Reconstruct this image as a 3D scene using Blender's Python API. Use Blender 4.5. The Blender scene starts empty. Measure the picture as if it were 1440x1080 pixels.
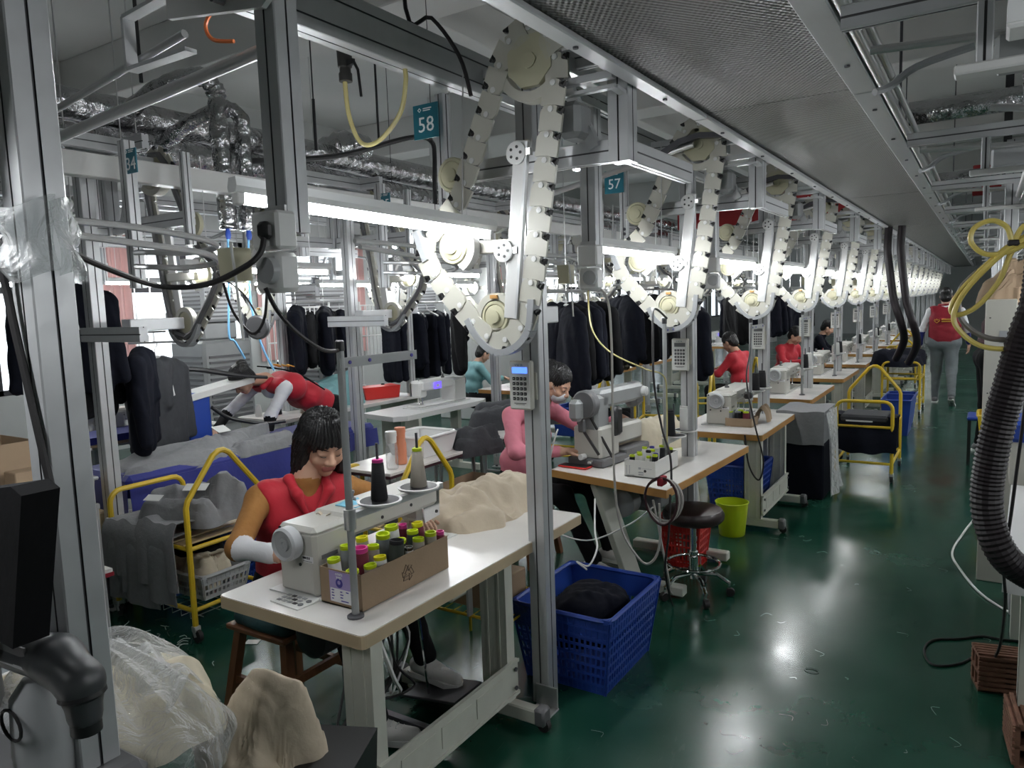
import bpy, math, random
import numpy as np
from mathutils import Vector, Matrix

# ------------------------------------------------------------------ camera, world, light, exposure
SC = bpy.context.scene
COL = SC.collection
cam_d = bpy.data.cameras.new('camera')
cam_d.sensor_width = 36.0
cam_d.lens = 26.0
cam_d.clip_start = 0.02
cam_d.clip_end = 200
cam = bpy.data.objects.new('camera', cam_d)
COL.objects.link(cam)
CM = Matrix(((0.84318037, -0.03033677, 0.5367742, 0.0),
             (0.5365687, 0.11020976, -0.83662885, 0.0),
             (-0.03377714, 0.99344526, 0.10920447, 1.72),
             (0, 0, 0, 1)))
cam.matrix_world = CM
SC.camera = cam
SC.view_settings.view_transform = 'Standard'
SC.view_settings.look = 'None'
SC.view_settings.gamma = 1.0
SC.view_settings.use_curve_mapping = False
SC.view_settings.exposure = 1.0
SC.cycles.max_bounces = 7
SC.cycles.diffuse_bounces = 4
SC.cycles.glossy_bounces = 4
SC.cycles.transparent_max_bounces = 10
SC.cycles.sample_clamp_indirect = 6.0
SC.cycles.caustics_reflective = False
SC.cycles.caustics_refractive = False
TUBE_POWER = 46.0
BULB_POWER = 60.0
W = bpy.data.worlds.new('daylight')
SC.world = W
W.use_nodes = True
W.node_tree.nodes['Background'].inputs[0].default_value = (0.86, 0.93, 1.0, 1)
W.node_tree.nodes['Background'].inputs[1].default_value = 1.7

R = math.radians
RND = random.Random(7)
NPR = np.random.RandomState(3)
ORD = ['first', 'second', 'third', 'fourth', 'fifth', 'sixth', 'seventh', 'eighth', 'ninth', 'tenth', 'eleventh', 'twelfth',
       'thirteenth', 'fourteenth', 'fifteenth', 'sixteenth', 'seventeenth', 'eighteenth', 'nineteenth', 'twentieth']

# ------------------------------------------------------------------ materials
MATS = {}


def mat(name, col, rough=0.5, metal=0.0, var=0.0, vscale=8.0, bump=0.0, bscale=60.0, emit=None, estr=0.0, coat=0.0, bdist=0.01,
        stretch=(1, 1, 1), rvar=0.0, spec=0.5, sheen=0.0):
    m = bpy.data.materials.new(name)
    m.use_nodes = True
    nt = m.node_tree
    b = nt.nodes['Principled BSDF']
    b.inputs['Base Color'].default_value = (*col, 1)
    b.inputs['Roughness'].default_value = rough
    b.inputs['Metallic'].default_value = metal
    b.inputs['Specular IOR Level'].default_value = spec
    if coat:
        b.inputs['Coat Weight'].default_value = coat
    if sheen:
        b.inputs['Sheen Weight'].default_value = sheen
    if emit:
        b.inputs['Emission Color'].default_value = (*emit, 1)
        b.inputs['Emission Strength'].default_value = estr
    if var or bump or rvar:
        tc = nt.nodes.new('ShaderNodeTexCoord')
        mp = nt.nodes.new('ShaderNodeMapping')
        mp.inputs['Scale'].default_value = stretch
        nt.links.new(tc.outputs['Object'], mp.inputs[0])
    if var or rvar:
        n = nt.nodes.new('ShaderNodeTexNoise')
        n.inputs['Scale'].default_value = vscale
        n.inputs['Detail'].default_value = 5
        nt.links.new(mp.outputs[0], n.inputs['Vector'])
    if var:
        r = nt.nodes.new('ShaderNodeMapRange')
        r.inputs[1].default_value = 0.25
        r.inputs[2].default_value = 0.75
        r.inputs[3].default_value = 1 - var
        r.inputs[4].default_value = 1 + var
        nt.links.new(n.outputs[0], r.inputs[0])
        mx = nt.nodes.new('ShaderNodeVectorMath')
        mx.operation = 'SCALE'
        mx.inputs[0].default_value = col
        nt.links.new(r.outputs[0], mx.inputs['Scale'])
        nt.links.new(mx.outputs[0], b.inputs['Base Color'])
    if rvar:
        r2 = nt.nodes.new('ShaderNodeMapRange')
        r2.inputs[1].default_value = 0.3
        r2.inputs[2].default_value = 0.7
        r2.inputs[3].default_value = max(0.02, rough - rvar)
        r2.inputs[4].default_value = rough + rvar
        nt.links.new(n.outputs[0], r2.inputs[0])
        nt.links.new(r2.outputs[0], b.inputs['Roughness'])
    if bump:
        n2 = nt.nodes.new('ShaderNodeTexNoise')
        n2.inputs['Scale'].default_value = bscale
        n2.inputs['Detail'].default_value = 4
        nt.links.new(mp.outputs[0], n2.inputs['Vector'])
        bp = nt.nodes.new('ShaderNodeBump')
        bp.inputs['Strength'].default_value = bump
        bp.inputs['Distance'].default_value = bdist
        nt.links.new(n2.outputs[0], bp.inputs['Height'])
        nt.links.new(bp.outputs[0], b.inputs['Normal'])
    MATS[name] = m
    return m


M = MATS
mat('aluminium', (0.52, 0.53, 0.54), 0.36, 0.35, var=0.06, vscale=14, rvar=0.06)
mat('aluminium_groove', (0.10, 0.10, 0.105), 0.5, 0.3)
mat('steel', (0.58, 0.58, 0.58), 0.28, 0.7)
mat('chrome', (0.75, 0.75, 0.75), 0.08, 1.0)
mat('dark_steel', (0.10, 0.10, 0.11), 0.45, 0.6, var=0.1)
mat('cream_plastic', (0.50, 0.49, 0.43), 0.35, var=0.04, vscale=5)
mat('cream_disc', (0.50, 0.48, 0.34), 0.35, var=0.04, vscale=6)
mat('white_plastic', (0.68, 0.68, 0.67), 0.35)
mat('white_paint', (0.58, 0.58, 0.57), 0.4, var=0.04)
mat('light_housing', (0.75, 0.76, 0.76), 0.35)
mat('tube_glow', (0.9, 0.9, 0.9), 0.4, emit=(0.95, 0.98, 1.0), estr=TUBE_POWER)
mat('bulb_glow', (0.9, 0.9, 0.9), 0.4, emit=(0.95, 0.98, 1.0), estr=BULB_POWER)
mat('laminate', (0.74, 0.72, 0.69), 0.22, var=0.03, vscale=6, rvar=0.05)
mat('table_edge', (0.52, 0.41, 0.27), 0.5, var=0.08, vscale=6)
mat('orange_edge', (0.46, 0.24, 0.075), 0.4, var=0.1, vscale=5)
mat('ivory_paint', (0.60, 0.60, 0.53), 0.45, var=0.06, vscale=9, bump=0.05, bscale=30)
mat('machine_grey', (0.50, 0.49, 0.45), 0.32, var=0.04, vscale=5)
mat('machine_white', (0.72, 0.72, 0.70), 0.3)
mat('machine_dark', (0.13, 0.13, 0.135), 0.4)
mat('black_plastic', (0.012, 0.012, 0.013), 0.4)
mat('black_rubber', (0.012, 0.010, 0.011), 0.55)
mat('hose_black', (0.014, 0.010, 0.012), 0.5, spec=0.3)
mat('grey_plastic', (0.33, 0.34, 0.35), 0.45)
mat('dark_grey_plastic', (0.055, 0.058, 0.062), 0.38, var=0.1)
mat('grey_paint', (0.30, 0.31, 0.31), 0.45, 0.2, var=0.06)
mat('bin_grey', (0.42, 0.43, 0.44), 0.4)
mat('blue_plastic', (0.018, 0.055, 0.30), 0.32, var=0.05)
mat('blue_cloth', (0.016, 0.022, 0.19), 0.75, var=0.1, vscale=6, bump=0.2, bscale=25, sheen=0.2)
mat('yellow_paint', (0.62, 0.43, 0.025), 0.35, var=0.08, vscale=10)
mat('yellow_hose', (0.62, 0.50, 0.13), 0.35)
mat('clear_hose', (0.55, 0.48, 0.22), 0.25)
mat('grey_hose', (0.16, 0.15, 0.14), 0.4)
mat('white_cable', (0.68, 0.68, 0.66), 0.4)
mat('grey_cable', (0.42, 0.40, 0.37), 0.45)
mat('orange_cable', (0.65, 0.16, 0.04), 0.45)
mat('blue_cable', (0.15, 0.38, 0.62), 0.4)
mat('cardboard', (0.29, 0.205, 0.13), 0.8, var=0.07, vscale=10, bump=0.06, bscale=120)
mat('carton_white', (0.66, 0.66, 0.63), 0.6)
mat('label_violet', (0.36, 0.29, 0.55), 0.5)
mat('label_white', (0.75, 0.75, 0.76), 0.5)
mat('ink', (0.02, 0.018, 0.018), 0.6)
mat('ink_and_shade_brown', (0.055, 0.035, 0.025), 0.7)
mat('ink_blue', (0.06, 0.05, 0.30), 0.5)
mat('gold', (0.72, 0.40, 0.05), 0.5)
mat('sign_teal', (0.018, 0.14, 0.19), 0.4)
mat('sign_white', (0.8, 0.82, 0.82), 0.5)
mat('screen_blue', (0.05, 0.1, 0.6), 0.3, emit=(0.08, 0.2, 1.0), estr=1.1)
mat('screen_violet', (0.05, 0.03, 0.3), 0.3, emit=(0.12, 0.08, 0.75), estr=1.0)
mat('navy_cloth', (0.005, 0.006, 0.012), 0.9, var=0.15, vscale=30, bump=0.15, bscale=40, spec=0.2)
mat('black_cloth', (0.005, 0.005, 0.006), 0.85, var=0.15, bump=0.15, bscale=40, spec=0.2)
mat('grey_cloth', (0.21, 0.212, 0.22), 0.85, var=0.08, vscale=25, bump=0.2, bscale=60, sheen=0.1)
mat('charcoal_cloth', (0.035, 0.037, 0.042), 0.9, var=0.1, vscale=25, bump=0.2, bscale=60)
mat('beige_cloth', (0.52, 0.44, 0.33), 0.85, var=0.06, vscale=12, bump=0.18, bscale=50, sheen=0.1)
mat('cream_cloth', (0.56, 0.50, 0.38), 0.8, var=0.05, vscale=12, bump=0.15, bscale=40)
mat('white_cloth', (0.66, 0.66, 0.68), 0.8, var=0.04, vscale=12, bump=0.15, bscale=40)
mat('red_cloth', (0.44, 0.008, 0.022), 0.7, var=0.08, vscale=14, bump=0.2, bscale=30, sheen=0.1)
mat('dark_red_cloth', (0.24, 0.006, 0.018), 0.75, var=0.1, vscale=14, bump=0.2, bscale=30)
mat('maroon_cloth', (0.035, 0.008, 0.012), 0.8, var=0.1)
mat('mustard_cloth', (0.31, 0.14, 0.035), 0.85, var=0.08, vscale=20, bump=0.2, bscale=50)
mat('pink_cloth', (0.60, 0.19, 0.25), 0.8, var=0.06, vscale=14, bump=0.2, bscale=40)
mat('denim_cloth', (0.16, 0.18, 0.19), 0.85, var=0.12, vscale=10, bump=0.2, bscale=60)
mat('teal_cloth', (0.20, 0.40, 0.42), 0.8)
mat('green_cushion', (0.012, 0.045, 0.048), 0.6, var=0.2, vscale=20, bump=0.3, bscale=30)
mat('leather', (0.025, 0.014, 0.014), 0.3)
mat('skin', (0.50, 0.29, 0.20), 0.5, var=0.05, vscale=10)
mat('lip', (0.34, 0.11, 0.09), 0.45)
mat('hair', (0.006, 0.0055, 0.006), 0.42, bump=0.5, bscale=70, stretch=(1, 1, 0.12))
mat('eye_white', (0.7, 0.7, 0.68), 0.3)
mat('mask_white', (0.60, 0.62, 0.66), 0.7)
mat('mask_blue', (0.20, 0.50, 0.66), 0.7, bump=0.1)
mat('shoe_white', (0.66, 0.64, 0.62), 0.5, var=0.04)
mat('stool_wood', (0.15, 0.062, 0.025), 0.45, var=0.25, vscale=6, stretch=(6, 6, 1))
mat('pale_wood', (0.50, 0.38, 0.22), 0.5, var=0.1, vscale=5)
mat('foil', (0.48, 0.48, 0.49), 0.17, 1.0, var=0.2, vscale=5, bump=1.0, bscale=9, bdist=0.05)
mat('black_pipe', (0.02, 0.02, 0.022), 0.5)
mat('iron_pipe', (0.07, 0.068, 0.066), 0.45, 0.5, var=0.2)
mat('ceiling_paint', (0.60, 0.60, 0.585), 0.9, var=0.03, vscale=1.5)
mat('wall_paint', (0.52, 0.53, 0.52), 0.85, var=0.04, vscale=2)
mat('window_frame', (0.045, 0.045, 0.05), 0.5, 0.3)
mat('curtain_pink', (0.65, 0.40, 0.38), 0.85)
mat('red_paint', (0.30, 0.012, 0.015), 0.5)
mat('lime_plastic', (0.50, 0.62, 0.015), 0.35)
mat('yellow_rim', (0.66, 0.62, 0.02), 0.35)
mat('magenta_plastic', (0.62, 0.05, 0.28), 0.35)
mat('thread_black', (0.008, 0.008, 0.010), 0.8, bump=0.3, bscale=200, stretch=(0.2, 0.2, 3))
mat('thread_beige', (0.40, 0.36, 0.30), 0.8, bump=0.3, bscale=200, stretch=(0.2, 0.2, 3))
mat('thread_white', (0.70, 0.70, 0.68), 0.8)
mat('thread_grey', (0.25, 0.28, 0.29), 0.8)
mat('thread_maroon', (0.16, 0.02, 0.04), 0.75)
mat('thread_olive', (0.035, 0.045, 0.035), 0.8)
mat('orange_plastic', (0.68, 0.25, 0.14), 0.4)
mat('red_plastic', (0.55, 0.025, 0.02), 0.4)
mat('brick', (0.20, 0.095, 0.06), 0.9, var=0.25, vscale=25, bump=0.3)
mat('paper', (0.72, 0.72, 0.70), 0.7)
mat('lint', (0.45, 0.46, 0.46), 0.9)


def node_mats():
    # green epoxy floor: clear coat over a green coat with scuffs and dust
    m = bpy.data.materials.new('epoxy_floor')
    m.use_nodes = True
    nt = m.node_tree
    b = nt.nodes['Principled BSDF']
    tc = nt.nodes.new('ShaderNodeTexCoord')
    n = nt.nodes.new('ShaderNodeTexNoise')
    n.inputs['Scale'].default_value = 1.3
    n.inputs['Detail'].default_value = 8
    n.inputs['Roughness'].default_value = 0.62
    nt.links.new(tc.outputs['Object'], n.inputs['Vector'])
    cr_ = nt.nodes.new('ShaderNodeValToRGB')
    cr_.color_ramp.elements[0].position = 0.3
    cr_.color_ramp.elements[0].color = (0.005, 0.044, 0.026, 1)
    cr_.color_ramp.elements[1].position = 0.75
    cr_.color_ramp.elements[1].color = (0.014, 0.070, 0.045, 1)
    nt.links.new(n.outputs[0], cr_.inputs[0])
    # scratches: stretched thin noise
    mp = nt.nodes.new('ShaderNodeMapping')
    mp.inputs['Scale'].default_value = (14, 2.2, 1)
    mp.inputs['Rotation'].default_value = (0, 0, 0.5)
    nt.links.new(tc.outputs['Object'], mp.inputs[0])
    w = nt.nodes.new('ShaderNodeTexNoise')
    w.inputs['Scale'].default_value = 2.2
    w.inputs['Detail'].default_value = 9
    w.inputs['Distortion'].default_value = 2.5
    nt.links.new(mp.outputs[0], w.inputs['Vector'])
    sr = nt.nodes.new('ShaderNodeMapRange')
    sr.inputs[1].default_value = 0.66
    sr.inputs[2].default_value = 0.72
    nt.links.new(w.outputs[0], sr.inputs[0])
    mx = nt.nodes.new('ShaderNodeMix')
    mx.data_type = 'RGBA'
    mx.inputs[7].default_value = (0.10, 0.15, 0.12, 1)
    ml = nt.nodes.new('ShaderNodeMath')
    ml.operation = 'MULTIPLY'
    ml.inputs[1].default_value = 0.10
    nt.links.new(sr.outputs[0], ml.inputs[0])
    nt.links.new(ml.outputs[0], mx.inputs[0])
    nt.links.new(cr_.outputs[0], mx.inputs[6])
    nt.links.new(mx.outputs[2], b.inputs['Base Color'])
    rr = nt.nodes.new('ShaderNodeMapRange')
    rr.inputs[1].default_value = 0.3
    rr.inputs[2].default_value = 0.7
    rr.inputs[3].default_value = 0.13
    rr.inputs[4].default_value = 0.30
    nt.links.new(n.outputs[0], rr.inputs[0])
    nt.links.new(rr.outputs[0], b.inputs['Roughness'])
    n3 = nt.nodes.new('ShaderNodeTexNoise')
    n3.inputs['Scale'].default_value = 3.0
    n3.inputs['Detail'].default_value = 2
    nt.links.new(tc.outputs['Object'], n3.inputs['Vector'])
    bp = nt.nodes.new('ShaderNodeBump')
    bp.inputs['Strength'].default_value = 0.12
    bp.inputs['Distance'].default_value = 0.02
    nt.links.new(n3.outputs[0], bp.inputs['Height'])
    nt.links.new(bp.outputs[0], b.inputs['Normal'])
    MATS['epoxy_floor'] = m
    # embossed metal sheet of the overhead tray: real little dimples as bump
    m = bpy.data.materials.new('embossed_sheet')
    m.use_nodes = True
    nt = m.node_tree
    b = nt.nodes['Principled BSDF']
    b.inputs['Base Color'].default_value = (0.15, 0.147, 0.14, 1)
    b.inputs['Metallic'].default_value = 0.65
    b.inputs['Roughness'].default_value = 0.38
    tc = nt.nodes.new('ShaderNodeTexCoord')
    sep = nt.nodes.new('ShaderNodeSeparateXYZ')
    nt.links.new(tc.outputs['Object'], sep.inputs[0])
    outs = []
    for ax, k in ((0, 330.0), (1, 230.0)):
        q = nt.nodes.new('ShaderNodeMath')
        q.operation = 'MULTIPLY'
        q.inputs[1].default_value = k
        nt.links.new(sep.outputs[ax], q.inputs[0])
        s = nt.nodes.new('ShaderNodeMath')
        s.operation = 'SINE'
        nt.links.new(q.outputs[0], s.inputs[0])
        outs.append(s)
    a = nt.nodes.new('ShaderNodeMath')
    a.operation = 'MULTIPLY'
    nt.links.new(outs[0].outputs[0], a.inputs[0])
    nt.links.new(outs[1].outputs[0], a.inputs[1])
    bp = nt.nodes.new('ShaderNodeBump')
    bp.inputs['Strength'].default_value = 1.0
    bp.inputs['Distance'].default_value = 0.004
    nt.links.new(a.outputs[0], bp.inputs['Height'])
    nt.links.new(bp.outputs[0], b.inputs['Normal'])
    MATS['embossed_sheet'] = m
    # thin clear film
    for nm, base, lo, hi in (('clear_film', (0.9, 0.9, 0.9), 0.10, 0.62), ('clear_plastic', (0.8, 0.8, 0.8), 0.10, 0.45)):
        m = bpy.data.materials.new(nm)
        m.use_nodes = True
        nt = m.node_tree
        for x in list(nt.nodes):
            nt.nodes.remove(x)
        out = nt.nodes.new('ShaderNodeOutputMaterial')
        tr = nt.nodes.new('ShaderNodeBsdfTransparent')
        tr.inputs[0].default_value = (0.93, 0.94, 0.94, 1)
        gl = nt.nodes.new('ShaderNodeBsdfPrincipled')
        gl.inputs['Base Color'].default_value = (*base, 1)
        gl.inputs['Roughness'].default_value = 0.07
        lw = nt.nodes.new('ShaderNodeLayerWeight')
        lw.inputs[0].default_value = 0.35
        mr = nt.nodes.new('ShaderNodeMapRange')
        mr.inputs[3].default_value = lo
        mr.inputs[4].default_value = hi
        nt.links.new(lw.outputs['Facing'], mr.inputs[0])
        mx = nt.nodes.new('ShaderNodeMixShader')
        nt.links.new(mr.outputs[0], mx.inputs[0])
        nt.links.new(tr.outputs[0], mx.inputs[1])
        nt.links.new(gl.outputs[0], mx.inputs[2])
        n = nt.nodes.new('ShaderNodeTexNoise')
        n.inputs['Scale'].default_value = 13
        n.inputs['Detail'].default_value = 6
        n.inputs['Distortion'].default_value = 1.5
        tc = nt.nodes.new('ShaderNodeTexCoord')
        nt.links.new(tc.outputs['Object'], n.inputs['Vector'])
        bp = nt.nodes.new('ShaderNodeBump')
        bp.inputs['Strength'].default_value = 0.9
        bp.inputs['Distance'].default_value = 0.03
        nt.links.new(n.outputs[0], bp.inputs['Height'])
        nt.links.new(bp.outputs[0], gl.inputs['Normal'])
        nt.links.new(bp.outputs[0], lw.inputs['Normal'])
        nt.links.new(mx.outputs[0], out.inputs[0])
        MATS[nm] = m
    # plaid shirt cloth: woven bands
    m = bpy.data.materials.new('plaid_cloth')
    m.use_nodes = True
    nt = m.node_tree
    b = nt.nodes['Principled BSDF']
    b.inputs['Roughness'].default_value = 0.85
    tc = nt.nodes.new('ShaderNodeTexCoord')
    ws = []
    for d in ('Y', 'Z'):
        wv = nt.nodes.new('ShaderNodeTexWave')
        wv.bands_direction = d
        wv.inputs['Scale'].default_value = 6.0
        nt.links.new(tc.outputs['Object'], wv.inputs['Vector'])
        ws.append(wv)
    ad = nt.nodes.new('ShaderNodeMath')
    ad.operation = 'ADD'
    nt.links.new(ws[0].outputs['Fac'], ad.inputs[0])
    nt.links.new(ws[1].outputs['Fac'], ad.inputs[1])
    rp = nt.nodes.new('ShaderNodeValToRGB')
    rp.color_ramp.interpolation = 'CONSTANT'
    rp.color_ramp.elements[0].color = (0.012, 0.010, 0.009, 1)
    rp.color_ramp.elements[1].position = 0.45
    rp.color_ramp.elements[1].color = (0.10, 0.085, 0.07, 1)
    e = rp.color_ramp.elements.new(0.78)
    e.color = (0.42, 0.38, 0.32, 1)
    dv = nt.nodes.new('ShaderNodeMath')
    dv.operation = 'MULTIPLY'
    dv.inputs[1].default_value = 0.5
    nt.links.new(ad.outputs[0], dv.inputs[0])
    nt.links.new(dv.outputs[0], rp.inputs[0])
    nt.links.new(rp.outputs[0], b.inputs['Base Color'])
    MATS['plaid_cloth'] = m


node_mats()


# ------------------------------------------------------------------ mesh collector
def cr(pts, n=6, closed=False):
    """Catmull-Rom through the points."""
    P = [Vector(p) for p in pts]
    out = []
    N = len(P)
    for i in range(N if closed else N - 1):
        p0 = P[(i - 1) % N] if closed or i > 0 else P[0]
        p1, p2 = P[i], P[(i + 1) % N]
        p3 = P[(i + 2) % N] if closed or i + 2 < N else P[-1]
        for k in range(n):
            t = k / n
            out.append(0.5 * ((2 * p1) + (p2 - p0) * t + (2 * p0 - 5 * p1 + 4 * p2 - p3) * t * t + (3 * p1 - p0 - 3 * p2 + p3) * t ** 3))
    if not closed:
        out.append(P[-1])
    return out


def frame(d, up=(0, 0, 1)):
    d = Vector(d).normalized()
    u = Vector(up)
    if abs(d.dot(u)) > 0.98:
        u = Vector((1, 0, 0)) if abs(d.x) < 0.9 else Vector((0, 1, 0))
    s = d.cross(u).normalized()
    return d, s, s.cross(d).normalized()


class MB:
    def __init__(self):
        self.v, self.f, self.m, self.s, self.mats = [], [], [], [], []

    def mi(self, m):
        m = MATS[m] if isinstance(m, str) else m
        if m not in self.mats:
            self.mats.append(m)
        return self.mats.index(m)

    def add(self, vs, fs, m, smooth=False):
        k = len(self.v)
        i = self.mi(m)
        self.v += [tuple(p) for p in vs]
        for f in fs:
            self.f.append([a + k for a in f])
            self.m.append(i)
            self.s.append(smooth)
        return self

    def box(self, x0, x1, y0, y1, z0, z1, m, ch=0.0):
        return self.obox(((x0 + x1) / 2, (y0 + y1) / 2, (z0 + z1) / 2), (abs(x1 - x0), abs(y1 - y0), abs(z1 - z0)), None, m, ch)

    def obox(self, c, size, rot, m, ch=0.0):
        hx, hy, hz = size[0] / 2, size[1] / 2, size[2] / 2
        ch = min(ch, hx * 0.9, hy * 0.9, hz * 0.9)
        vs, fs = [], []
        if ch <= 0:
            vs = [(sx * hx, sy * hy, sz * hz) for sz in (-1, 1) for sy in (-1, 1) for sx in (-1, 1)]
            fs = [(0, 2, 3, 1), (4, 5, 7, 6), (0, 1, 5, 4), (2, 6, 7, 3), (0, 4, 6, 2), (1, 3, 7, 5)]
        else:
            idx = {}
            for sz in (-1, 1):
                for sy in (-1, 1):
                    for sx in (-1, 1):
                        for a in range(3):
                            p = [sx * hx, sy * hy, sz * hz]
                            for q in range(3):
                                if q != a:
                                    p[q] -= (sx, sy, sz)[q] * ch
                            idx[(sx, sy, sz, a)] = len(vs)
                            vs.append(tuple(p))
            for a in range(3):
                b, c_ = [(1, 2), (2, 0), (0, 1)][a]
                for s in (-1, 1):
                    ring = []
                    for sb, sc in ((-1, -1), (1, -1), (1, 1), (-1, 1)):
                        k = [0, 0, 0]
                        k[a], k[b], k[c_] = s, sb, sc
                        ring.append(idx[(*k, a)])
                    fs.append(ring if s > 0 else ring[::-1])
            for a in range(3):
                b, c_ = [(1, 2), (2, 0), (0, 1)][a]
                for sb in (-1, 1):
                    for sc in (-1, 1):
                        k0, k1 = [0, 0, 0], [0, 0, 0]
                        k0[a], k1[a] = -1, 1
                        k0[b] = k1[b] = sb
                        k0[c_] = k1[c_] = sc
                        q = [idx[(*k0, b)], idx[(*k1, b)], idx[(*k1, c_)], idx[(*k0, c_)]]
                        fs.append(q if sb * sc < 0 else q[::-1])
            for sx in (-1, 1):
                for sy in (-1, 1):
                    for sz in (-1, 1):
                        t = [idx[(sx, sy, sz, a)] for a in range(3)]
                        fs.append(t if sx * sy * sz > 0 else t[::-1])
        c = Vector(c)
        if rot is None:
            vs = [c + Vector(p) for p in vs]
        else:
            vs = [c + rot @ Vector(p) for p in vs]
        return self.add(vs, fs, m)

    def bar(self, p0, p1, w, h, m, up=(0, 0, 1), ch=0.0):
        p0, p1 = Vector(p0), Vector(p1)
        d, s, u = frame(p1 - p0, up)
        rot = Matrix((s, d, u)).transposed()
        return self.obox((p0 + p1) / 2, (w, (p1 - p0).length, h), rot, m, ch)

    def tslot(self, p0, p1, w=0.075, h=None, up=(0, 1, 0), m='aluminium', slots=1):
        """T-slot extrusion: a bar whose four faces carry real grooves."""
        h = h or w
        p0, p1 = Vector(p0), Vector(p1)
        d, s, u = frame(p1 - p0, up)
        prof = []
        g, dp = 0.0062, 0.005

        def side(a, b, n):
            a, b = Vector(a), Vector(b)
            e = (b - a)
            L = e.length
            e.normalize()
            nrm = Vector((e.y, -e.x))
            q = [a + e * 0.003]
            for i in range(n):
                c = a + e * (L * (i + 0.5) / n)
                q += [c - e * g / 2, c - e * g / 2 - nrm * dp, c + e * g / 2 - nrm * dp, c + e * g / 2]
            q.append(b - e * 0.003)
            return q
        hw, hh = w / 2, h / 2
        nw = max(1, int(round(w / 0.066)))
        nh = max(1, int(round(h / 0.066)))
        prof += side((-hw, -hh), (hw, -hh), nw) + side((hw, -hh), (hw, hh), nh) + side((hw, hh), (-hw, hh), nw) + side((-hw, hh), (-hw, -hh), nh)
        n = len(prof)
        vs = [p0 + s * a.x + u * a.y for a in prof] + [p1 + s * a.x + u * a.y for a in prof]
        k = len(self.v)
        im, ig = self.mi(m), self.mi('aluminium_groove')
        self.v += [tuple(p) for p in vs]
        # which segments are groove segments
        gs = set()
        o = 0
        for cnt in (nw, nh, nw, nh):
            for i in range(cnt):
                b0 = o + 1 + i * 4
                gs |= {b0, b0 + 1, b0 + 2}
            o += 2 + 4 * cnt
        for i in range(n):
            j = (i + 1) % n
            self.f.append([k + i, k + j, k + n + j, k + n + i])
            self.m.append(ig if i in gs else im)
            self.s.append(False)
        self.f.append([k + i for i in range(n)][::-1])
        self.f.append([k + n + i for i in range(n)])
        self.m += [im, im]
        self.s += [False, False]
        return self

    def tube(self, pts, r, m, n=8, closed=False, caps=True, smooth=True):
        P = [Vector(p) for p in pts]
        N = len(P)
        rs = r if isinstance(r, (list, tuple)) else [r] * N
        vs, fs = [], []
        prev = None
        for i in range(N):
            if closed:
                t = P[(i + 1) % N] - P[i - 1]
            else:
                t = P[min(i + 1, N - 1)] - P[max(i - 1, 0)]
            if t.length < 1e-9:
                t = Vector((0, 0, 1))
            t.normalize()
            if prev is None:
                _, s, u = frame(t)
            else:
                s = prev - t * prev.dot(t)
                if s.length < 1e-6:
                    _, s, u = frame(t)
                s.normalize()
                u = s.cross(t).normalized()
            prev = s
            for k in range(n):
                a = 2 * math.pi * k / n
                vs.append(P[i] + (s * math.cos(a) + u * math.sin(a)) * rs[i])
        for i in range(N if closed else N - 1):
            j = (i + 1) % N
            for k in range(n):
                q = (k + 1) % n
                fs.append((i * n + k, j * n + k, j * n + q, i * n + q))
        self.add(vs, fs, m, smooth)
        if caps and not closed:
            k0 = len(self.v) - len(vs)
            im = self.mi(m)
            self.f.append([k0 + k for k in range(n)])
            self.f.append([k0 + (N - 1) * n + k for k in range(n)][::-1])
            self.m += [im, im]
            self.s += [False, False]
        return self

    def cyl(self, p0, p1, r, m, r1=None, n=16):
        return self.tube([p0, p1], [r, r if r1 is None else r1], m, n)

    def lathe(self, prof, c, m, axis=(0, 0, 1), n=20, smooth=True):
        """prof: list of (radius, height along axis) from c."""
        c = Vector(c)
        d, s, u = frame(axis)
        vs, fs = [], []
        for r, z in prof:
            for k in range(n):
                a = 2 * math.pi * k / n
                vs.append(c + d * z + (s * math.cos(a) + u * math.sin(a)) * max(r, 1e-4))
        for i in range(len(prof) - 1):
            for k in range(n):
                q = (k + 1) % n
                fs.append((i * n + k, i * n + q, (i + 1) * n + q, (i + 1) * n + k))
        fs.append(tuple(range(n))[::-1])
        fs.append(tuple((len(prof) - 1) * n + k for k in range(n)))
        return self.add(vs, fs, m, smooth)

    def prism(self, poly, o, u, v, d0, d1, m, ch=0.0):
        """A flat outline (poly in u,v axes at o) given thickness from d0 to d1 along u x v."""
        o, u, v = Vector(o), Vector(u).normalized(), Vector(v).normalized()
        w = u.cross(v)
        n = len(poly)
        a0 = sum(poly[i][0] * poly[(i + 1) % n][1] - poly[(i + 1) % n][0] * poly[i][1] for i in range(n))
        if a0 < 0:
            poly = poly[::-1]
        vs = [o + u * a + v * b + w * d0 for a, b in poly] + [o + u * a + v * b + w * d1 for a, b in poly]
        fs = [tuple(range(n))[::-1], tuple(range(n, 2 * n))]
        fs += [(i, (i + 1) % n, n + (i + 1) % n, n + i) for i in range(n)]
        return self.add(vs, fs, m)

    def sheet(self, fn, nu, nv, th, m, smooth=True):
        """A cloth or film: fn(u, v) -> point for u, v in 0..1, with its own thickness th."""
        top = [[Vector(fn(i / nu, j / nv)) for j in range(nv + 1)] for i in range(nu + 1)]
        vs, fs = [], []
        st = nv + 1
        nrm = []
        for i in range(nu + 1):
            for j in range(nv + 1):
                du = top[min(i + 1, nu)][j] - top[max(i - 1, 0)][j]
                dv = top[i][min(j + 1, nv)] - top[i][max(j - 1, 0)]
                nn = du.cross(dv)
                nrm.append(nn.normalized() if nn.length > 1e-12 else Vector((0, 0, 1)))
                vs.append(top[i][j])
        N = len(vs)
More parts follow.
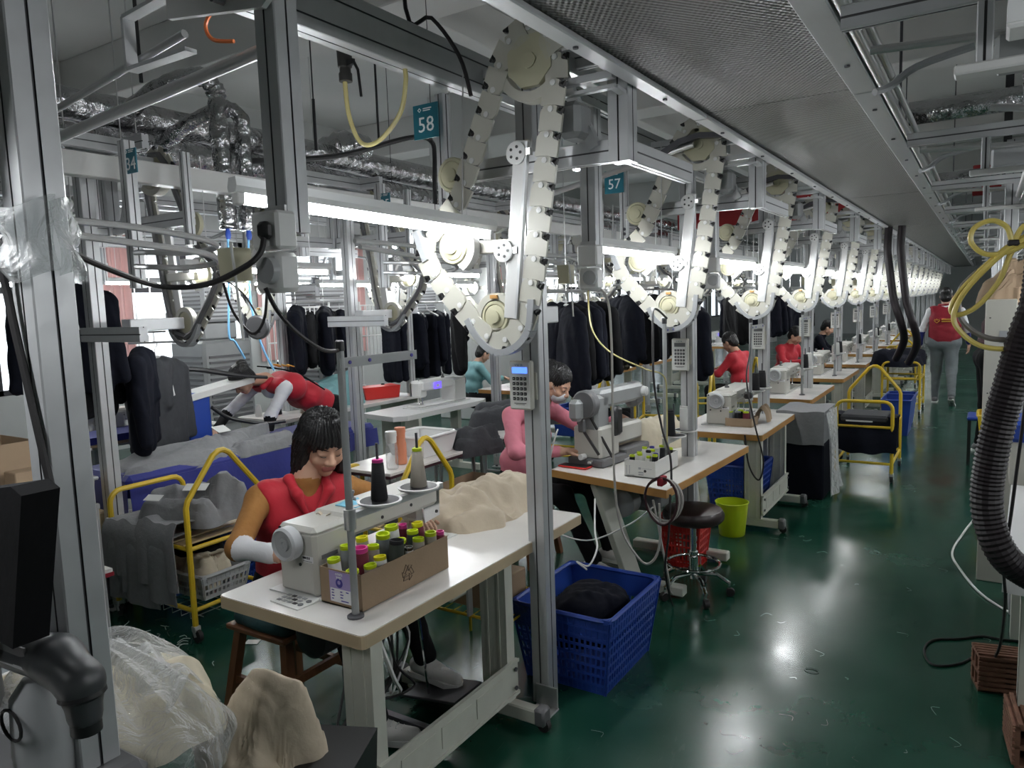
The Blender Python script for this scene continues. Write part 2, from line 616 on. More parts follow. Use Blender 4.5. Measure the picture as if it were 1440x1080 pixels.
        for i in range(nu):
            for j in range(nv):
                fs.append((i * st + j, (i + 1) * st + j, (i + 1) * st + j + 1, i * st + j + 1))
        if th > 0:
            vs = vs + [vs[k] - nrm[k] * th for k in range(N)]
            fs += [tuple(N + a for a in f[::-1]) for f in list(fs)]
            rim = [(i, 0) for i in range(nu)] + [(nu, j) for j in range(nv)] + [(i, nv) for i in range(nu, 0, -1)] + [(0, j) for j in range(nv, 0, -1)]
            ids = [i * st + j for i, j in rim]
            for k in range(len(ids)):
                a, b = ids[k], ids[(k + 1) % len(ids)]
                fs.append((b, a, N + a, N + b))
        return self.add(vs, fs, m, smooth)

    def mesh(self, name, off=None):
        me = bpy.data.meshes.new(name)
        v = self.v
        if off is not None:
            v = [(p[0] - off[0], p[1] - off[1], p[2] - off[2]) for p in v]
        me.from_pydata(v, [], self.f)
        for m in self.mats:
            me.materials.append(m)
        me.polygons.foreach_set('material_index', self.m)
        me.polygons.foreach_set('use_smooth', self.s)
        if any(self.s):
            try:
                me.set_sharp_from_angle(angle=R(42))
            except Exception:
                pass
        me.update()
        return me

    def build(self, name, parent=None, local=False):
        """Link as one object. With a parent the vertices are taken as world coordinates unless local."""
        off = None
        if parent is not None and not local:
            off = world_loc(parent)
        me = self.mesh(name, off)
        o = bpy.data.objects.new(name, me)
        COL.objects.link(o)
        if parent is not None:
            o.parent = parent
        return o


def world_loc(o):
    p = Vector((0, 0, 0))
    while o is not None:
        p = p + o.location
        o = o.parent
    return p


def tag(o, label, cat, group=None, kind=None):
    o['label'] = label
    o['category'] = cat
    if group:
        o['group'] = group
    if kind:
        o['kind'] = kind
    return o


def thing(name, label, cat, loc=(0, 0, 0), group=None, rz=0.0):
    o = bpy.data.objects.new(name, None)
    COL.objects.link(o)
    o.empty_display_size = 0.05
    o.location = loc
    o.rotation_euler = (0, 0, rz)
    return tag(o, label, cat, group)


def solo(mb, name, label, cat, group=None, loc=None):
    """A thing that is one mesh; its origin is put at the foot of its bounding box."""
    vs = np.array(mb.v)
    c = loc or ((vs[:, 0].min() + vs[:, 0].max()) / 2, (vs[:, 1].min() + vs[:, 1].max()) / 2, vs[:, 2].min())
    me = mb.mesh(name, c)
    o = bpy.data.objects.new(name, me)
    COL.objects.link(o)
    o.location = c
    return tag(o, label, cat, group)


def struct(mb, name, parent=None):
    o = mb.build(name, parent)
    if parent is None:
        o['kind'] = 'structure'
    return o


KIDS = {}


def dup(root, loc, label, rz=None, group=None):
    r = root.copy()
    COL.objects.link(r)
    r.location = loc
    if rz is not None:
        r.rotation_euler = (0, 0, rz)
    if label:
        r['label'] = label
    if group:
        r['group'] = group
    for ch in root.children:
        c = ch.copy()
        COL.objects.link(c)
        c.parent = r
        for g in ch.children:
            e = g.copy()
            COL.objects.link(e)
            e.parent = c
    return r


def text(body, size, loc, xdir, ydir, m, parent=None, name='lettering', ext=0.0006, align='CENTER'):
    cu = bpy.data.curves.new(name, 'FONT')
    cu.body = body
    cu.size = size
    cu.extrude = ext
    cu.align_x = align
    cu.align_y = 'CENTER'
    cu.resolution_u = 2
    cu.materials.append(MATS[m])
    tmp = bpy.data.objects.new(name, cu)
    me = bpy.data.meshes.new_from_object(tmp)
    bpy.data.objects.remove(tmp)
    if not me.materials:
        me.materials.append(MATS[m])
    o = bpy.data.objects.new(name, me)
    COL.objects.link(o)
    x, y = Vector(xdir).normalized(), Vector(ydir).normalized()
    z = x.cross(y)
    mw = Matrix((x, y, z)).transposed().to_4x4()
    mw.translation = Vector(loc)
    if parent is not None:
        mw.translation = Vector(loc) - world_loc(parent)
        o.parent = parent
    o.matrix_local = mw
    return o


# ------------------------------------------------------------------ soft bodies: distance fields turned into one surface
def _prim(p, X):
    k = p[0]
    if k == 'cap':
        a, b, ra, rb = np.array(p[1], np.float32), np.array(p[2], np.float32), p[3], p[4]
        ab = b - a
        L = float(ab @ ab) + 1e-12
        t = np.clip(((X - a) @ ab) / L, 0, 1)
        q = X - a - t[..., None] * ab
        return np.sqrt((q * q).sum(-1)) - (ra + (rb - ra) * t)
    if k == 'ell':
        c, r, rot = np.array(p[1], np.float32), np.array(p[2], np.float32), p[3]
        q = X - c
        if rot is not None:
            q = q @ np.array(rot, np.float32)
        k0 = np.sqrt(((q / r) ** 2).sum(-1))
        k1 = np.sqrt(((q / (r * r)) ** 2).sum(-1)) + 1e-9
        return k0 * (k0 - 1.0) / k1
    if k == 'box':
        c, h, rot, rd = np.array(p[1], np.float32), np.array(p[2], np.float32), p[3], p[4]
        q = X - c
        if rot is not None:
            q = q @ np.array(rot, np.float32)
        q = np.abs(q) - (h - rd)
        return np.sqrt((np.maximum(q, 0) ** 2).sum(-1)) + np.minimum(q.max(-1), 0) - rd


def _ext(p):
    if p[0] == 'cap':
        a, b = np.array(p[1]), np.array(p[2])
        r = max(p[3], p[4])
        return np.minimum(a, b) - r, np.maximum(a, b) + r
    c = np.array(p[1])
    h = np.array(p[2])
    e = np.full(3, float(np.linalg.norm(h))) if p[3] is not None else h
    return c - e, c + e


def sdf_mesh(prims, h, k=0.02, warp=None):
    """prims: ('cap',a,b,ra,rb,mat[,'sub']) ('ell',c,r,rot,mat) ('box',c,half,rot,round,mat). Smooth union -> verts, quads, mats."""
    names = []
    add, sub = [], []
    for p in prims:
        if p[-1] == 'sub':
            sub.append(p)
        else:
            add.append(p)
    lo = np.min([_ext(p)[0] for p in add], 0) - 3 * h
    hi = np.max([_ext(p)[1] for p in add], 0) + 3 * h
    n = np.ceil((hi - lo) / h).astype(int) + 1
    D = np.full(n, 9.0, np.float32)
    ax = [np.arange(n[i], dtype=np.float32) * h + np.float32(lo[i]) for i in range(3)]
    for p in add + sub:
        a, b = _ext(p)
        i0 = np.maximum(np.floor((a - k - 3 * h - lo) / h).astype(int), 0)
        i1 = np.minimum(np.ceil((b + k + 3 * h - lo) / h).astype(int) + 1, n)
        if (i1 <= i0).any():
            continue
        sl = tuple(slice(i0[i], i1[i]) for i in range(3))
        X = np.stack(np.meshgrid(*[ax[i][sl[i]] for i in range(3)], indexing='ij'), -1)
        d = _prim(p, X).astype(np.float32)
        cur = D[sl]
        if p[-1] == 'sub':
            kk = k * 0.5
            hh = np.maximum(kk - np.abs(cur + d), 0) / kk
            D[sl] = np.maximum(cur, -d) + hh * hh * kk * 0.25
        else:
            hh = np.maximum(k - np.abs(cur - d), 0) / k
            D[sl] = np.minimum(cur, d) - hh * hh * k * 0.25
    S = D < 0
    c = [S[i:n[0] - 1 + i, j:n[1] - 1 + j, l:n[2] - 1 + l] for i in (0, 1) for j in (0, 1) for l in (0, 1)]
    cnt = sum(x.astype(np.int8) for x in c)
    mix = (cnt > 0) & (cnt < 8)
    idx = np.full(mix.shape, -1, np.int64)
    cells = np.argwhere(mix)
    idx[mix] = np.arange(len(cells))
    acc = np.zeros((len(cells), 3))
    num = np.zeros(len(cells))
    corners = [(i, j, l) for i in (0, 1) for j in (0, 1) for l in (0, 1)]
    for a in range(8):
        for b in range(a + 1, 8):
            da = np.array(corners[b]) - np.array(corners[a])
            if np.abs(da).sum() != 1:
                continue
            ca, cb = cells + corners[a], cells + corners[b]
            va, vb = D[ca[:, 0], ca[:, 1], ca[:, 2]], D[cb[:, 0], cb[:, 1], cb[:, 2]]
            cross = (va < 0) != (vb < 0)
            t = np.where(cross, va / np.where(va == vb, 1, va - vb), 0)
            pt = ca + t[:, None] * da
            acc[cross] += pt[cross]
            num[cross] += 1
    V = acc / num[:, None] * h + lo
    F = []
    for a in range(3):
        b, c2 = (a + 1) % 3, (a + 2) % 3
        s0 = [slice(None)] * 3
        s1 = [slice(None)] * 3
        s0[a], s1[a] = slice(0, n[a] - 1), slice(1, n[a])
        A, B = S[tuple(s0)], S[tuple(s1)]
        e = np.argwhere(A != B)
        e = e[(e[:, b] > 0) & (e[:, c2] > 0) & (e[:, b] < n[b] - 1) & (e[:, c2] < n[c2] - 1)]
        if not len(e):
            continue
        fl = A[e[:, 0], e[:, 1], e[:, 2]]
        q = []
        for ob, oc in ((0, 0), (1, 0), (1, 1), (0, 1)):
            w = e.copy()
            w[:, b] -= ob
            w[:, c2] -= oc
            q.append(idx[w[:, 0], w[:, 1], w[:, 2]])
        q = np.stack(q, 1)
        q = np.where(fl[:, None], q, q[:, ::-1])
        F.append(q)
    F = np.concatenate(F)
    fc = V[F].mean(1).astype(np.float32)
    best = np.full(len(fc), 1e9, np.float32)
    bm = np.zeros(len(fc), np.int32)
    mats = []
    for p in add:
        mname = p[5] if p[0] != 'ell' else p[4]
        if mname not in mats:
            mats.append(mname)
    if len(mats) > 1:
        for p in add:
            mname = p[5] if p[0] != 'ell' else p[4]
            d = _prim(p, fc)
            w = d < best
            best[w] = d[w]
            bm[w] = mats.index(mname)
    return V, F, bm, mats


def normals(V, F):
    nn = np.cross(V[F[:, 2]] - V[F[:, 0]], V[F[:, 3]] - V[F[:, 1]])
    N = np.zeros_like(V)
    for i in range(4):
        np.add.at(N, F[:, i], nn)
    return N / (np.linalg.norm(N, axis=1, keepdims=True) + 1e-12)


def folds(V, F, amp, scale=14.0, seed=0, direction=(0, 0, 1), sharp=1.0):
    """Crease the surface the way cloth does: long pinched lines that fade out, over gentle swells."""
    rs = np.random.RandomState(seed)
    N = normals(V, F)
    out = np.zeros(len(V))
    base = rs.randn(3) + np.array(direction)
    base /= np.linalg.norm(base)
    for o in range(6):
        d = base + rs.randn(3) * (0.35 if o < 4 else 0.9)
        d /= np.linalg.norm(d)
        e, g = rs.randn(3), rs.randn(3)
        e /= np.linalg.norm(e)
        g /= np.linalg.norm(g)
        sc = scale * (0.45, 0.7, 1.0, 1.5, 1.1, 2.2)[o]
        ph = V @ d * sc + 0.9 * np.sin(V @ e * sc * 0.45 + rs.rand() * 6) + rs.rand() * 6
        mask = np.clip(0.5 + 0.9 * np.sin(V @ g * sc * 0.5 + rs.rand() * 6), 0, 1)
        s_ = np.sin(ph)
        tri = np.abs(((ph / math.pi) % 1) * 2 - 1)           # sharp crest, sharp valley
        out += ((tri - 0.5) * 0.55 - 0.8 * np.exp(-(s_ / 0.16) ** 2) * mask) * (0.9, 0.8, 0.6, 0.4, 0.35, 0.22)[o]
    return V + N * (out * amp * 0.6)[:, None]


def soft(prims, h, k, name, parent=None, amp=0.0, scale=14.0, seed=0, direction=(0, 0, 1), only=None, extra=None, floor=None):
    V, F, bm, mats = sdf_mesh(prims, h, k)
    if amp:
        V2 = folds(V, F, amp, scale, seed, direction)
        if only is not None:
            ok = np.zeros(len(V), bool)
            for i, mm in enumerate(mats):
                if mm in only:
                    ok[F[bm == i].ravel()] = True
            V = np.where(ok[:, None], V2, V)
        else:
            V = V2
    if floor is not None:
        V[:, 2] = np.maximum(V[:, 2], floor)
    mb = MB()
    ids = [mb.mi(x) for x in mats]
    mb.v = V.tolist()
    mb.f = F.tolist()
    mb.m = [ids[i] for i in bm]
    mb.s = [True] * len(mb.f)
    for e in (extra or []):
        k0 = len(mb.v)
        ii = [mb.mi(x) for x in e[3]]
        mb.v += e[0].tolist()
        mb.f += (e[1] + k0).tolist()
        mb.m += [ii[i] for i in e[2]]
        mb.s += [True] * len(e[1])
    if name is None:
        return mb
    return mb.build(name, parent)


# ================================================================== SETTING
S = 1.87                     # station pitch along the aisle
YK = lambda k: 2.61 + S * k
X0, X1, Y0, Y1, ZC = -9.4, 9.5, -3.2, 33.0, 4.75

b = MB()
b.box(X0, X1, Y0, Y1, -0.12, 0.0, 'epoxy_floor')
floor = struct(b, 'floor')
b = MB()
b.box(X0, X1, Y0, Y1, ZC, ZC + 0.15, 'ceiling_paint')
struct(b, 'ceiling')
n = 0
for y in (0.2, 5.15, 9.75, 14.4, 19.0, 23.6, 28.2):
    n += 1
    b = MB()
    b.box(X0, X1, y - 0.25, y + 0.25, 4.2, ZC, 'ceiling_paint', 0.01)
    struct(b, 'trim_%d' % n)
for x in (-4.55, 1.6, 6.2):
    n += 1
    b = MB()
    b.box(x - 0.18, x + 0.18, Y0, Y1, 4.32, ZC, 'ceiling_paint', 0.01)
    struct(b, 'trim_%d' % n)
for x, y in ((-6.7, 9.2), (-6.7, 18.4), (-6.7, 27.6), (4.5, 9.2), (4.5, 18.4), (4.5, 27.6)):
    n += 1
    b = MB()
    b.box(x - 0.32, x + 0.32, y - 0.32, y + 0.32, 0, ZC, 'wall_paint', 0.01)
    struct(b, 'trim_%d' % n)

# window wall on the left
b = MB()
WN = 12
wy = [2.9 + 2.45 * i for i in range(WN)]
ww, wz0, wz1 = 2.0, 0.85, 2.75
b.box(X0 - 0.2, X0, Y0, Y1, 0, wz0, 'wall_paint')
b.box(X0 - 0.2, X0, Y0, Y1, wz1, ZC, 'wall_paint')
edge = Y0
for y in wy:
    b.box(X0 - 0.2, X0, edge, y, wz0, wz1, 'wall_paint')
    edge = y + ww
b.box(X0 - 0.2, X0, edge, Y1, wz0, wz1, 'wall_paint')
struct(b, 'wall_left')
for i, y in enumerate(wy):
    w = MB()
    for a, c, z0, z1 in ((0, ww, wz0, wz0 + 0.06), (0, ww, wz1 - 0.06, wz1), (0, 0.06, wz0, wz1), (ww - 0.06, ww, wz0, wz1),
                         (ww / 2 - 0.05, ww / 2 + 0.05, wz0, wz1), (0, ww, 2.02, 2.09)):
        w.box(X0 - 0.14, X0 - 0.05, y + a, y + c, z0, z1, 'window_frame')
    wo = struct(w, 'window_%d' % (i + 1))
    for j in range(2):
        for z0, z1 in ((wz0 + 0.06, 2.02), (2.09, wz1 - 0.06)):
            p = MB()
            p.box(X0 - 0.10, X0 - 0.094, y + 0.06 + j * (ww / 2 - 0.01), y + ww / 2 - 0.05 + j * (ww / 2 - 0.01), z0, z1, 'clear_plastic')
            p.build('pane', wo)
for nm, bx in (('wall_right', (X1, X1 + 0.2, Y0, Y1)), ('wall_far', (X0, X1, Y1, Y1 + 0.2)), ('wall_near', (X0, X1, Y0 - 0.2, Y0))):
    b = MB()
    b.box(bx[0], bx[1], bx[2], bx[3], 0, ZC, 'wall_paint')
    struct(b, nm)

# ================================================================== overhead metal tray along the aisle
for i in range(9):
    y0 = 3.16 + (i - 1) * 3.6
    lab = ORD[i] + ' embossed metal section of the long overhead tray, counted from the camera'
    t = thing('overhead_tray', lab, 'conveyor tray', (-0.71, y0, 2.48), 'embossed tray sections over the aisle')
    L = 3.59
    b = MB()
    b.box(-1.03, -0.40, y0, y0 + L, 2.480, 2.486, 'embossed_sheet')
    b.build('embossed_sheet', t)
    for nm, xs in (('left_edge_profile', (-1.065, -1.005)), ('right_edge_profile', (-0.45, -0.365))):
        b = MB()
        b.box(xs[0], xs[1], y0, y0 + L, 2.458, 2.478, 'aluminium', 0.004)
        s = xs[0] if 'left' in nm else xs[1] - 0.012
        b.box(s, s + 0.012, y0, y0 + L, 2.478, 2.545, 'aluminium')
        e = b.build(nm, t)
        b = MB()
        for q in range(5):
            b.cyl((sum(xs) / 2, y0 + 0.3 + q * 0.72, 2.452), (sum(xs) / 2, y0 + 0.3 + q * 0.72, 2.459), 0.009, 'dark_steel', n=8)
        b.build('bolt', e)
    for q, (x, z, r) in enumerate(((-0.345, 2.475, 0.017), (-0.318, 2.505, 0.013))):
        b = MB()
        b.cyl((x, y0, z), (x, y0 + L, z), r, 'steel', n=10)
        b.build('guide_rail', t)
# ceiling hangers of the tray
for i in range(4):
    b = MB()
    y = 4.6 + i * 7.2
    b.bar((-1.06, y, 2.565), (-0.37, y, 2.565), 0.04, 0.04, 'aluminium')
    for x in (-1.0, -0.42):
        b.cyl((x, y, 2.565), (x, y, ZC), 0.008, 'dark_steel', n=6)
    solo(b, 'tray_hanger', ORD[i] + ' pair of hanger rods holding the overhead tray to the ceiling', 'hanger', 'tray hanger rods')

# ================================================================== row beside the aisle: one set per station


def extrusion_post(x, y, z1, label, group, w=0.08, z0=0.0):
    t = thing('aluminium_post', label, 'post', (x, y, z0), group)
    b = MB()
    b.tslot((x, y, z0 + 0.008), (x, y, z1), w)
    b.build('profile', t)
    b = MB()
    b.box(x - 0.02, x + 0.085, y - 0.11, y - 0.035, z0, z0 + 0.008, 'steel', 0.002)
    b.box(x - 0.02, x + 0.085, y - 0.0485, y - 0.0405, z0 + 0.008, z0 + 0.10, 'steel', 0.002)
    f = b.build('foot_bracket', t)
    b = MB()
    b.cyl((x + 0.03, y - 0.085, z0 + 0.008), (x + 0.03, y - 0.085, z0 + 0.022), 0.014, 'dark_steel', n=8)
    b.build('bolt', f)
    return t


posts = {}
for k in range(-1, 16):
    nm = 'nearest' if k < 0 else ORD[k]
    lab = ('thick aluminium post at the near left, crossed by a black cable' if k < 0 else
           'aluminium floor post carrying the ' + ORD[k] + ' white chain lift beside the aisle')
    if k < 1:
        t0 = extrusion_post(-1.555, YK(k), 2.66, lab, 'aluminium posts beside the aisle')
    else:
        t0 = dup(t0, (-1.555, YK(k), 0), lab)
    posts[k] = t0

# long double beam along the row, one length per station
for k in range(-1, 16):
    b = MB()
    y0 = YK(k) - 0.95
    b.tslot((-1.86, y0, 2.68), (-1.86, y0 + S - 0.004, 2.68), 0.08, 0.165, up=(0, 0, 1))
    solo(b, 'long_beam', ('nearest' if k < 0 else ORD[k + 1]) + ' length of the grooved aluminium beam running over the sewing row', 'beam', 'long beam over the sewing row')


def hanging_frame():
    """Droppers and cross beams of one station; local origin at the post foot line (x = 0 world, y = 0 at post)."""
    t = thing('overhead_gantry', '', 'frame', (0, 0, 0), 'hanging frames over the aisle stations')

    def part(nm, *a, **k):
        b = MB()
        b.tslot(*a, **k)
        return b.build(nm, t, local=True)
    d = part('dropper', (-1.96, -0.03, 2.10), (-1.96, -0.03, 2.60), 0.045)
    b = MB()
    for z in (2.13, 2.16):
        b.cyl((-1.95, -0.053, z), (-1.95, -0.060, z), 0.010, 'dark_steel', n=8)
    b.build('bolt', d, local=True)
    part('dropper', (-1.12, -0.07, 2.21), (-1.12, -0.07, 2.74), 0.08)
    part('cross_beam', (-1.93, -0.07, 2.255), (-1.165, -0.07, 2.255), 0.045, 0.08, up=(0, 0, 1))
    part('cross_beam', (-1.82, 0.10, 2.66), (-1.16, 0.10, 2.66), 0.04, 0.08, up=(0, 0, 1))
    part('side_beam', (-1.12, -0.03, 2.255), (-1.12, 0.62, 2.255), 0.045, 0.08, up=(0, 0, 1))
    part('side_beam', (-1.60, 0.05, 2.66), (-1.60, 0.92, 2.66), 0.045, 0.08, up=(0, 0, 1))
    b = MB()
    b.box(-1.30, -1.09, -0.20, -0.17, 2.44, 2.452, 'aluminium')
    b.box(-1.30, -1.10, -0.20, -0.17, 2.475, 2.50, 'aluminium')
    b.bar((-1.10, -0.185, 2.446), (-1.10, -0.10, 2.44), 0.03, 0.012, 'aluminium')
    b.build('short_rail', t, local=True)
    b = MB()
    b.bar((-1.36, -0.09, 2.58), (-1.22, -0.09, 2.27), 0.04, 0.035, 'aluminium', up=(0, 1, 0))
    b.build('brace', t, local=True)
    return t


hf = None
for k in range(0, 16):
    lab = 'hanging frame of grooved beams and droppers around the ' + ORD[k] + ' chain lift'
    if hf is None:
        hf = hanging_frame()
        hf.location = (0, YK(k), 0)
        hf['label'] = lab
    else:
        dup(hf, (0, YK(k), 0), lab)


# ---------------------------------------------------------------- white chain lifts
def resample(P, step, closed=True):
    P = [Vector(p) for p in P]
    if closed:
        P = P + [P[0]]
    seg = [(P[i + 1] - P[i]).length for i in range(len(P) - 1)]
    L = sum(seg)
    n = int(round(L / step))
    st = L / n
    out = []
    i, acc = 0, 0.0
    for q in range(n):
        s = q * st
        while i < len(seg) - 1 and acc + seg[i] < s:
            acc += seg[i]
            i += 1
        t = (s - acc) / seg[i]
        out.append(P[i].lerp(P[i + 1], t))
    return out


CHAIN = [(-1.925, 1.955), (-1.886, 1.847), (-1.763, 1.715), (-1.655, 1.60), (-1.60, 1.578), (-1.515, 1.592), (-1.465, 1.65), (-1.425, 1.78),
         (-1.362, 2.167), (-1.308, 2.48), (-1.300, 2.58), (-1.335, 2.66), (-1.403, 2.695), (-1.475, 2.672), (-1.52, 2.62), (-1.572, 2.503),
         (-1.673, 2.284), (-1.761, 2.11), (-1.86, 2.035)]


def link_mesh():
    b = MB()
    w, h = 0.046, 0.043
    poly = [(-h, -w), (h * 0.55, -w), (h, -w * 0.75), (h * 1.12, -w * 0.2), (h * 1.12, w * 0.25), (h, w * 0.45), (h * 0.62, w * 0.42), (h * 0.42, w * 0.62), (h * 0.5, w),
            (-h, w), (-h * 0.9, 0)]
    b.prism([(p[0], -p[1]) for p in poly], (0, 0, 0), (1, 0, 0), (0, 0, 1), -0.006, 0.006, 'cream_plastic')
    b.lathe([(0.011, 0), (0.011, 0.004), (0.002, 0.005)], (h * 0.8, -0.006, w * 0.1), 'white_plastic', axis=(0, -1, 0), n=8)
    b.tube([(h * 0.72, 0.0, -w * 0.62), (h * 0.55, 0.0, -w * 0.85), (h * 0.95, 0, -w * 1.0)], [0.012, 0.013, 0.005], 'black_plastic', n=6)
    return b


LINK = link_mesh().mesh('link')


def chain_lift(links=True):
    t = thing('chain_lift', '', 'conveyor', (0, 0, 0), 'white chain lifts beside the aisle')
    y = -0.21
    P = resample([Vector((a, 0, c)) for a, c in cr3(CHAIN)], 0.087)
    n = len(P)
    allb = MB()
    for i, p in enumerate(P):
        d = (P[(i + 1) % n] - P[i - 1])
        ang = math.atan2(d.z, d.x)
        if links:
            o = bpy.data.objects.new('link', LINK)
            COL.objects.link(o)
            o.parent = t
            o.location = (p.x, y - 0.012 - 0.004 * (i % 2), p.z)
            o.rotation_euler = (0, -ang, 0)
        else:
            c, s = math.cos(ang), math.sin(ang)
            k0 = len(allb.v)
            src = LINK_MB
            for m_ in src.mats:
                allb.mi(m_)
            allb.v += [(p.x + v[0] * c - v[2] * s, y - 0.012 - 0.004 * (i % 2) + v[1], p.z + v[0] * s + v[2] * c) for v in src.v]
            allb.f += [[q + k0 for q in f] for f in src.f]
            allb.m += src.m
            allb.s += src.s
    if not links:
        o = allb.build('links', t, local=True)
        o['kind'] = 'stuff'
    # dark roller chain behind the plates
    b = MB()
    b.tube([(p.x, y + 0.008, p.z) for p in P], 0.018, 'machine_dark', n=6, closed=True)
    b.build('roller_chain', t, local=True)

    def disc(nm, c, r, m, dy=0.0, n=28, hub=0.4):
        b = MB()
        b.lathe([(r, 0), (r, 0.022), (r * 0.94, 0.028), (r * 0.80, 0.028), (r * 0.77, 0.022), (r * 0.72, 0.028), (r * hub, 0.03), (r * hub, 0.04), (0.002, 0.042)],
                (c[0], y + 0.01 + dy, c[1]), m, axis=(0, -1, 0), n=n)
        return b.build(nm, t, local=True)
    # middle wheel with its part cover
    disc('wheel', (-1.787, 1.946), 0.068, 'cream_disc')
    b = MB()
    arc = [(-1.787 + r * math.cos(R(a)), 1.946 + r * math.sin(R(a))) for r, rng in ((0.072, range(-75, 116, 12)), (0.103, range(115, -76, -12))) for a in rng]
    b.prism(arc, (0, y - 0.002, 0), (1, 0, 0), (0, 0, 1), -0.03, 0.012, 'white_plastic')
    b.build('wheel_cover', t, local=True)
    # bottom wheel
    disc('wheel', (-1.597, 1.668), 0.062, 'cream_disc')
    b = MB()
    arc = [(-1.597 + r * math.cos(R(a)), 1.668 + r * math.sin(R(a))) for r, rng in ((0.066, range(-30, 215, 12)), (0.092, range(214, -31, -12))) for a in rng]
    b.prism(arc, (0, y - 0.002, 0), (1, 0, 0), (0, 0, 1), -0.02, 0.012, 'cream_plastic')
    b.box(-1.612, -1.582, y - 0.025, y - 0.013, 1.738, 1.752, 'orange_edge')
    b.build('wheel_cover', t, local=True)
    # top octagon wheel and the crescent below it
    b = MB()
    oc = [(-1.408 + 0.097 * math.cos(R(22.5 + 45 * i)), 2.582 + 0.097 * math.sin(R(22.5 + 45 * i))) for i in range(8)]
    b.prism(oc, (0, y - 0.004, 0), (1, 0, 0), (0, 0, 1), -0.01, 0.018, 'cream_disc')
    b.lathe([(0.028, 0), (0.028, 0.006), (0.002, 0.007)], (-1.408, y - 0.022, 2.582), 'cream_disc', axis=(0, -1, 0), n=14)
    b.build('wheel', t, local=True)
    b = MB()
    arc = [(-1.408 + r * math.cos(R(a)), 2.582 + r * math.sin(R(a))) for r, rng in ((0.107, range(-160, -39, 10)), (0.142, range(-40, -161, -10))) for a in rng]
    b.prism(arc, (0, y + 0.01, 0), (1, 0, 0), (0, 0, 1), -0.03, 0.03, 'cream_plastic')
    b.build('wheel_cover', t, local=True)
    # upper deflector wheel
    disc('deflector_wheel', (-1.815, 2.235), 0.07, 'cream_disc', dy=0.05)
    # grey guide trough hugging the bottom loop
    g = cr([(-1.725, 0, 1.66), (-1.68, 0, 1.59), (-1.60, 0, 1.532), (-1.51, 0, 1.548), (-1.445, 0, 1.615), (-1.427, 0, 1.73)], 4)
    b = MB()
    for i in range(len(g) - 1):
        b.bar((g[i].x, y - 0.005, g[i].z), (g[i + 1].x, y - 0.005, g[i + 1].z), 0.026, 0.05, 'grey_plastic', up=(0, 1, 0))
    b.build('guide_trough', t, local=True)
    b = MB()
    b.bar((-1.523, y - 0.012, 1.66), (-1.452, y - 0.012, 2.31), 0.062, 0.02, 'white_paint', up=(0, 1, 0), ch=0.003)
    b.bar((-1.496, y - 0.022, 1.66), (-1.425, y - 0.022, 2.30), 0.010, 0.012, 'aluminium', up=(0, 1, 0))
    b.build('guide_strip', t, local=True)
    b = MB()
    b.bar((-1.915, y - 0.02, 1.90), (-1.965, y - 0.02, 2.02), 0.03, 0.03, 'grey_plastic', up=(0, 1, 0))
    b.build('guide_trough', t, local=True)
    for z, x in ((1.915, -1.53), (2.265, -1.46)):
        b = MB()
        b.lathe([(0.042, 0), (0.042, 0.012), (0.03, 0.014), (0.002, 0.014)], (x - 0.01, y - 0.02, z), 'white_plastic', axis=(0, -1, 0), n=18)
        for q in range(5):
            a = 2 * math.pi * q / 5
            b.cyl((x - 0.01 + 0.022 * math.cos(a), y - 0.033, z + 0.022 * math.sin(a)), (x - 0.01 + 0.022 * math.cos(a), y - 0.036, z + 0.022 * math.sin(a)), 0.006, 'black_plastic', n=6)
        b.box(x, x + 0.05, y - 0.03, y - 0.01, z - 0.012, z + 0.012, 'steel')
        b.build('tension_pulley', t, local=True)
    for q in ((-1.79, -1.52, y + 0.03, y + 0.06, 1.915, 1.965, 'cream_plastic', 0.004), (-1.62, -1.53, y + 0.03, 0.16, 1.63, 1.70, 'aluminium', 0.004),
              (-1.45, -1.38, y + 0.03, 0.30, 2.60, 2.66, 'aluminium', 0.004)):
        b = MB()
        b.box(*q)
        b.build('support_arm', t, local=True)
    b = MB()
    b.box(-1.325, -1.235, y + 0.02, y + 0.14, 2.30, 2.43, 'grey_paint', 0.02)
    b.build('motor', t, local=True)
    return t


def cr3(pts):
    return [(v.x, v.y) for v in cr([(a, c, 0) for a, c in pts], 4, closed=True)]


LINK_MB = link_mesh()
first = rest = None
for k in range(0, 16):
    lab = 'white chain lift looping down at the ' + ORD[k] + ' station beside the aisle'
    if k < 3:
        if first is None:
            first = chain_lift(True)
            t = first
        else:
            t = dup(first, (0, 0, 0), lab)
    elif rest is None:
        rest = chain_lift(False)
        t = rest
    else:
        t = dup(rest, (0, 0, 0), lab)
    t.location = (0, YK(k), 0)
    t['label'] = lab


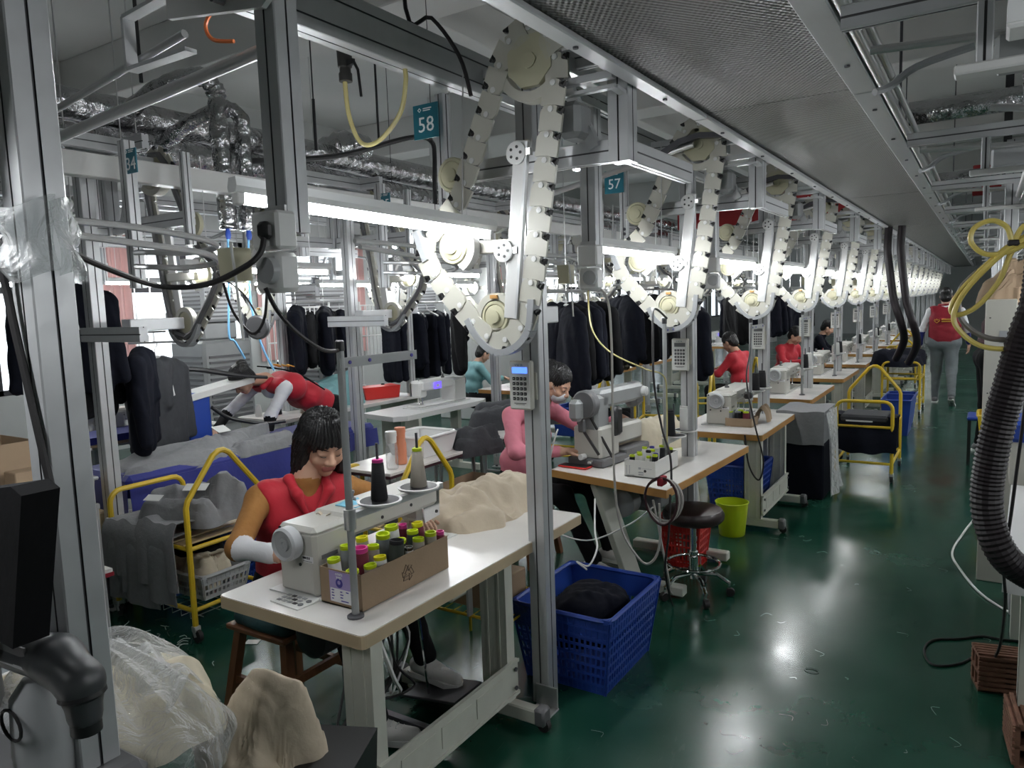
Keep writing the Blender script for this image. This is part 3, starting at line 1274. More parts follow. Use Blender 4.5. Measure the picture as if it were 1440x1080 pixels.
# ---------------------------------------------------------------- tube lamps, power drops, keypads, sloped rails
def tube_lamp(length=1.09):
    t = thing('tube_lamp', '', 'lamp', (0, 0, 0))
    h = length / 2
    b = MB()
    b.prism([(-0.022, 0.0), (0.022, 0.0), (0.030, 0.018), (0.022, 0.045), (-0.022, 0.045), (-0.030, 0.018)], (0, 0, 0), (1, 0, 0), (0, 0, 1), -h, h, 'light_housing')
    b.build('housing', t, local=True)
    b = MB()
    b.cyl((0, -h + 0.02, -0.016), (0, h - 0.02, -0.016), 0.0155, 'tube_glow', n=10)
    b.build('tube', t, local=True)
    for s in (-1, 1):
        b = MB()
        b.box(-0.02, 0.02, s * (h - 0.02) - 0.012, s * (h - 0.02) + 0.012, -0.034, 0.002, 'white_plastic', 0.003)
        b.build('end_cap', t, local=True)
    b = MB()
    for s in (-1, 1):
        b.cyl((0, s * h * 0.7, 0.04), (0, s * h * 0.7, 0.64), 0.003, 'steel', n=5)
    b.build('hanging_wires', t, local=True)['kind'] = 'stuff'
    return t


lamp0 = tube_lamp()
lamp0.location = (-1.79, 1.985, 2.04)
lamp0.rotation_euler = (R(-3.5), 0, R(-11))
tag(lamp0, 'long bright tube lamp under the beam in front of the first chain lift', 'lamp', 'tube lamps over the aisle stations')
la = dup(lamp0, (-1.72, 0.10, 2.03), 'tube lamp of the nearest station, beside the camera')
lb = dup(lamp0, (0.95, 1.3, 2.05), 'tube lamp right of the aisle, beside the camera')
for k in range(1, 16):
    l = dup(lamp0, (-1.66, 1.97 + S * k, 1.985), 'tube lamp hanging before the ' + ORD[k] + ' chain lift beside the aisle')
    l.rotation_euler = (R(-1.0), 0, R(-5))


def socket_box():
    t = thing('socket_box', '', 'socket box', (0, 0, 0), 'socket boxes on the drop posts')
    b = MB()
    b.obox((0, 0, 0.055), (0.105, 0.07, 0.10), None, 'white_plastic', 0.008)
    b.build('upper_box', t, local=True)
    b = MB()
    b.obox((0.002, 0.0, -0.055), (0.10, 0.075, 0.105), None, 'white_plastic', 0.012)
    b.lathe([(0.036, 0), (0.034, 0.02), (0.002, 0.026)], (0.022, -0.037, -0.05), 'bin_grey', axis=(0, -1, 0), n=18)
    b.build('lower_box', t, local=True)
    return t


sb0 = socket_box()
for k in range(0, 8):
    t = extr = None
    b = MB()
    b.tslot((-1.62, 1.42 + S * k, 1.93), (-1.62, 1.42 + S * k, 2.78), 0.08)
    b.box(-1.66, -1.58, 1.372 + S * k, 1.38 + S * k, 1.95, 2.0, 'steel')
    solo(b, 'drop_post', 'short hanging aluminium post holding the ' + ORD[k] + ' socket box', 'post', 'hanging drop posts')
    lab = 'white double socket box on the ' + ORD[k] + ' hanging post' + (' with a thick black plug' if k == 0 else '')
    s = sb0 if k == 0 else dup(sb0, (0, 0, 0), lab)
    s.location = (-1.60, 1.35 + S * k, 1.875)
    s['label'] = lab
    b = MB()
    x, y, z = -1.705, 1.30 + S * k, 1.845
    b.bar((x, y + 0.025, z), (-1.61, 1.42 + S * k - 0.035, z + 0.10), 0.012, 0.012, 'steel')
    b.prism([(-0.032, 0.045), (0.03, 0.045), (0.03, -0.042), (-0.026, -0.042)], (x, y, z), (1, 0, 0), (0, 0, 1), -0.03, 0.03, 'cream_disc')
    b.tube(cr([(x + 0.02, y - 0.02, z + 0.045), (x + 0.035, y - 0.035, z + 0.05), (x + 0.045, y - 0.035, z - 0.05), (x + 0.05, y - 0.03, z - 0.2)], 4), 0.004, 'white_cable', n=5)
    solo(b, 'ballast_box', 'small olive cream control box beside the ' + ORD[k] + ' socket box', 'control box', 'control boxes beside the socket boxes')
# the plug on the nearest box
pl = MB()
pl.obox((-1.578, 1.30, 1.927), (0.04, 0.03, 0.046), None, 'black_plastic', 0.01)
pl.tube(cr([(-1.575, 1.295, 1.91), (-1.575, 1.28, 1.87), (-1.60, 1.25, 1.835), (-1.72, 1.22, 1.795), (-1.86, 1.18, 1.795), (-1.80, 1.02, 1.83), (-1.72, 0.86, 1.875), (-1.62, 0.76, 1.895),
                (-1.585, 0.685, 1.86), (-1.575, 0.685, 1.75), (-1.55, 0.69, 1.6), (-1.50, 0.69, 1.4)], 6), 0.0075, 'black_rubber', n=8)
solo(pl, 'power_cable', 'thick black cable swinging from the near post to the plug on the socket box', 'cable')
pl = MB()
pl.tube(cr([(-1.59, 1.30, 1.78), (-1.585, 1.33, 1.72), (-1.62, 1.42, 1.66), (-1.66, 1.55, 1.60), (-1.70, 1.657, 1.59)], 6), 0.006, 'black_rubber', n=6)
pl.tube(cr([(-1.62, 1.33, 1.78), (-1.64, 1.33, 1.70), (-1.68, 1.32, 1.66), (-1.74, 1.31, 1.72), (-1.76, 1.30, 1.80)], 6), 0.004, 'black_rubber', n=6)
solo(pl, 'machine_cable', 'black cord from the socket box down to the thread stand top', 'cable')


def keypad():
    t = thing('keypad_terminal', '', 'terminal', (0, 0, 0), 'keypad terminals on the posts')
    b = MB()
    b.obox((0, 0, 0), (0.105, 0.03, 0.20), None, 'cream_plastic', 0.006)
    b.obox((0.0, -0.0155, 0.0), (0.094, 0.004, 0.188), None, 'carton_white', 0.001)
    b.box(0.02, 0.06, 0.015, 0.045, -0.06, 0.05, 'cream_plastic')
    b.build('housing', t, local=True)
    b = MB()
    b.obox((0.002, -0.0185, 0.062), (0.070, 0.003, 0.024), None, 'screen_blue')
    b.build('screen', t, local=True)
    kb = MB()
    kb.obox((0, 0, 0), (0.0125, 0.004, 0.0125), None, 'black_plastic', 0.001)
    kb.obox((0, -0.0022, 0), (0.005, 0.0006, 0.002), None, 'label_white')
    me = kb.mesh('key')
    for i in range(4):
        for j in range(5):
            o = bpy.data.objects.new('key', me)
            COL.objects.link(o)
            o.parent = t
            o.location = (-0.0255 + i * 0.0175, -0.0195, 0.028 - j * 0.0205)
    b = MB()
    b.box(-0.028, 0.030, -0.0182, -0.0174, -0.0745, -0.072, 'ink')
    b.box(-0.020, 0.022, -0.0182, -0.0174, -0.079, -0.0775, 'ink')
    for i, x in enumerate((-0.016, -0.008, 0.0, 0.008, 0.016)):
        b.bar((x - 0.003, -0.0178, 0.088), (x + (0.002 if i % 2 else -0.001), -0.0178, 0.079), 0.0018, 0.0012, 'sign_teal', up=(0, 1, 0))
    b.build('print', t, local=True)
    return t


kp = keypad()
for k in range(0, 8):
    lab = 'keypad terminal with ' + ('lit blue' if k == 0 else 'dark') + ' display fixed to the ' + ORD[k] + ' aisle post'
    q = kp if k == 0 else dup(kp, (0, 0, 0), lab)
    if k:
        for c in q.children:
            if c.name.startswith('screen'):
                if k == 1:
                    dark_screen = c.data.copy()
                    dark_screen.materials[0] = MATS['ink_blue' if k > 1 else 'machine_dark']
                c.data = dark_screen
    q.location = (-1.585, YK(k) - 0.065, 1.385 - (0.02 if k else 0))
    q['label'] = lab

# sloped rail pipes that feed every station
for k in range(0, 12):
    t = thing('sloped_rail', 'sloping rail pipe with a dark end bow at the ' + ORD[k + 1] + ' aisle station', 'rail', (-1.36, 4.3 + S * k, 2.56), 'sloping rails to the aisle stations')
    y = 4.27 + S * k - 0.07
    b = MB()
    b.tube([(-1.42, y, 2.575), (-2.42, y, 2.385)], 0.017, 'steel', n=10)
    b.build('pipe', t)
    b = MB()
    b.prism([(-1.62, 2.55), (-1.5, 2.61), (-1.38, 2.63), (-1.27, 2.615), (-1.20, 2.575), (-1.25, 2.585), (-1.38, 2.60), (-1.5, 2.575), (-1.61, 2.52)],
            (0, y - 0.02, 0), (1, 0, 0), (0, 0, 1), -0.02, 0.02, 'dark_steel')
    b.build('end_bow', t)
    b = MB()
    b.tube([(-2.08, y, 2.44), (-2.08, y, 2.70)], 0.008, 'steel', n=6)
    b.box(-2.10, -2.06, y - 0.02, y + 0.02, 2.435, 2.455, 'white_plastic')
    b.build('hanger_clip', t)

# near rail pair with its bracket and the bolted white plate
t = thing('near_rail', 'pair of sloping rail pipes with a square hanging bracket at the top left', 'rail', (-2.4, 1.5, 2.4))
b = MB()
b.tube([(-1.70, 1.5, 2.47), (-2.93, 1.5, 2.388)], 0.019, 'steel', n=12)
b.build('pipe', t)
b = MB()
b.tube([(-2.10, 1.48, 2.575), (-3.12, 1.48, 2.451)], 0.013, 'steel', n=10)
b.build('pipe', t)
b = MB()
q = [(-2.02, 1.44, 2.50), (-2.33, 1.44, 2.50), (-2.33, 1.44, 2.66), (-2.05, 1.44, 2.68), (-2.07, 1.44, 2.63)]
for i in range(4):
    b.bar(q[i], q[i + 1], 0.012, 0.04, 'aluminium', up=(0, 1, 0))
b.build('bracket', t)
b = MB()
b.tube(cr([(-1.74, 1.46, 2.62), (-1.86, 1.44, 2.60), (-1.94, 1.44, 2.56), (-1.93, 1.45, 2.515), (-1.86, 1.47, 2.50)], 5), 0.006, 'orange_cable', n=6)
b.build('orange_cable', t)
t = thing('bracket_plate', 'pale bolted plate at the top of the nearest hanging post', 'bracket', (-1.7, 1.36, 2.5))
b = MB()
b.prism([(-2.0, 2.56), (-1.60, 2.50), (-1.50, 2.56), (-1.50, 2.86), (-2.0, 2.86)], (0, 1.365, 0), (1, 0, 0), (0, 0, 1), -0.008, 0.008, 'white_paint')
b.build('plate', t)
for x, z in ((-1.74, 2.50), (-1.66, 2.52)):
    b = MB()
    b.cyl((x, 1.35, z + 0.045), (x, 1.315, z + 0.045), 0.012, 'dark_steel', n=8)
    b.bar((x, 1.33, z + 0.045), (x + 0.05, 1.33, z + 0.07), 0.010, 0.010, 'dark_steel')
    b.build('bolt', t)


def sign(label, num, x, y, z, w=0.13, h=0.14):
    t = thing('number_sign', label, 'sign', (x, y, z), 'teal station number signs')
    b = MB()
    b.obox((x, y, z), (w, 0.006, h), None, 'sign_teal')
    b.build('plate', t)
    text(num, 0.088, (x + 0.002, y - 0.004, z - 0.016), (1, 0, 0), (0, 0, 1), 'sign_white', t, 'number')
    b = MB()
    b.tube([(x - 0.03, y - 0.004, z + 0.055), (x - 0.022, y - 0.004, z + 0.048), (x - 0.03, y - 0.004, z + 0.040), (x - 0.038, y - 0.004, z + 0.048)], 0.002, 'sign_white', n=4, closed=True)
    for zz, l in ((0.052, 0.045), (0.044, 0.038)):
        b.box(x - 0.012, x - 0.012 + l, y - 0.004, y - 0.003, z + zz - 0.002, z + zz + 0.002, 'sign_white')
    b.build('emblem', t)
    return t


sign('teal sign with white number 58 on the beam before the first chain lift', '58', -2.0, 2.52, 2.487)
sign('teal sign with white number 57 before the second chain lift', '57', -2.0, 2.52 + S, 2.455)


# ================================================================== sewing tables
def sewing_table(w=0.70, l=1.47, edge='table_edge', legs=(0.05, 0.82), h=0.72):
    """Local origin: near right corner of the top on the floor; the top spans x -w..0 and y 0..l."""
    t = thing('sewing_table', '', 'table', (0, 0, 0), 'sewing tables beside the aisle')

    def rr(x0, x1, y0, y1, r):
        out = []
        for cx, cy, a0 in ((x1 - r, y0 + r, -90), (x1 - r, y1 - r, 0), (x0 + r, y1 - r, 90), (x0 + r, y0 + r, 180)):
            out += [(cx + r * math.cos(R(a0 + a)), cy + r * math.sin(R(a0 + a))) for a in (0, 30, 60, 90)]
        return out
    b = MB()
    b.prism(rr(-w, 0, 0, l, 0.018), (0, 0, h - 0.045), (1, 0, 0), (0, 1, 0), 0, 0.042, edge)
    b.prism(rr(-w + 0.002, -0.002, 0.002, l - 0.002, 0.018), (0, 0, h - 0.004), (1, 0, 0), (0, 1, 0), 0, 0.004, 'laminate')
    b.build('tabletop', t, local=True)
    for y in legs:
        b = MB()
        b.box(-0.145, -0.02, y, y + 0.006, 0.09, h - 0.045, 'ivory_paint')
        b.box(-0.145, -0.139, y, y + 0.055, 0.09, h - 0.045, 'ivory_paint')
        b.box(-0.026, -0.02, y, y + 0.055, 0.09, h - 0.045, 'ivory_paint')
        b.box(-0.115, -0.105, y - 0.004, y, 0.09, h - 0.045, 'ivory_paint')
        b.box(-0.060, -0.050, y - 0.004, y, 0.09, h - 0.045, 'ivory_paint')
        b.build('leg', t, local=True)
        b = MB()
        b.box(-0.66, 0.14, y + 0.002, y + 0.055, 0.03, 0.09, 'ivory_paint', 0.006)
        f = b.build('foot', t, local=True)
        for x in (-0.62, 0.12):
            b = MB()
            b.obox((x, y + 0.028, 0.065), (0.05, 0.062, 0.075), None, 'machine_dark', 0.01)
            b.lathe([(0.026, -0.012), (0.028, 0), (0.026, 0.012)], (x + 0.01, y + 0.028, 0.028), 'black_rubber', axis=(0, 1, 0), n=14)
            b.build('caster', f, local=True)
    b = MB()
    y0, y1 = legs[0] + 0.0, legs[1] + 0.06
    b.box(-0.02, -0.008, y0, y1, 0.115, 0.265, 'ivory_paint', 0.002)
    b.box(-0.008, -0.001, y0, y1, 0.115, 0.128, 'ivory_paint')
    b.box(-0.008, -0.001, y0, y1, 0.252, 0.265, 'ivory_paint')
    for q in (0.12, 0.38, 0.64):
        a = y0 + (y1 - y0) * q
        b.box(-0.008, -0.0045, a, a + (y1 - y0) * 0.22, 0.15, 0.23, 'ivory_paint', 0.001)
    p = b.build('stretcher_panel', t, local=True)
    for y in (legs[0] + 0.03, legs[1] + 0.03):
        for z in (0.15, 0.23):
            b = MB()
            b.cyl((-0.002, y, z), (0.004, y, z), 0.009, 'dark_steel', n=8)
            b.build('bolt', p, local=True)
    return t


G_TABLE = 'sewing tables beside the aisle'
tb1 = sewing_table()
tb1.location = (-1.575, 1.56, 0)
tb1['label'] = 'nearest white topped sewing table with pale edge and ivory legs'
tb3 = sewing_table(0.68, 1.26, 'orange_edge', (0.05, 0.80))
tb3.location = (-1.315, 5.33, 0)
tb3['label'] = 'third sewing table from the camera with orange wooden edge and a grey machine'
for k in range(3, 11):
    dup(tb3, (-1.35, 5.33 + S * (k - 2) + 0.1, 0), ORD[k] + ' sewing table beside the aisle from the camera, orange wooden edge')
# the second table stands askew on a slanting leg
t = thing('sewing_table', 'second sewing table, orange wooden edge, slanting ivory leg, red phone lying on it', 'table', (-1.375, 3.60, 0), G_TABLE)
b = MB()
A, B_, C_, D_ = (-1.375, 3.60), (-1.305, 4.93), (-2.09, 5.03), (-2.17, 3.78)
b.prism([A, B_, C_, D_], (0, 0, 0.675), (1, 0, 0), (0, 1, 0), 0, 0.042, 'orange_edge')
b.prism([(-1.378, 3.603), (-1.308, 4.927), (-2.088, 5.027), (-2.167, 3.783)], (0, 0, 0.716), (1, 0, 0), (0, 1, 0), 0, 0.004, 'laminate')
b.build('tabletop', t)
b = MB()
b.bar((-1.86, 3.80, 0.675), (-1.71, 3.93, 0.05), 0.115, 0.05, 'ivory_paint', up=(1, -0.3, 0), ch=0.004)
b.build('leg', t)
b = MB()
b.bar((-1.62, 4.66, 0.675), (-1.55, 4.62, 0.05), 0.11, 0.05, 'ivory_paint', up=(1, 0, 0), ch=0.004)
b.build('leg', t)
for y, x0, x1 in ((3.94, -2.05, -1.40), (4.62, -2.0, -1.35)):
    b = MB()
    b.box(x0, x1, y - 0.035, y + 0.035, 0.02, 0.075, 'ivory_paint', 0.006)
    b.build('foot', t)
b = MB()
b.obox((-1.70, 4.18, 0.54), (0.20, 0.22, 0.20), None, 'machine_dark', 0.03)
b.lathe([(0.085, 0), (0.085, 0.10), (0.05, 0.12)], (-1.78, 4.02, 0.52), 'grey_paint', axis=(0, -1, 0), n=18)
b.build('motor', t)


# ================================================================== lockstitch machines
def lockstitch(body='machine_grey', screen=False):
    """Local origin on the table under the near end of the pillar; the arm runs along +y."""
    t = thing('sewing_machine', '', 'sewing machine', (0, 0, 0), 'sewing machines on the tables')
    b = MB()
    b.box(-0.095, 0.095, 0.0, 0.20, 0.004, 0.235, body, 0.014)
    b.box(-0.082, 0.088, 0.15, 0.70, 0.165, 0.262, body, 0.016)
    b.box(-0.095, 0.095, 0.0, 0.21, 0.215, 0.250, body, 0.018)
    b.box(-0.060, 0.062, 0.60, 0.72, 0.10, 0.258, body, 0.018)
    b.build('body', t, local=True)
    b = MB()
    b.box(-0.13, 0.10, -0.02, 0.80, 0.001, 0.006, 'white_plastic')
    b.box(-0.09, 0.09, 0.20, 0.76, 0.006, 0.022, body, 0.006)
    b.build('bed', t, local=True)
    b = MB()
    b.lathe([(0.012, 0.0), (0.045, 0.0), (0.052, 0.012), (0.060, 0.016), (0.060, 0.05), (0.052, 0.058), (0.046, 0.048), (0.024, 0.044), (0.022, 0.052), (0.012, 0.052), (0.010, 0.046), (0.002, 0.046)],
            (-0.005, 0.002, 0.195), 'bin_grey' if not screen else 'machine_dark', axis=(0, -1, 0), n=26)
    b.build('handwheel', t, local=True)
    b = MB()
    b.box(0.0955, 0.0965, 0.03, 0.105, 0.135, 0.15, 'machine_dark')
    b.box(0.03, 0.085, -0.0012, 0.0, 0.128, 0.150, 'label_white')
    b.box(0.034, 0.052, -0.0018, -0.0008, 0.140, 0.147, 'ink')
    b.box(0.055, 0.06, -0.0018, -0.0008, 0.139, 0.148, 'ink')
    b.box(0.064, 0.069, -0.0018, -0.0008, 0.139, 0.148, 'ink')
    b.box(0.034, 0.08, -0.0018, -0.0008, 0.131, 0.1325, 'ink')
    for x, z in ((0.02, 0.115), (-0.06, 0.12), (-0.075, 0.235)):
        b.cyl((x, -0.003, z), (x, 0.001, z), 0.006, 'black_plastic', n=8)
    for y, z in ((0.19, 0.21), (0.35, 0.20), (0.52, 0.205)):
        b.cyl((0.086, y, z), (0.0905, y, z), 0.007, 'black_plastic', n=8)
    b.build('marks_and_screws', t, local=True)['kind'] = 'stuff'
    b = MB()
    for x in (-0.02, 0.02):
        b.cyl((x, 0.64, 0.10), (x, 0.64, 0.035), 0.006, 'chrome', n=8)
    b.box(-0.03, 0.03, 0.625, 0.66, 0.024, 0.034, 'chrome', 0.003)
    b.cyl((0.0, 0.66, 0.26), (0.0, 0.66, 0.29), 0.008, 'chrome', n=8)
    b.build('presser_foot', t, local=True)
    b = MB()
    b.prism([(0.62, 0.10), (0.72, 0.11), (0.725, 0.235), (0.70, 0.262), (0.64, 0.262), (0.61, 0.23)], (0.064, 0, 0), (0, 1, 0), (0, 0, 1), 0.0, 0.008, 'chrome')
    for y, z in ((0.645, 0.235), (0.69, 0.235), (0.65, 0.205), (0.69, 0.2), (0.70, 0.13)):
        b.cyl((0.072, y, z), (0.075, y, z), 0.007, 'ink', n=8)
    b.build('face_plate', t, local=True)
    b = MB()
    b.lathe([(0.018, 0), (0.018, 0.012), (0.010, 0.016), (0.010, 0.03), (0.014, 0.032), (0.013, 0.042), (0.002, 0.043)], (-0.02, 0.30, 0.262), 'machine_dark', n=14)
    b.build('bobbin_winder', t, local=True)
    if screen:
        b = MB()
        b.box(-0.096, -0.0945, 0.42, 0.54, 0.17, 0.24, 'screen_violet')
        b.box(-0.0965, -0.0955, 0.455, 0.50, 0.19, 0.215, 'sign_white')
        b.build('screen', t, local=True)
    return t


G_M = 'sewing machines on the tables'
m1 = lockstitch()
m1.location = (-2.015, 1.70, 0.72)
m1['label'] = 'big grey sewing machine with handwheel, on the nearest table, blue mask on it'
m3 = dup(m1, (-1.72, 5.62, 0.72), 'grey sewing machine with handwheel on the third table', group=G_M)
for k in range(3, 11):
    dup(m1, (-1.74, 5.62 + S * (k - 2) + 0.1, 0.72), 'grey sewing machine on the ' + ORD[k] + ' table beside the aisle', group=G_M)
# control panel set into the tabletop
t = thing('button_console', 'pale flat button panel set in the near corner of the nearest table', 'control panel', (-2.0, 1.64, 0.72))
b = MB()
b.obox((-1.98, 1.655, 0.7225), (0.15, 0.10, 0.005), Matrix.Rotation(R(-4), 3, 'Z'), 'carton_white', 0.001)
b.build('plate', t)
for i in range(4):
    for j in range(3):
        b = MB()
        b.obox((-2.035 + i * 0.026, 1.632 + j * 0.022, 0.7255), (0.018, 0.013, 0.002), None, 'grey_plastic' if (i + j) % 3 else 'black_plastic')
        b.build('button', t)
for x, y in ((-1.93, 1.632), (-1.925, 1.665)):
    b = MB()
    b.cyl((x, y, 0.725), (x, y, 0.728), 0.010, 'machine_dark', n=10)
    b.build('button', t)
# folded blue mask and a scrap on the machine
b = MB()
b.sheet(lambda u, v: (-2.04 + 0.09 * u, 1.92 + 0.12 * v, 0.982 + 0.012 * math.sin(6 * u) * math.sin(5 * v) + 0.006), 8, 8, 0.004, 'mask_blue')
solo(b, 'face_mask', 'crumpled light blue face mask lying on the nearest machine', 'mask')
b = MB()
b.sheet(lambda u, v: (-2.06 + 0.06 * u, 1.84 + 0.05 * v, 0.972 + 0.006 * math.sin(7 * u + 3 * v)), 6, 6, 0.003, 'beige_cloth')
solo(b, 'fabric_scrap', 'tiny beige fabric scrap on the nearest machine', 'fabric')

# cylinder arm machine on the second table
t = thing('sewing_machine', 'tall dark grey arm machine with belt guard on the second table', 'sewing machine', (-1.98, 4.06, 0.72), G_M)
rz = Matrix.Rotation(R(-7), 3, 'Z')


def W2(x, y, z):
    p = rz @ Vector((x, y, 0))
    return (-1.99 + p.x, 3.98 + p.y, 0.72 + z)


b = MB()
b.obox(W2(-0.02, 0.08, 0.14), (0.20, 0.22, 0.20), rz, 'machine_grey', 0.015)
b.obox(W2(-0.01, 0.04, 0.32), (0.14, 0.15, 0.22), rz, 'grey_paint', 0.02)
b.obox(W2(0.0, 0.28, 0.40), (0.12, 0.50, 0.11), rz, 'grey_paint', 0.02)
b.obox(W2(0.0, 0.33, 0.16), (0.13, 0.34, 0.12), rz, 'machine_grey', 0.015)
b.build('body', t)
b = MB()
b.obox(W2(-0.02, 0.10, 0.025), (0.26, 0.30, 0.05), rz, 'machine_dark', 0.008)
b.obox(W2(0.06, 0.36, 0.05), (0.10, 0.30, 0.05), rz, 'machine_dark', 0.008)
b.build('base', t)
b = MB()
b.lathe([(0.085, 0), (0.085, 0.045), (0.075, 0.055), (0.01, 0.055)], W2(-0.01, -0.02, 0.38), 'machine_dark', axis=rz @ Vector((0, -1, 0)), n=26)
b.build('handwheel', t)
b = MB()
b.obox(W2(-0.05, -0.09, 0.345), (0.085, 0.07, 0.13), rz, 'grey_paint', 0.022)
b.obox(W2(-0.03, -0.06, 0.25), (0.05, 0.03, 0.08), rz, 'machine_dark', 0.008)
b.build('drive_motor', t)
b = MB()
b.obox(W2(0.0, 0.50, 0.38), (0.10, 0.14, 0.16), rz, 'machine_dark', 0.03)
b.cyl(W2(0, 0.48, 0.31), W2(0, 0.48, 0.18), 0.012, 'machine_dark', n=8)
b.cyl(W2(0.03, 0.50, 0.31), W2(0.03, 0.50, 0.20), 0.008, 'chrome', n=8)
b.lathe([(0.035, 0), (0.03, 0.03), (0.012, 0.04)], W2(0.055, 0.52, 0.40), 'white_plastic', axis=(1, 0, 0), n=14)
b.build('needle_head', t)
b = MB()
b.obox(W2(0.09, 0.14, 0.26), (0.05, 0.09, 0.18), rz, 'black_plastic', 0.02)
b.tube([W2(-0.06, -0.06, 0.27), W2(0.08, -0.05, 0.08)], 0.009, 'black_rubber', n=6)
b.tube([W2(0.02, -0.04, 0.30), W2(0.13, 0.02, 0.06)], 0.009, 'black_rubber', n=6)
b.build('belt', t)
b = MB()
b.cyl(W2(-0.03, -0.04, 0.06), W2(-0.03, -0.085, 0.06), 0.018, 'white_plastic', n=12)
b.build('knob', t)
b = MB()
b.cyl(W2(0.03, -0.04, 0.03), W2(0.03, -0.08, 0.03), 0.014, 'chrome', n=12)
b.build('knob', t)
b = MB()
b.obox((-2.06, 3.885, 0.727), (0.20, 0.085, 0.010), Matrix.Rotation(R(-4), 3, 'Z'), 'red_plastic', 0.004)
b.obox((-2.06, 3.885, 0.7325), (0.18, 0.072, 0.003), Matrix.Rotation(R(-4), 3, 'Z'), 'black_plastic', 0.001)
solo(b, 'phone', 'phone in a red case lying on the second table', 'phone')


# ================================================================== thread stands and cones
def thread_stand(x, y, label, h=0.88, z=0.72, tray=0.36, arm=0.36):
    t = thing('thread_stand', label, 'thread stand', (x, y, z), 'thread stands')
    b = MB()
    b.cyl((x, y, z), (x, y, z + h), 0.0125, 'grey_paint', n=12)
    b.lathe([(0.028, 0), (0.028, 0.006), (0.018, 0.012), (0.014, 0.012)], (x, y, z), 'dark_steel', n=14)
    b.build('pole', t)
    b = MB()
    b.lathe([(0.0145, 0), (0.0145, 0.03), (0.010, 0.034)], (x, y, z + h - 0.012), 'black_plastic', n=12)
    b.build('cap', t)
    b = MB()
    b.bar((x + 0.006, y - 0.012, z + h - 0.05), (x + 0.006, y + arm, z + h - 0.05), 0.004, 0.032, 'grey_paint')
    for q in (0.03, 0.12, arm - 0.03):
        b.cyl((x + 0.007, y + q, z + h - 0.05), (x + 0.012, y + q, z + h - 0.05), 0.006, 'ink_blue', n=8)
    b.build('guide_arm', t)
    b = MB()
    b.bar((x, y, z + tray - 0.025), (x + 0.01, y + 0.46, z + tray - 0.025), 0.022, 0.022, 'steel')
    b.lathe([(0.02, -0.045), (0.02, 0.02)], (x, y, z + tray - 0.02), 'steel', n=12)
    b.build('tray_arm', t)
    for q in (0.14, 0.345):
        b = MB()
        b.lathe([(0.072, 0), (0.076, 0.008), (0.070, 0.010), (0.060, 0.004), (0.01, 0.004)], (x, y + q, z + tray - 0.012), 'white_plastic', n=26)
        b.lathe([(0.066, 0.0), (0.066, 0.003)], (x, y + q, z + tray - 0.007), 'black_plastic', n=24)
        b.cyl((x, y + q, z + tray - 0.01), (x, y + q, z + tray + 0.19), 0.005, 'dark_steel', n=6)
        b.build('spool_tray', t)
    return t


def cone(x, y, z, h, r0, r1, m, cap, label, group='thread cones on the stands'):
    t = thing('thread_cone', label, 'thread cone', (x, y, z), group)
    b = MB()
    b.lathe([(r0 * 0.9, 0), (r0, 0.006), (r1 * 1.05, h * 0.93), (r1 * 0.9, h * 0.95), (0.006, h * 0.95)], (x, y, z), m, n=18)
    b.build('thread', t)
    b = MB()
    b.lathe([(r1 * 0.82, h * 0.94), (r1 * 1.0, h * 0.96), (r1 * 0.98, h * 1.03), (r1 * 0.6, h * 1.05), (0.008, h * 1.04)], (x, y, z), cap, n=16)
    b.build('cone_tip', t)
    return t


thread_stand(-1.70, 1.66, 'grey thread stand with two trays rising in front of the seated woman')
cone(-1.70, 1.80, 1.076, 0.135, 0.029, 0.019, 'thread_black', 'magenta_plastic', 'black thread cone with a magenta tip on the nearest stand')
cone(-1.70, 2.005, 1.076, 0.135, 0.031, 0.018, 'thread_beige', 'lime_plastic', 'beige thread cone with a lime tip on the nearest stand')
thread_stand(-1.575, 4.12, 'thread stand at the second table with cables tied around it', h=0.86, tray=0.17)
cone(-1.60, 4.26, 0.885, 0.15, 0.033, 0.026, 'thread_black', 'thread_black', 'black thread cone on the second table stand')
cone(-1.575, 4.465, 0.885, 0.15, 0.036, 0.034, 'thread_white', 'thread_white', 'white thread cone on the second table stand')
thread_stand(-1.50, 5.72, 'grey thread stand rising from the third table', h=0.80, tray=0.26)
cone(-1.50, 5.86, 0.975, 0.13, 0.034, 0.026, 'thread_black', 'thread_black', 'black thread cone, nearer one on the third table stand')
cone(-1.50, 6.065, 0.975, 0.13, 0.034, 0.026, 'thread_black', 'thread_black', 'black thread cone, farther one on the third table stand')
for k in range(3, 9):
    thread_stand(-1.50, 5.75 + S * (k - 2), 'grey thread stand on the ' + ORD[k] + ' table beside the aisle', h=0.80, tray=0.26)
    for j in range(2):
        cone(-1.50, 5.89 + S * (k - 2) + 0.205 * j, 0.975, 0.13, 0.034, 0.026, ('thread_white', 'thread_black')[(k + j) % 2], ('thread_white', 'thread_black')[(k + j) % 2],
             ('nearer' if j == 0 else 'farther') + ' thread cone on the stand of the ' + ORD[k] + ' table')

# ================================================================== cartons of spools


def carton(x0, x1, y0, y1, z, h, m, label, name='carton', wall=0.004, rim=True):
    t = thing(name, label, 'carton', ((x0 + x1) / 2, (y0 + y1) / 2, z))
    b = MB()
    b.box(x0, x1, y0, y1, z, z + wall, m)
    b.box(x0, x1, y0, y0 + wall, z, z + h, m)
    b.box(x0, x1, y1 - wall, y1, z, z + h, m)
    b.box(x0, x0 + wall, y0 + wall, y1 - wall, z, z + h, m)
    b.box(x1 - wall, x1, y0 + wall, y1 - wall, z, z + h, m)
    b.build('box', t)
    return t


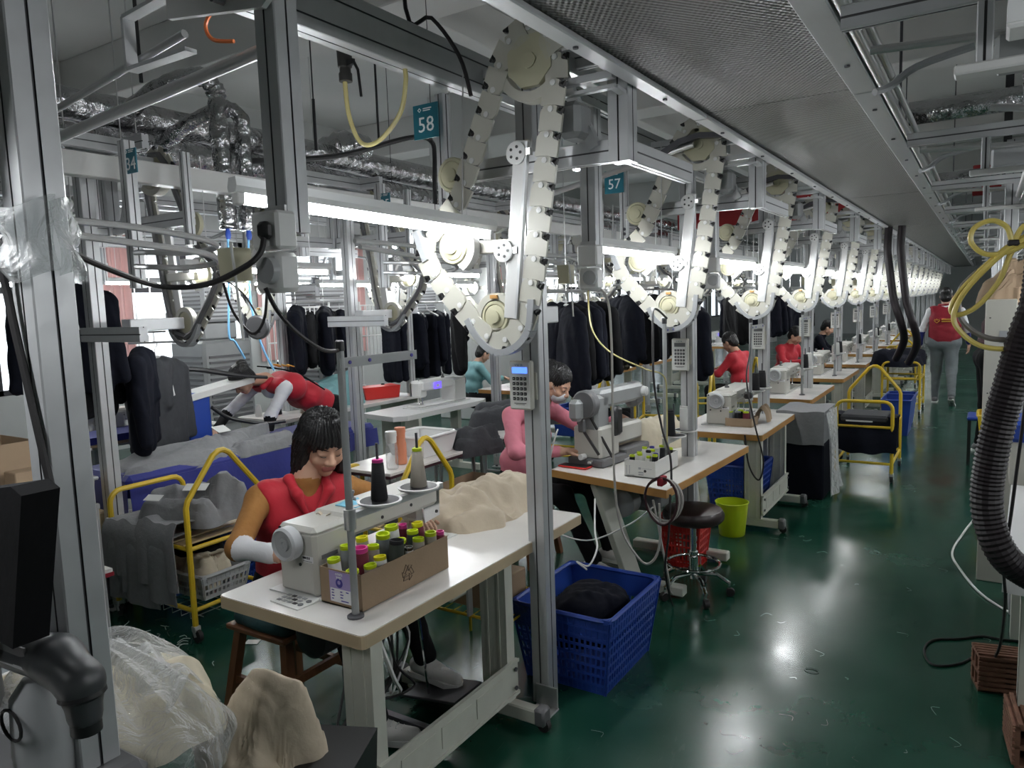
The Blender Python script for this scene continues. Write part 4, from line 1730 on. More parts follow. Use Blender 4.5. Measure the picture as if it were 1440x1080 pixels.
cx0, cx1, cy0, cy1 = -1.895, -1.702, 1.695, 2.16
t = carton(cx0, cx1, cy0, cy1, 0.722, 0.125, 'cardboard', 'brown carton full of colourful thread cones on the nearest table')
b = MB()
b.box(cx0 + 0.045, cx0 + 0.148, cy0 - 0.0012, cy0, 0.735, 0.842, 'label_violet')
b.box(cx0 + 0.049, cx0 + 0.144, cy0 - 0.002, cy0 - 0.001, 0.735, 0.782, 'label_white')
for i, (a, c, w) in enumerate(((0.055, 0.774, 0.012), (0.055, 0.764, 0.010), (0.055, 0.754, 0.012), (0.055, 0.744, 0.008), (0.095, 0.772, 0.010), (0.095, 0.762, 0.014), (0.095, 0.752, 0.012), (0.098, 0.741, 0.034), (0.122, 0.774, 0.012))):
    b.box(cx0 + a, cx0 + a + w, cy0 - 0.0028, cy0 - 0.0015, c, c + 0.0035, 'ink_blue')
b.lathe([(0.016, 0), (0.016, 0.0008)], (cx0 + 0.092, cy0 - 0.0015, 0.803), 'ink_blue', axis=(0, -1, 0), n=20)
b.lathe([(0.007, 0), (0.007, 0.0014)], (cx0 + 0.092, cy0 - 0.0015, 0.805), 'label_violet', axis=(0, -1, 0), n=14)
b.build('label', t)
text('coats', 0.016, (cx0 + 0.092, cy0 - 0.0018, 0.834), (1, 0, 0), (0, 0, 1), 'sign_white', t, 'lettering')
text('yoga', 0.014, (cx0 + 0.092, cy0 - 0.0018, 0.823), (1, 0, 0), (0, 0, 1), 'sign_white', t, 'lettering')
b = MB()
V3_ = [(1.925 + 0.036 * math.cos(R(90 + 120 * i)), 0.780 + 0.034 * math.sin(R(90 + 120 * i))) for i in range(3)]
for i in range(3):
    (ay, az), (by, bz) = V3_[i], V3_[(i + 1) % 3]
    dy, dz = by - ay, bz - az
    L = math.hypot(dy, dz)
    ny, nz = -dz / L, dy / L

    def pt(t_, o_):
        return (cx1 + 0.0006, ay + dy * t_ + ny * o_, az + dz * t_ + nz * o_)
    ln = [(pt(0.10, -0.006), pt(0.60, -0.006)), (pt(0.18, 0.006), pt(0.60, 0.006)), (pt(0.10, -0.006), pt(0.18, 0.006)), (pt(0.60, -0.013), pt(0.60, 0.013)), (pt(0.60, -0.013), pt(0.86, 0.0)), (pt(0.60, 0.013), pt(0.86, 0.0))]
    for p_, q_ in ln:
        b.bar(p_, q_, 0.0010, 0.0022, 'ink_and_shade_brown', up=(1, 0, 0))
b.build('recycling_mark', t)


def spool(x, y, z, h, r, body, rim, label, tilt=(0, 0), group='thread cones in the brown carton'):
    t = thing('thread_spool', label, 'thread spool', (x, y, z), group)
    ax = Vector((tilt[0], tilt[1], 1)).normalized()
    b = MB()
    b.lathe([(r * 1.12, 0), (r * 1.15, h * 0.1), (r, h * 0.93), (r * 0.8, h * 0.95), (0.004, h * 0.95)], (x, y, z), body, axis=ax, n=16)
    b.build('thread', t)
    b = MB()
    b.lathe([(r * 0.92, h * 0.92), (r * 1.02, h * 0.95), (r * 1.0, h * 1.03), (r * 0.78, h * 1.03), (r * 0.74, h * 0.955), (0.003, h * 0.953)], (x, y, z), rim, axis=ax, n=18)
    b.build('cone_rim', t)


SP = [(-1.855, 1.735, 'thread_white', 'lime_plastic', 'white thread, lime rim, in the near back corner', .14), (-1.765, 1.725, 'thread_olive', 'lime_plastic', 'dark thread, lime rim, at the carton\'s near front corner', .118),
      (-1.80, 1.80, 'thread_maroon', 'magenta_plastic', 'dark red thread with wide magenta rim, leaning', .165), (-1.87, 1.81, 'thread_grey', 'lime_plastic', 'grey thread, lime rim, behind the dark red one', .158),
      (-1.745, 1.845, 'thread_white', 'yellow_rim', 'pale thread, yellow rim, right of the dark red one', .128), (-1.735, 1.79, 'thread_beige', 'lime_plastic', 'beige thread, lime rim, right in front of the dark red one', .12),
      (-1.82, 1.875, 'thread_beige', 'lime_plastic', 'pale thread, open lime rim, in the carton middle', .145), (-1.87, 1.895, 'thread_beige', 'yellow_rim', 'yellow rimmed, at the carton back near the middle', .165),
      (-1.76, 1.925, 'thread_olive', 'thread_black', 'dark olive thread with black centre, largest in the carton', .158), (-1.735, 1.975, 'thread_white', 'chrome', 'small with a silver top, by the front wall', .125),
      (-1.85, 1.965, 'thread_grey', 'lime_plastic', 'blue grey thread, broad lime rim, back row', .165), (-1.80, 2.0, 'thread_olive', 'lime_plastic', 'olive thread, thin lime rim, between larger ones', .138),
      (-1.86, 2.045, 'thread_white', 'lime_plastic', 'white thread, broad lime rim, top of the back row', .168), (-1.745, 2.04, 'thread_beige', 'lime_plastic', 'pale thread, open lime rim, front right', .135),
      (-1.79, 2.07, 'thread_olive', 'lime_plastic', 'dark thread, thin lime rim, right of the middle', .15), (-1.735, 2.10, 'thread_beige', 'lime_plastic', 'pale thread, lime rim, at the front far end', .145),
      (-1.87, 2.11, 'thread_maroon', 'magenta_plastic', 'magenta rimmed, small, back far end', .155), (-1.80, 2.125, 'thread_maroon', 'yellow_rim', 'dark maroon thread, yellow rim, far end', .165),
      (-1.725, 2.142, 'thread_maroon', 'magenta_plastic', 'small magenta rim in the far front corner', .138)]
for i, (x, y, bd, rm, lb, hh) in enumerate(SP):
    r = 0.026 if 'broad' in lb or 'largest' in lb or 'wide' in lb else 0.022
    if 'small' in lb:
        r = 0.016
    spool(x, y, 0.727, hh, r, bd, rm, 'thread cone: ' + lb, ((RND.random() - .5) * .16, (RND.random() - .5) * .16))

# white carton with small spools on the second table
t = carton(-1.70, -1.515, 3.80, 4.16, 0.722, 0.095, 'carton_white', 'white printed carton of small thread spools on the second table')
b = MB()
for i, (a, c, w, h) in enumerate(((0.012, 0.015, 0.004, 0.05), (0.03, 0.015, 0.004, 0.05), (0.085, 0.025, 0.03, 0.007), (0.085, 0.012, 0.03, 0.007), (0.085, 0.045, 0.015, 0.012), (0.105, 0.05, 0.06, 0.002), (0.01, 0.008, 0.05, 0.004))):
    b.box(-1.70 + a, -1.70 + a + w, 3.7985, 3.80, 0.722 + c, 0.722 + c + h, 'grey_plastic')
b.lathe([(0.008, 0), (0.008, 0.001)], (-1.575, 3.799, 0.76), 'ink', axis=(0, -1, 0), n=12)
b.build('print', t)
i = 0
for y, xs in ((3.83, (-1.67, -1.625, -1.57, -1.535)), (3.92, (-1.665, -1.61, -1.565)), (4.01, (-1.67, -1.62, -1.56)), (4.10, (-1.66, -1.60, -1.545))):
    for x in xs:
        rim = ('lime_plastic', 'lime_plastic', 'ink_blue', 'thread_black')[(i * 7) % 4 if y > 3.9 else i % 2]
        spool(x, y, 0.727, 0.11 + 0.012 * (i % 2), 0.015, 'thread_white' if i % 3 else 'thread_black', rim,
              'small spool, ' + ORD[i] + ' counted from the near left corner of the white carton', (0.05, 0.02), 'small spools in the white carton')
        i += 1
# brown carton with spools on the third table
t = carton(-1.66, -1.46, 5.60, 5.78, 0.722, 0.065, 'cardboard', 'small brown carton with dark spools on the third table')
for i in range(6):
    spool(-1.635 + 0.06 * (i % 3), 5.645 + 0.08 * (i // 3), 0.727, 0.105, 0.022, ('thread_grey', 'thread_black', 'thread_maroon')[i % 3], ('lime_plastic', 'thread_grey')[i % 2],
          'spool in the brown carton of the third table, ' + ORD[i] + ' from its near left', (0, 0), 'spools in the third table carton')
b = MB()
b.sheet(lambda u, v: (-1.50 + 0.10 * u + 0.01 * math.sin(5 * v), 5.82 + 0.20 * v, 0.73 + 0.13 * math.sin(math.pi * u) ** 0.5 * (0.8 + 0.2 * math.sin(7 * v))), 10, 10, 0.002, 'cardboard')
solo(b, 'paper_bag', 'crumpled brown paper bag beside the spools on the third table', 'bag')


# ================================================================== people
def head_prims(skin='skin'):
    P = [('ell', (0, -0.012, 0.032), (0.073, 0.090, 0.086), None, skin),
         ('ell', (0, 0.022, -0.028), (0.063, 0.064, 0.084), None, skin),
         ('ell', (0, 0.050, -0.092), (0.030, 0.030, 0.024), None, skin),
         ('cap', (-0.045, 0.012, -0.065), (0.045, 0.012, -0.065), 0.022, 0.022, skin),
         ('cap', (0, 0.080, 0.004), (0, 0.101, -0.030), 0.0075, 0.0125, skin),
         ('ell', (-0.012, 0.090, -0.036), (0.009, 0.011, 0.008), None, skin),
         ('ell', (0.012, 0.090, -0.036), (0.009, 0.011, 0.008), None, skin),
         ('cap', (-0.017, 0.0755, 0.022), (-0.045, 0.061, 0.018), 0.009, 0.008, skin),
         ('cap', (0.017, 0.0755, 0.022), (0.045, 0.061, 0.018), 0.009, 0.008, skin),
         ('ell', (-0.032, 0.0715, 0.000), (0.0165, 0.011, 0.0085), None, skin),
         ('ell', (0.032, 0.0715, 0.000), (0.0165, 0.011, 0.0085), None, skin),
         ('ell', (-0.038, 0.052, -0.035), (0.026, 0.026, 0.026), None, skin),
         ('ell', (0.038, 0.052, -0.035), (0.026, 0.026, 0.026), None, skin),
         ('cap', (-0.019, 0.0785, -0.060), (0.019, 0.0785, -0.060), 0.0060, 0.0060, 'lip'),
         ('cap', (-0.016, 0.0775, -0.069), (0.016, 0.0775, -0.069), 0.0068, 0.0068, 'lip'),
         ('ell', (-0.074, -0.004, -0.010), (0.010, 0.018, 0.030), None, skin),
         ('ell', (0.074, -0.004, -0.010), (0.010, 0.018, 0.030), None, skin)]
    return P


def hframe(c, f, up, s=1.0):
    """Head frame: columns right, forward, up."""
    f = Vector(f).normalized()
    u = Vector(up)
    r = f.cross(u).normalized()
    u = r.cross(f).normalized()
    return np.array([[r.x, f.x, u.x], [r.y, f.y, u.y], [r.z, f.z, u.z]]), np.array(c, float), s


def xf(V, fr):
    Rm, c, s = fr
    return (V * s) @ Rm.T + c


def local_soft(prims, h, k, fr, mirror=None):
    V, F, bm, mats = sdf_mesh(prims, h, k)
    return xf(V, fr), F, bm, mats


def face_bits(parent, fr, closed=True, mask=None):
    def P(x, y, z):
        return tuple(xf(np.array([[x, y, z]]), fr)[0])
    for s in (-1, 1):
        b = MB()
        if closed:
            b.tube([P(s * 0.017, 0.0815, -0.006), P(s * 0.025, 0.0845, -0.0085), P(s * 0.034, 0.083, -0.0085), P(s * 0.044, 0.0755, -0.005)], [0.0012, 0.0018, 0.0019, 0.0012], 'hair', n=6)
        else:
            b.lathe([(0.0002, 0), (0.010, 0.002), (0.006, 0.008), (0.0002, 0.009)], P(s * 0.031, 0.0745, -0.001), 'eye_white', axis=tuple(fr[0] @ np.array([s * 0.3, 1, 0])), n=12)
            b.lathe([(0.0045, 0), (0.0045, 0.0012)], P(s * 0.032, 0.0830, -0.001), 'ink', axis=tuple(fr[0] @ np.array([s * 0.3, 1, 0])), n=10)
            b.tube([P(s * 0.018, 0.081, 0.005), P(s * 0.030, 0.085, 0.0075), P(s * 0.045, 0.075, 0.003)], [0.001, 0.0016, 0.001], 'hair', n=5)
        b.build('eye', parent)
        b = MB()
        b.tube([P(s * 0.013, 0.0845, 0.019), P(s * 0.028, 0.0825, 0.0245), P(s * 0.045, 0.0695, 0.0215), P(s * 0.053, 0.0605, 0.016)], [0.0016, 0.0028, 0.0024, 0.001], 'hair', n=6)
        b.build('eyebrow', parent)
    if mask:
        V, F, bm, mats = sdf_mesh([('ell', (0, 0.043, -0.060), (0.061, 0.054, 0.052), None, mask), ('ell', (0, 0.082, -0.040), (0.018, 0.026, 0.03), None, mask)], 0.006, 0.02)
        b = MB()
        V = xf(V, fr)
        b.add(V.tolist(), F.tolist(), mask, True)
        for s in (-1, 1):
            b.tube([P(s * 0.062, 0.045, -0.03), P(s * 0.078, 0.01, 0.0), P(s * 0.078, -0.012, 0.01)], 0.0012, mask, n=5)
            b.tube([P(s * 0.062, 0.040, -0.08), P(s * 0.078, 0.0, -0.05), P(s * 0.080, -0.014, -0.02)], 0.0012, mask, n=5)
        b.build('mask', parent)


def hand(w, d, n, curl=0.5, side=1, m='skin', s=1.0):
    """Palm and five fingers from the wrist w along d; n = back-of-hand normal; side +1 puts the thumb on d x n."""
    d = Vector(d).normalized()
    n = Vector(n)
    n = (n - d * n.dot(d)).normalized()
    t = d.cross(n) * side
    w = Vector(w)
    P = [('cap', w - d * 0.02, w + d * 0.03 * s, 0.024 * s, 0.024 * s, m)]
    for q in (-0.028, -0.010, 0.009, 0.026):
        P.append(('cap', w + d * 0.02 * s + t * q * 0.6 * s, w + d * 0.082 * s + t * q * s, 0.014 * s, 0.0115 * s, m))
    for q, L in ((0.028, 0.068), (0.009, 0.077), (-0.010, 0.071), (-0.028, 0.055)):
        p = w + d * 0.085 * s + t * q * s
        dd = d.copy()
        for i, (fr_, r) in enumerate(((0.45, 0.0095), (0.32, 0.0085), (0.23, 0.0075))):
            a = curl * (0.55 + 0.35 * i)
            dd = (dd * math.cos(a) - n * math.sin(a)).normalized()
            e = p + dd * L * fr_ * s
            P.append(('cap', p, e, r * s, (r - 0.001) * s, m))
            p = e
            # turn the normal with the finger
        # fingers keep the palm normal, so they curl towards the palm side
    p = w + d * 0.025 * s + t * 0.026 * s
    for i, (L, r) in enumerate(((0.036, 0.0125), (0.030, 0.0105), (0.022, 0.009))):
        dd = (d * (0.55 + 0.25 * i) + t * (0.75 - 0.32 * i) - n * (0.15 + 0.25 * curl)).normalized()
        e = p + dd * L * s
        P.append(('cap', p, e, r * s, (r - 0.001) * s, m))
        p = e
    P = [(q[0], tuple(q[1]), tuple(q[2]), q[3], q[4], q[5]) for q in P]
    return sdf_mesh(P, 0.0042 * s, 0.006)


def limb(P, a, m_, b, ra, rm, rb, mat1, mat2=None):
    P.append(('cap', a, m_, ra, rm, mat1))
    P.append(('cap', m_, b, rm * 0.98, rb, mat2 or mat1))


def person(name, label, J, top, trousers, h=0.011, vest=None, face='closed', mask=None, fdir=(1, 0, 0), hup=(0, 0, 1), sleeve=None, cuff=None,
           hands=True, shoes='shoe_white', hair=None, group=None, fold=0.010, girth=1.0, hh=0.0045, curl=0.5, hs=1.0, seed=0, vest_mat=None, thighs=True):
    base = (J['pelvis'][0], J['pelvis'][1], 0)
    t = thing(name, label, 'person', base, group)
    V3 = lambda k: np.array(J[k], float)
    P = []
    g = girth
    pel, che, neck = V3('pelvis'), V3('chest'), V3('neck')
    sl, sr = V3('sl'), V3('sr')
    hl, hr = V3('hl'), V3('hr')
    # trunk
    ax = (sr - sl)
    P.append(('cap', tuple(hl), tuple(hr), 0.115 * g, 0.115 * g, trousers))
    mid = (pel + che) / 2
    e = ax / np.linalg.norm(ax)
    P.append(('cap', tuple(mid - e * 0.055), tuple(mid + e * 0.055), 0.112 * g, 0.112 * g, top))
    P.append(('cap', tuple(che - e * 0.075), tuple(che + e * 0.075), 0.108 * g, 0.108 * g, top))
    P.append(('cap', tuple(sl * 0.93 + neck * 0.07), tuple(sr * 0.93 + neck * 0.07), 0.062, 0.062, top))
    P.append(('cap', tuple((sl + sr) / 2 - (0, 0, 0.02)), tuple(neck - (0, 0, 0.004)), 0.080, 0.055, top))
    hd = V3('head')
    P.append(('cap', tuple(neck + (0, 0, 0.012)), tuple(neck * 0.45 + hd * 0.55), 0.052, 0.050, 'skin'))
    for s, S_, E_, W_ in (('l', sl, V3('el'), V3('wl')), ('r', sr, V3('er'), V3('wr'))):
        limb(P, tuple(S_), tuple(E_), tuple(E_ * 0.18 + W_ * 0.82), 0.056, 0.046, 0.037, sleeve or top, cuff or sleeve or top)
        P.append(('cap', tuple(E_ * 0.2 + W_ * 0.8), tuple(W_), 0.027, 0.025, 'skin'))
    if thighs:
        for s, H_, K_, A_ in (('l', hl, V3('kl'), V3('al')), ('r', hr, V3('kr'), V3('ar'))):
            limb(P, tuple(H_), tuple(K_), tuple(A_), 0.088 * g, 0.064 * g, 0.050, trousers)
            P.append(('cap', tuple(A_), tuple(A_ - (0, 0, 0.03)), 0.034, 0.032, 'skin'))
    extra = []
    fr = hframe(J['head'], fdir, hup, hs)
    hp = head_prims()
    extra.append(local_soft(hp, hh, 0.014, fr))
    if hands:
        for k, sd in (('l', -1), ('r', 1)):
            if 'h' + k in J:
                d, n = J['h' + k]
                extra.append(hand(J['w' + k], d, n, curl, sd))
    cl = [x for x in (top, trousers, sleeve, cuff) if x]
    o = soft(P, h, 0.035, 'body', t, amp=fold, scale=22, seed=seed, only=cl, extra=extra)
    if face:
        face_bits(t, fr, face == 'closed', mask)
    # vest worn over the top
    if vest:
        Q = [('cap', tuple(mid - e * 0.06 + (pel - mid) * 0.75), tuple(mid + e * 0.06 + (pel - mid) * 0.75), 0.126 * g, 0.126 * g, vest),
             ('cap', tuple(mid - e * 0.06), tuple(mid + e * 0.06), 0.130 * g, 0.130 * g, vest),
             ('cap', tuple(che - e * 0.08), tuple(che + e * 0.08), 0.126 * g, 0.126 * g, vest),
             ('cap', tuple(sl * 0.80 + neck * 0.20), tuple(sr * 0.80 + neck * 0.20), 0.072, 0.072, vest)]
        for S_, E_ in ((sl, V3('el')), (sr, V3('er'))):
            dd = (E_ - S_) / np.linalg.norm(E_ - S_)
            Q.append(('cap', tuple(S_ + dd * 0.045 + 0.02 * e * (1 if S_ is sr else -1)), tuple(E_), 0.068, 0.06, vest, 'sub'))
        nf = neck + np.array(fdir) * 0.05
        nf[2] = neck[2] + 0.035
        Q.append(('cap', tuple(neck + (0, 0, 0.06)), tuple(nf * 1.0), 0.068, 0.055, vest, 'sub'))
        nv = neck + np.array((fdir[0], fdir[1], 0)) * 0.15
        nv[2] = che[2] + 0.02
        Q.append(('cap', tuple(nf), tuple(nv), 0.060, 0.022, vest, 'sub'))
        soft(Q, h * 0.85, 0.055, 'vest', t, amp=fold * 0.9, scale=18, seed=seed + 5)
        fz = np.array((fdir[0], fdir[1], 0.0)) / (np.linalg.norm(fdir[:2]) + 1e-9)
        for sg in (-1, 1):
            c0 = neck - fz * 0.055 + (0, 0, 0.012)
            c1 = neck + e * sg * 0.078 + (0, 0, 0.005)
            c2 = neck + e * sg * 0.072 + fz * 0.075 + (0, 0, -0.045)
            c3 = che + fz * 0.138 + e * sg * 0.018 + (0, 0, 0.02)
            soft([('cap', tuple(c0), tuple(c1), 0.020, 0.021, vest), ('cap', tuple(c1), tuple(c2), 0.021, 0.020, vest), ('cap', tuple(c2), tuple(c3), 0.022, 0.010, vest)], h * 0.7, 0.02, 'collar', t)
    if hair:
        hair(t, fr)
    if shoes and thighs:
        for k in ('l', 'r'):
            a = V3('a' + k)
            dd = np.array(J.get('t' + k, (fdir[0], fdir[1], 0)), float)
            dd = dd / np.linalg.norm(dd)
            a0 = a - (0, 0, 0.055)
            up = (0, 0, 1)
            Q = [('cap', tuple(a0 - dd * 0.035), tuple(a0 + dd * 0.05 + np.array((0, 0, -0.005))), 0.040, 0.038, shoes),
                 ('cap', tuple(a0 + dd * 0.04 - np.array((0, 0, 0.008))), tuple(a0 + dd * 0.155 - np.array((0, 0, 0.016))), 0.038, 0.030, shoes),
                 ('cap', tuple(a0 + (0, 0, 0.01)), tuple(a0 + (0, 0, 0.035)), 0.040, 0.042, shoes)]
            so = soft(Q, 0.008 if h < 0.012 else 0.012, 0.02, 'shoe', t)
            b = MB()
            w3 = Vector(dd).cross(Vector((0, 0, 1)))
            c = Vector(a0) - Vector((0, 0, 0.036))
            poly = [(-0.075, -0.03), (-0.06, -0.04), (0.03, -0.036), (0.12, -0.043), (0.175, -0.025), (0.188, 0), (0.175, 0.025), (0.12, 0.043), (0.03, 0.036), (-0.06, 0.04), (-0.075, 0.03)]
            b.prism(poly, c, Vector(dd), Vector((0, 0, 1)).cross(Vector(dd)), -0.012, 0.012, 'white_plastic' if shoes == 'shoe_white' else 'carton_white')
            b.build('sole', so)
            if shoes == 'shoe_white' and h < 0.009:
                for i in range(4):
                    p = Vector(a0) + Vector(dd) * (0.045 + 0.022 * i) + Vector((0, 0, 0.034 - 0.007 * i))
                    b = MB()
                    b.tube([p - w3 * 0.02, p + Vector((0, 0, 0.006)), p + w3 * 0.02], 0.003, 'white_cable', n=5)
                    b.build('lace', so)
    return t, fr, o


def hair_bob(t, fr):
    P = [('ell', (0, -0.022, 0.045), (0.094, 0.108, 0.098), None, 'hair'),
         ('cap', (-0.074, -0.008, 0.02), (-0.096, 0.0, -0.125), 0.034, 0.032, 'hair'),
         ('cap', (0.072, -0.005, 0.02), (0.088, 0.0, -0.120), 0.034, 0.028, 'hair'),
         ('cap', (-0.064, -0.05, 0.0), (-0.078, -0.05, -0.135), 0.047, 0.040, 'hair'),
         ('cap', (0.060, -0.05, 0.0), (0.062, -0.045, -0.130), 0.045, 0.034, 'hair'),
         ('cap', (0, -0.07, 0.0), (0, -0.065, -0.13), 0.05, 0.042, 'hair'),
         ('cap', (-0.005, 0.040, 0.118), (-0.052, 0.068, 0.042), 0.020, 0.009, 'hair'),
         ('cap', (-0.005, 0.045, 0.116), (-0.030, 0.083, 0.040), 0.018, 0.008, 'hair'),
         ('cap', (0.0, 0.045, 0.116), (-0.006, 0.090, 0.036), 0.018, 0.008, 'hair'),
         ('cap', (0.005, 0.045, 0.116), (0.020, 0.088, 0.036), 0.018, 0.008, 'hair'),
         ('cap', (0.005, 0.040, 0.118), (0.046, 0.073, 0.036), 0.020, 0.009, 'hair'),
         ('cap', (0.02, 0.035, 0.115), (0.064, 0.052, 0.02), 0.022, 0.011, 'hair'),
         ('cap', (-0.02, 0.035, 0.115), (-0.066, 0.050, 0.02), 0.022, 0.011, 'hair'),
         ('ell', (0, 0.10, -0.045), (0.055, 0.085, 0.085), None, 'hair', 'sub')]
    V, F, bm, mats = sdf_mesh(P, 0.0042, 0.014)
    N = normals(V, F)
    ang = np.arctan2(V[:, 0], V[:, 1] + 0.02)
    V = V + N * (0.0028 * np.sin(ang * 46 + 6 * np.sin(V[:, 2] * 25)) + 0.002 * np.sin(ang * 21 + V[:, 2] * 18))[:, None]
    b = MB()
    b.add(xf(V, fr).tolist(), F.tolist(), 'hair', True)
    b.build('hair', t)


def hair_back(bun=False, cap=False, m='hair', length=0.0):
    def f(t, fr):
        P = [('ell', (0, -0.020, 0.042), (0.083, 0.098, 0.092), None, m), ('ell', (0, -0.055, -0.02), (0.072, 0.055, 0.075), None, m)]
        if bun:
            P.append(('ell', (0, -0.095, 0.075), (0.045, 0.045, 0.045), None, m))
        if length:
            P.append(('cap', (0, -0.09, -0.02), (0.02, -0.10, -0.02 - length), 0.05, 0.03, m))
        P.append(('ell', (0, 0.098, -0.03), (0.075, 0.085, 0.092), None, m, 'sub'))
        V, F, bm, mats = sdf_mesh(P, 0.006, 0.014)
        N = normals(V, F)
        ang = np.arctan2(V[:, 0], V[:, 1] + 0.02)
        V = V + N * (0.0025 * np.sin(ang * 40 + V[:, 2] * 30))[:, None]
        b = MB()
        b.add(xf(V, fr).tolist(), F.tolist(), m, True)
        b.build('hair', t)
    return f


# the seated woman at the nearest machine
J = dict(pelvis=(-2.60, 2.20, 0.53), chest=(-2.55, 2.19, 0.82), neck=(-2.49, 2.185, 0.985), head=(-2.425, 2.235, 1.135),
         sr=(-2.60, 2.01, 0.915), sl=(-2.46, 2.37, 0.905), er=(-2.47, 1.80, 0.79), el=(-2.31, 2.60, 0.80), wr=(-2.26, 1.83, 0.785), wl=(-2.13, 2.47, 0.79),
         hl=(-2.55, 2.30, 0.52), hr=(-2.62, 2.11, 0.52), kl=(-2.14, 2.36, 0.50), kr=(-2.20, 2.06, 0.50), al=(-2.03, 2.38, 0.20), ar=(-1.985, 2.01, 0.115),
         tl=(1.0, 0.12, -0.12), tr=(0.9, 0.42, 0), hl_=0)
J['hl'] = (-2.55, 2.30, 0.52)
Jm = dict(J)
wm, wfr, wbody = person('person', 'seated woman, black bob, red vest over mustard sweater, sewing at the nearest table', Jm, 'mustard_cloth', 'black_cloth', h=0.0085, vest='red_cloth',
                        fdir=(0.86, -0.33, -0.42), hup=(0.35, -0.1, 0.9), hair=hair_bob, cuff='white_cloth', hh=0.0032, hs=1.10, fold=0.009, hands=False, seed=4)
for w_, d_, n_, sd in ((J['wr'], (0.75, 0.35, -0.12), (0.1, -0.1, 1), 1), (J['wl'], (0.8, -0.3, -0.1), (0, 0, 1), -1)):
    V, F, bm, mm = hand(w_, d_, n_, 0.35, sd)
    b = MB()
    b.add(V.tolist(), F.tolist(), 'skin', True)
    b.build('hand', wm)
# pink pullover woman at the second machine
J = dict(pelvis=(-2.62, 4.10, 0.53), chest=(-2.52, 4.10, 0.84), neck=(-2.42, 4.10, 1.06), head=(-2.30, 4.12, 1.195),
         sr=(-2.53, 3.92, 1.00), sl=(-2.47, 4.30, 1.00), er=(-2.40, 3.76, 0.81), el=(-2.28, 4.48, 0.84), wr=(-2.16, 3.93, 0.80), wl=(-2.02, 4.50, 0.93),
         hl=(-2.56, 4.20, 0.52), hr=(-2.60, 4.00, 0.52), kl=(-2.15, 4.26, 0.52), kr=(-2.18, 3.94, 0.52), al=(-2.02, 4.25, 0.13), ar=(-2.0, 3.98, 0.13))
J['hl_'] = 0
Jp = dict(J)
pw, pfr, pb = person('person', 'woman in pink pullover and white mask bending over the second machine', Jp, 'pink_cloth', 'black_cloth', h=0.0105, fdir=(0.86, -0.02, -0.52), hup=(0.5, 0, 0.85),
                     face='open', mask='mask_white', hair=hair_back(bun=True), hands=False, seed=9, fold=0.016, shoes='shoe_white')
for w_, d_, n_, sd in ((J['wr'], (0.6, 0.6, 0.0), (-0.3, -0.3, 1), 1), (J['wl'], (0.8, -0.1, -0.3), (0, 0, 1), -1)):
    V, F, bm, mm = hand(w_, d_, n_, 0.5, sd)
    b = MB()
    b.add(V.tolist(), F.tolist(), 'skin', True)
    b.build('hand', pw)

# woman bending over the pressing table
J = dict(pelvis=(-4.72, 4.36, 0.93), chest=(-4.70, 3.98, 1.12), neck=(-4.68, 3.77, 1.19), head=(-4.69, 3.56, 1.215),
         sl=(-4.88, 3.84, 1.14), sr=(-4.50, 3.80, 1.13), el=(-4.98, 3.62, 0.93), er=(-4.52, 3.66, 0.93), wl=(-4.86, 3.42, 0.83), wr=(-4.50, 3.62, 0.83),
         hl=(-4.81, 4.40, 0.90), hr=(-4.63, 4.40, 0.90), kl=(-4.80, 4.44, 0.48), kr=(-4.62, 4.44, 0.48), al=(-4.80, 4.50, 0.10), ar=(-4.62, 4.50, 0.10))
QB = lambda p: (p[0] * 1.09, p[1] * 1.09, 1.72 + (p[2] - 1.72) * 1.09)
J = {k: QB(v) for k, v in J.items()}
for k in ('al', 'ar'):
    J[k] = (J[k][0], J[k][1], 0.10)
bw, bfr, bb = person('person', 'woman bending over the blue pressing table in red vest and white sleeves', dict(J), 'white_cloth', 'black_cloth', h=0.012, vest='red_cloth',
                     fdir=(-0.12, -0.62, -0.78), hup=(0, -0.75, 0.6), face='closed', hair=hair_back(bun=True), hands=False, seed=14, sleeve='white_cloth', cuff='black_cloth', shoes='shoe_white')
for w_, d_, sd in ((J['wl'], (0.2, -0.9, -0.4), -1), (J['wr'], (-0.2, -0.9, -0.35), 1)):
    V, F, bm, mm = hand(w_, d_, (0, 0, 1), 0.4, sd)
    b = MB()
    b.add(V.tolist(), F.tolist(), 'skin', True)
    b.build('hand', bw)
b = MB()
for a, c in (((-4.62, 3.74, 1.275), (-4.60, 4.28, 1.05)), ((-4.76, 3.76, 1.285), (-4.50, 4.2, 1.06))):
    P = [Vector(QB(a)).lerp(Vector(QB(c)), i / 8) + Vector((0, 0, 0.012 + 0.055 * math.sin(math.pi * i / 8))) for i in range(9)]
    b.tube(P, 0.006, 'black_cloth', n=5)
b.build('apron_strap', bw)
text('BW', 0.11, QB((-4.66, 3.93, 1.29)), (0.95, 0.25, 0), (-0.25, 0.9, -0.35), 'gold', bw, 'emblem', ext=0.004)

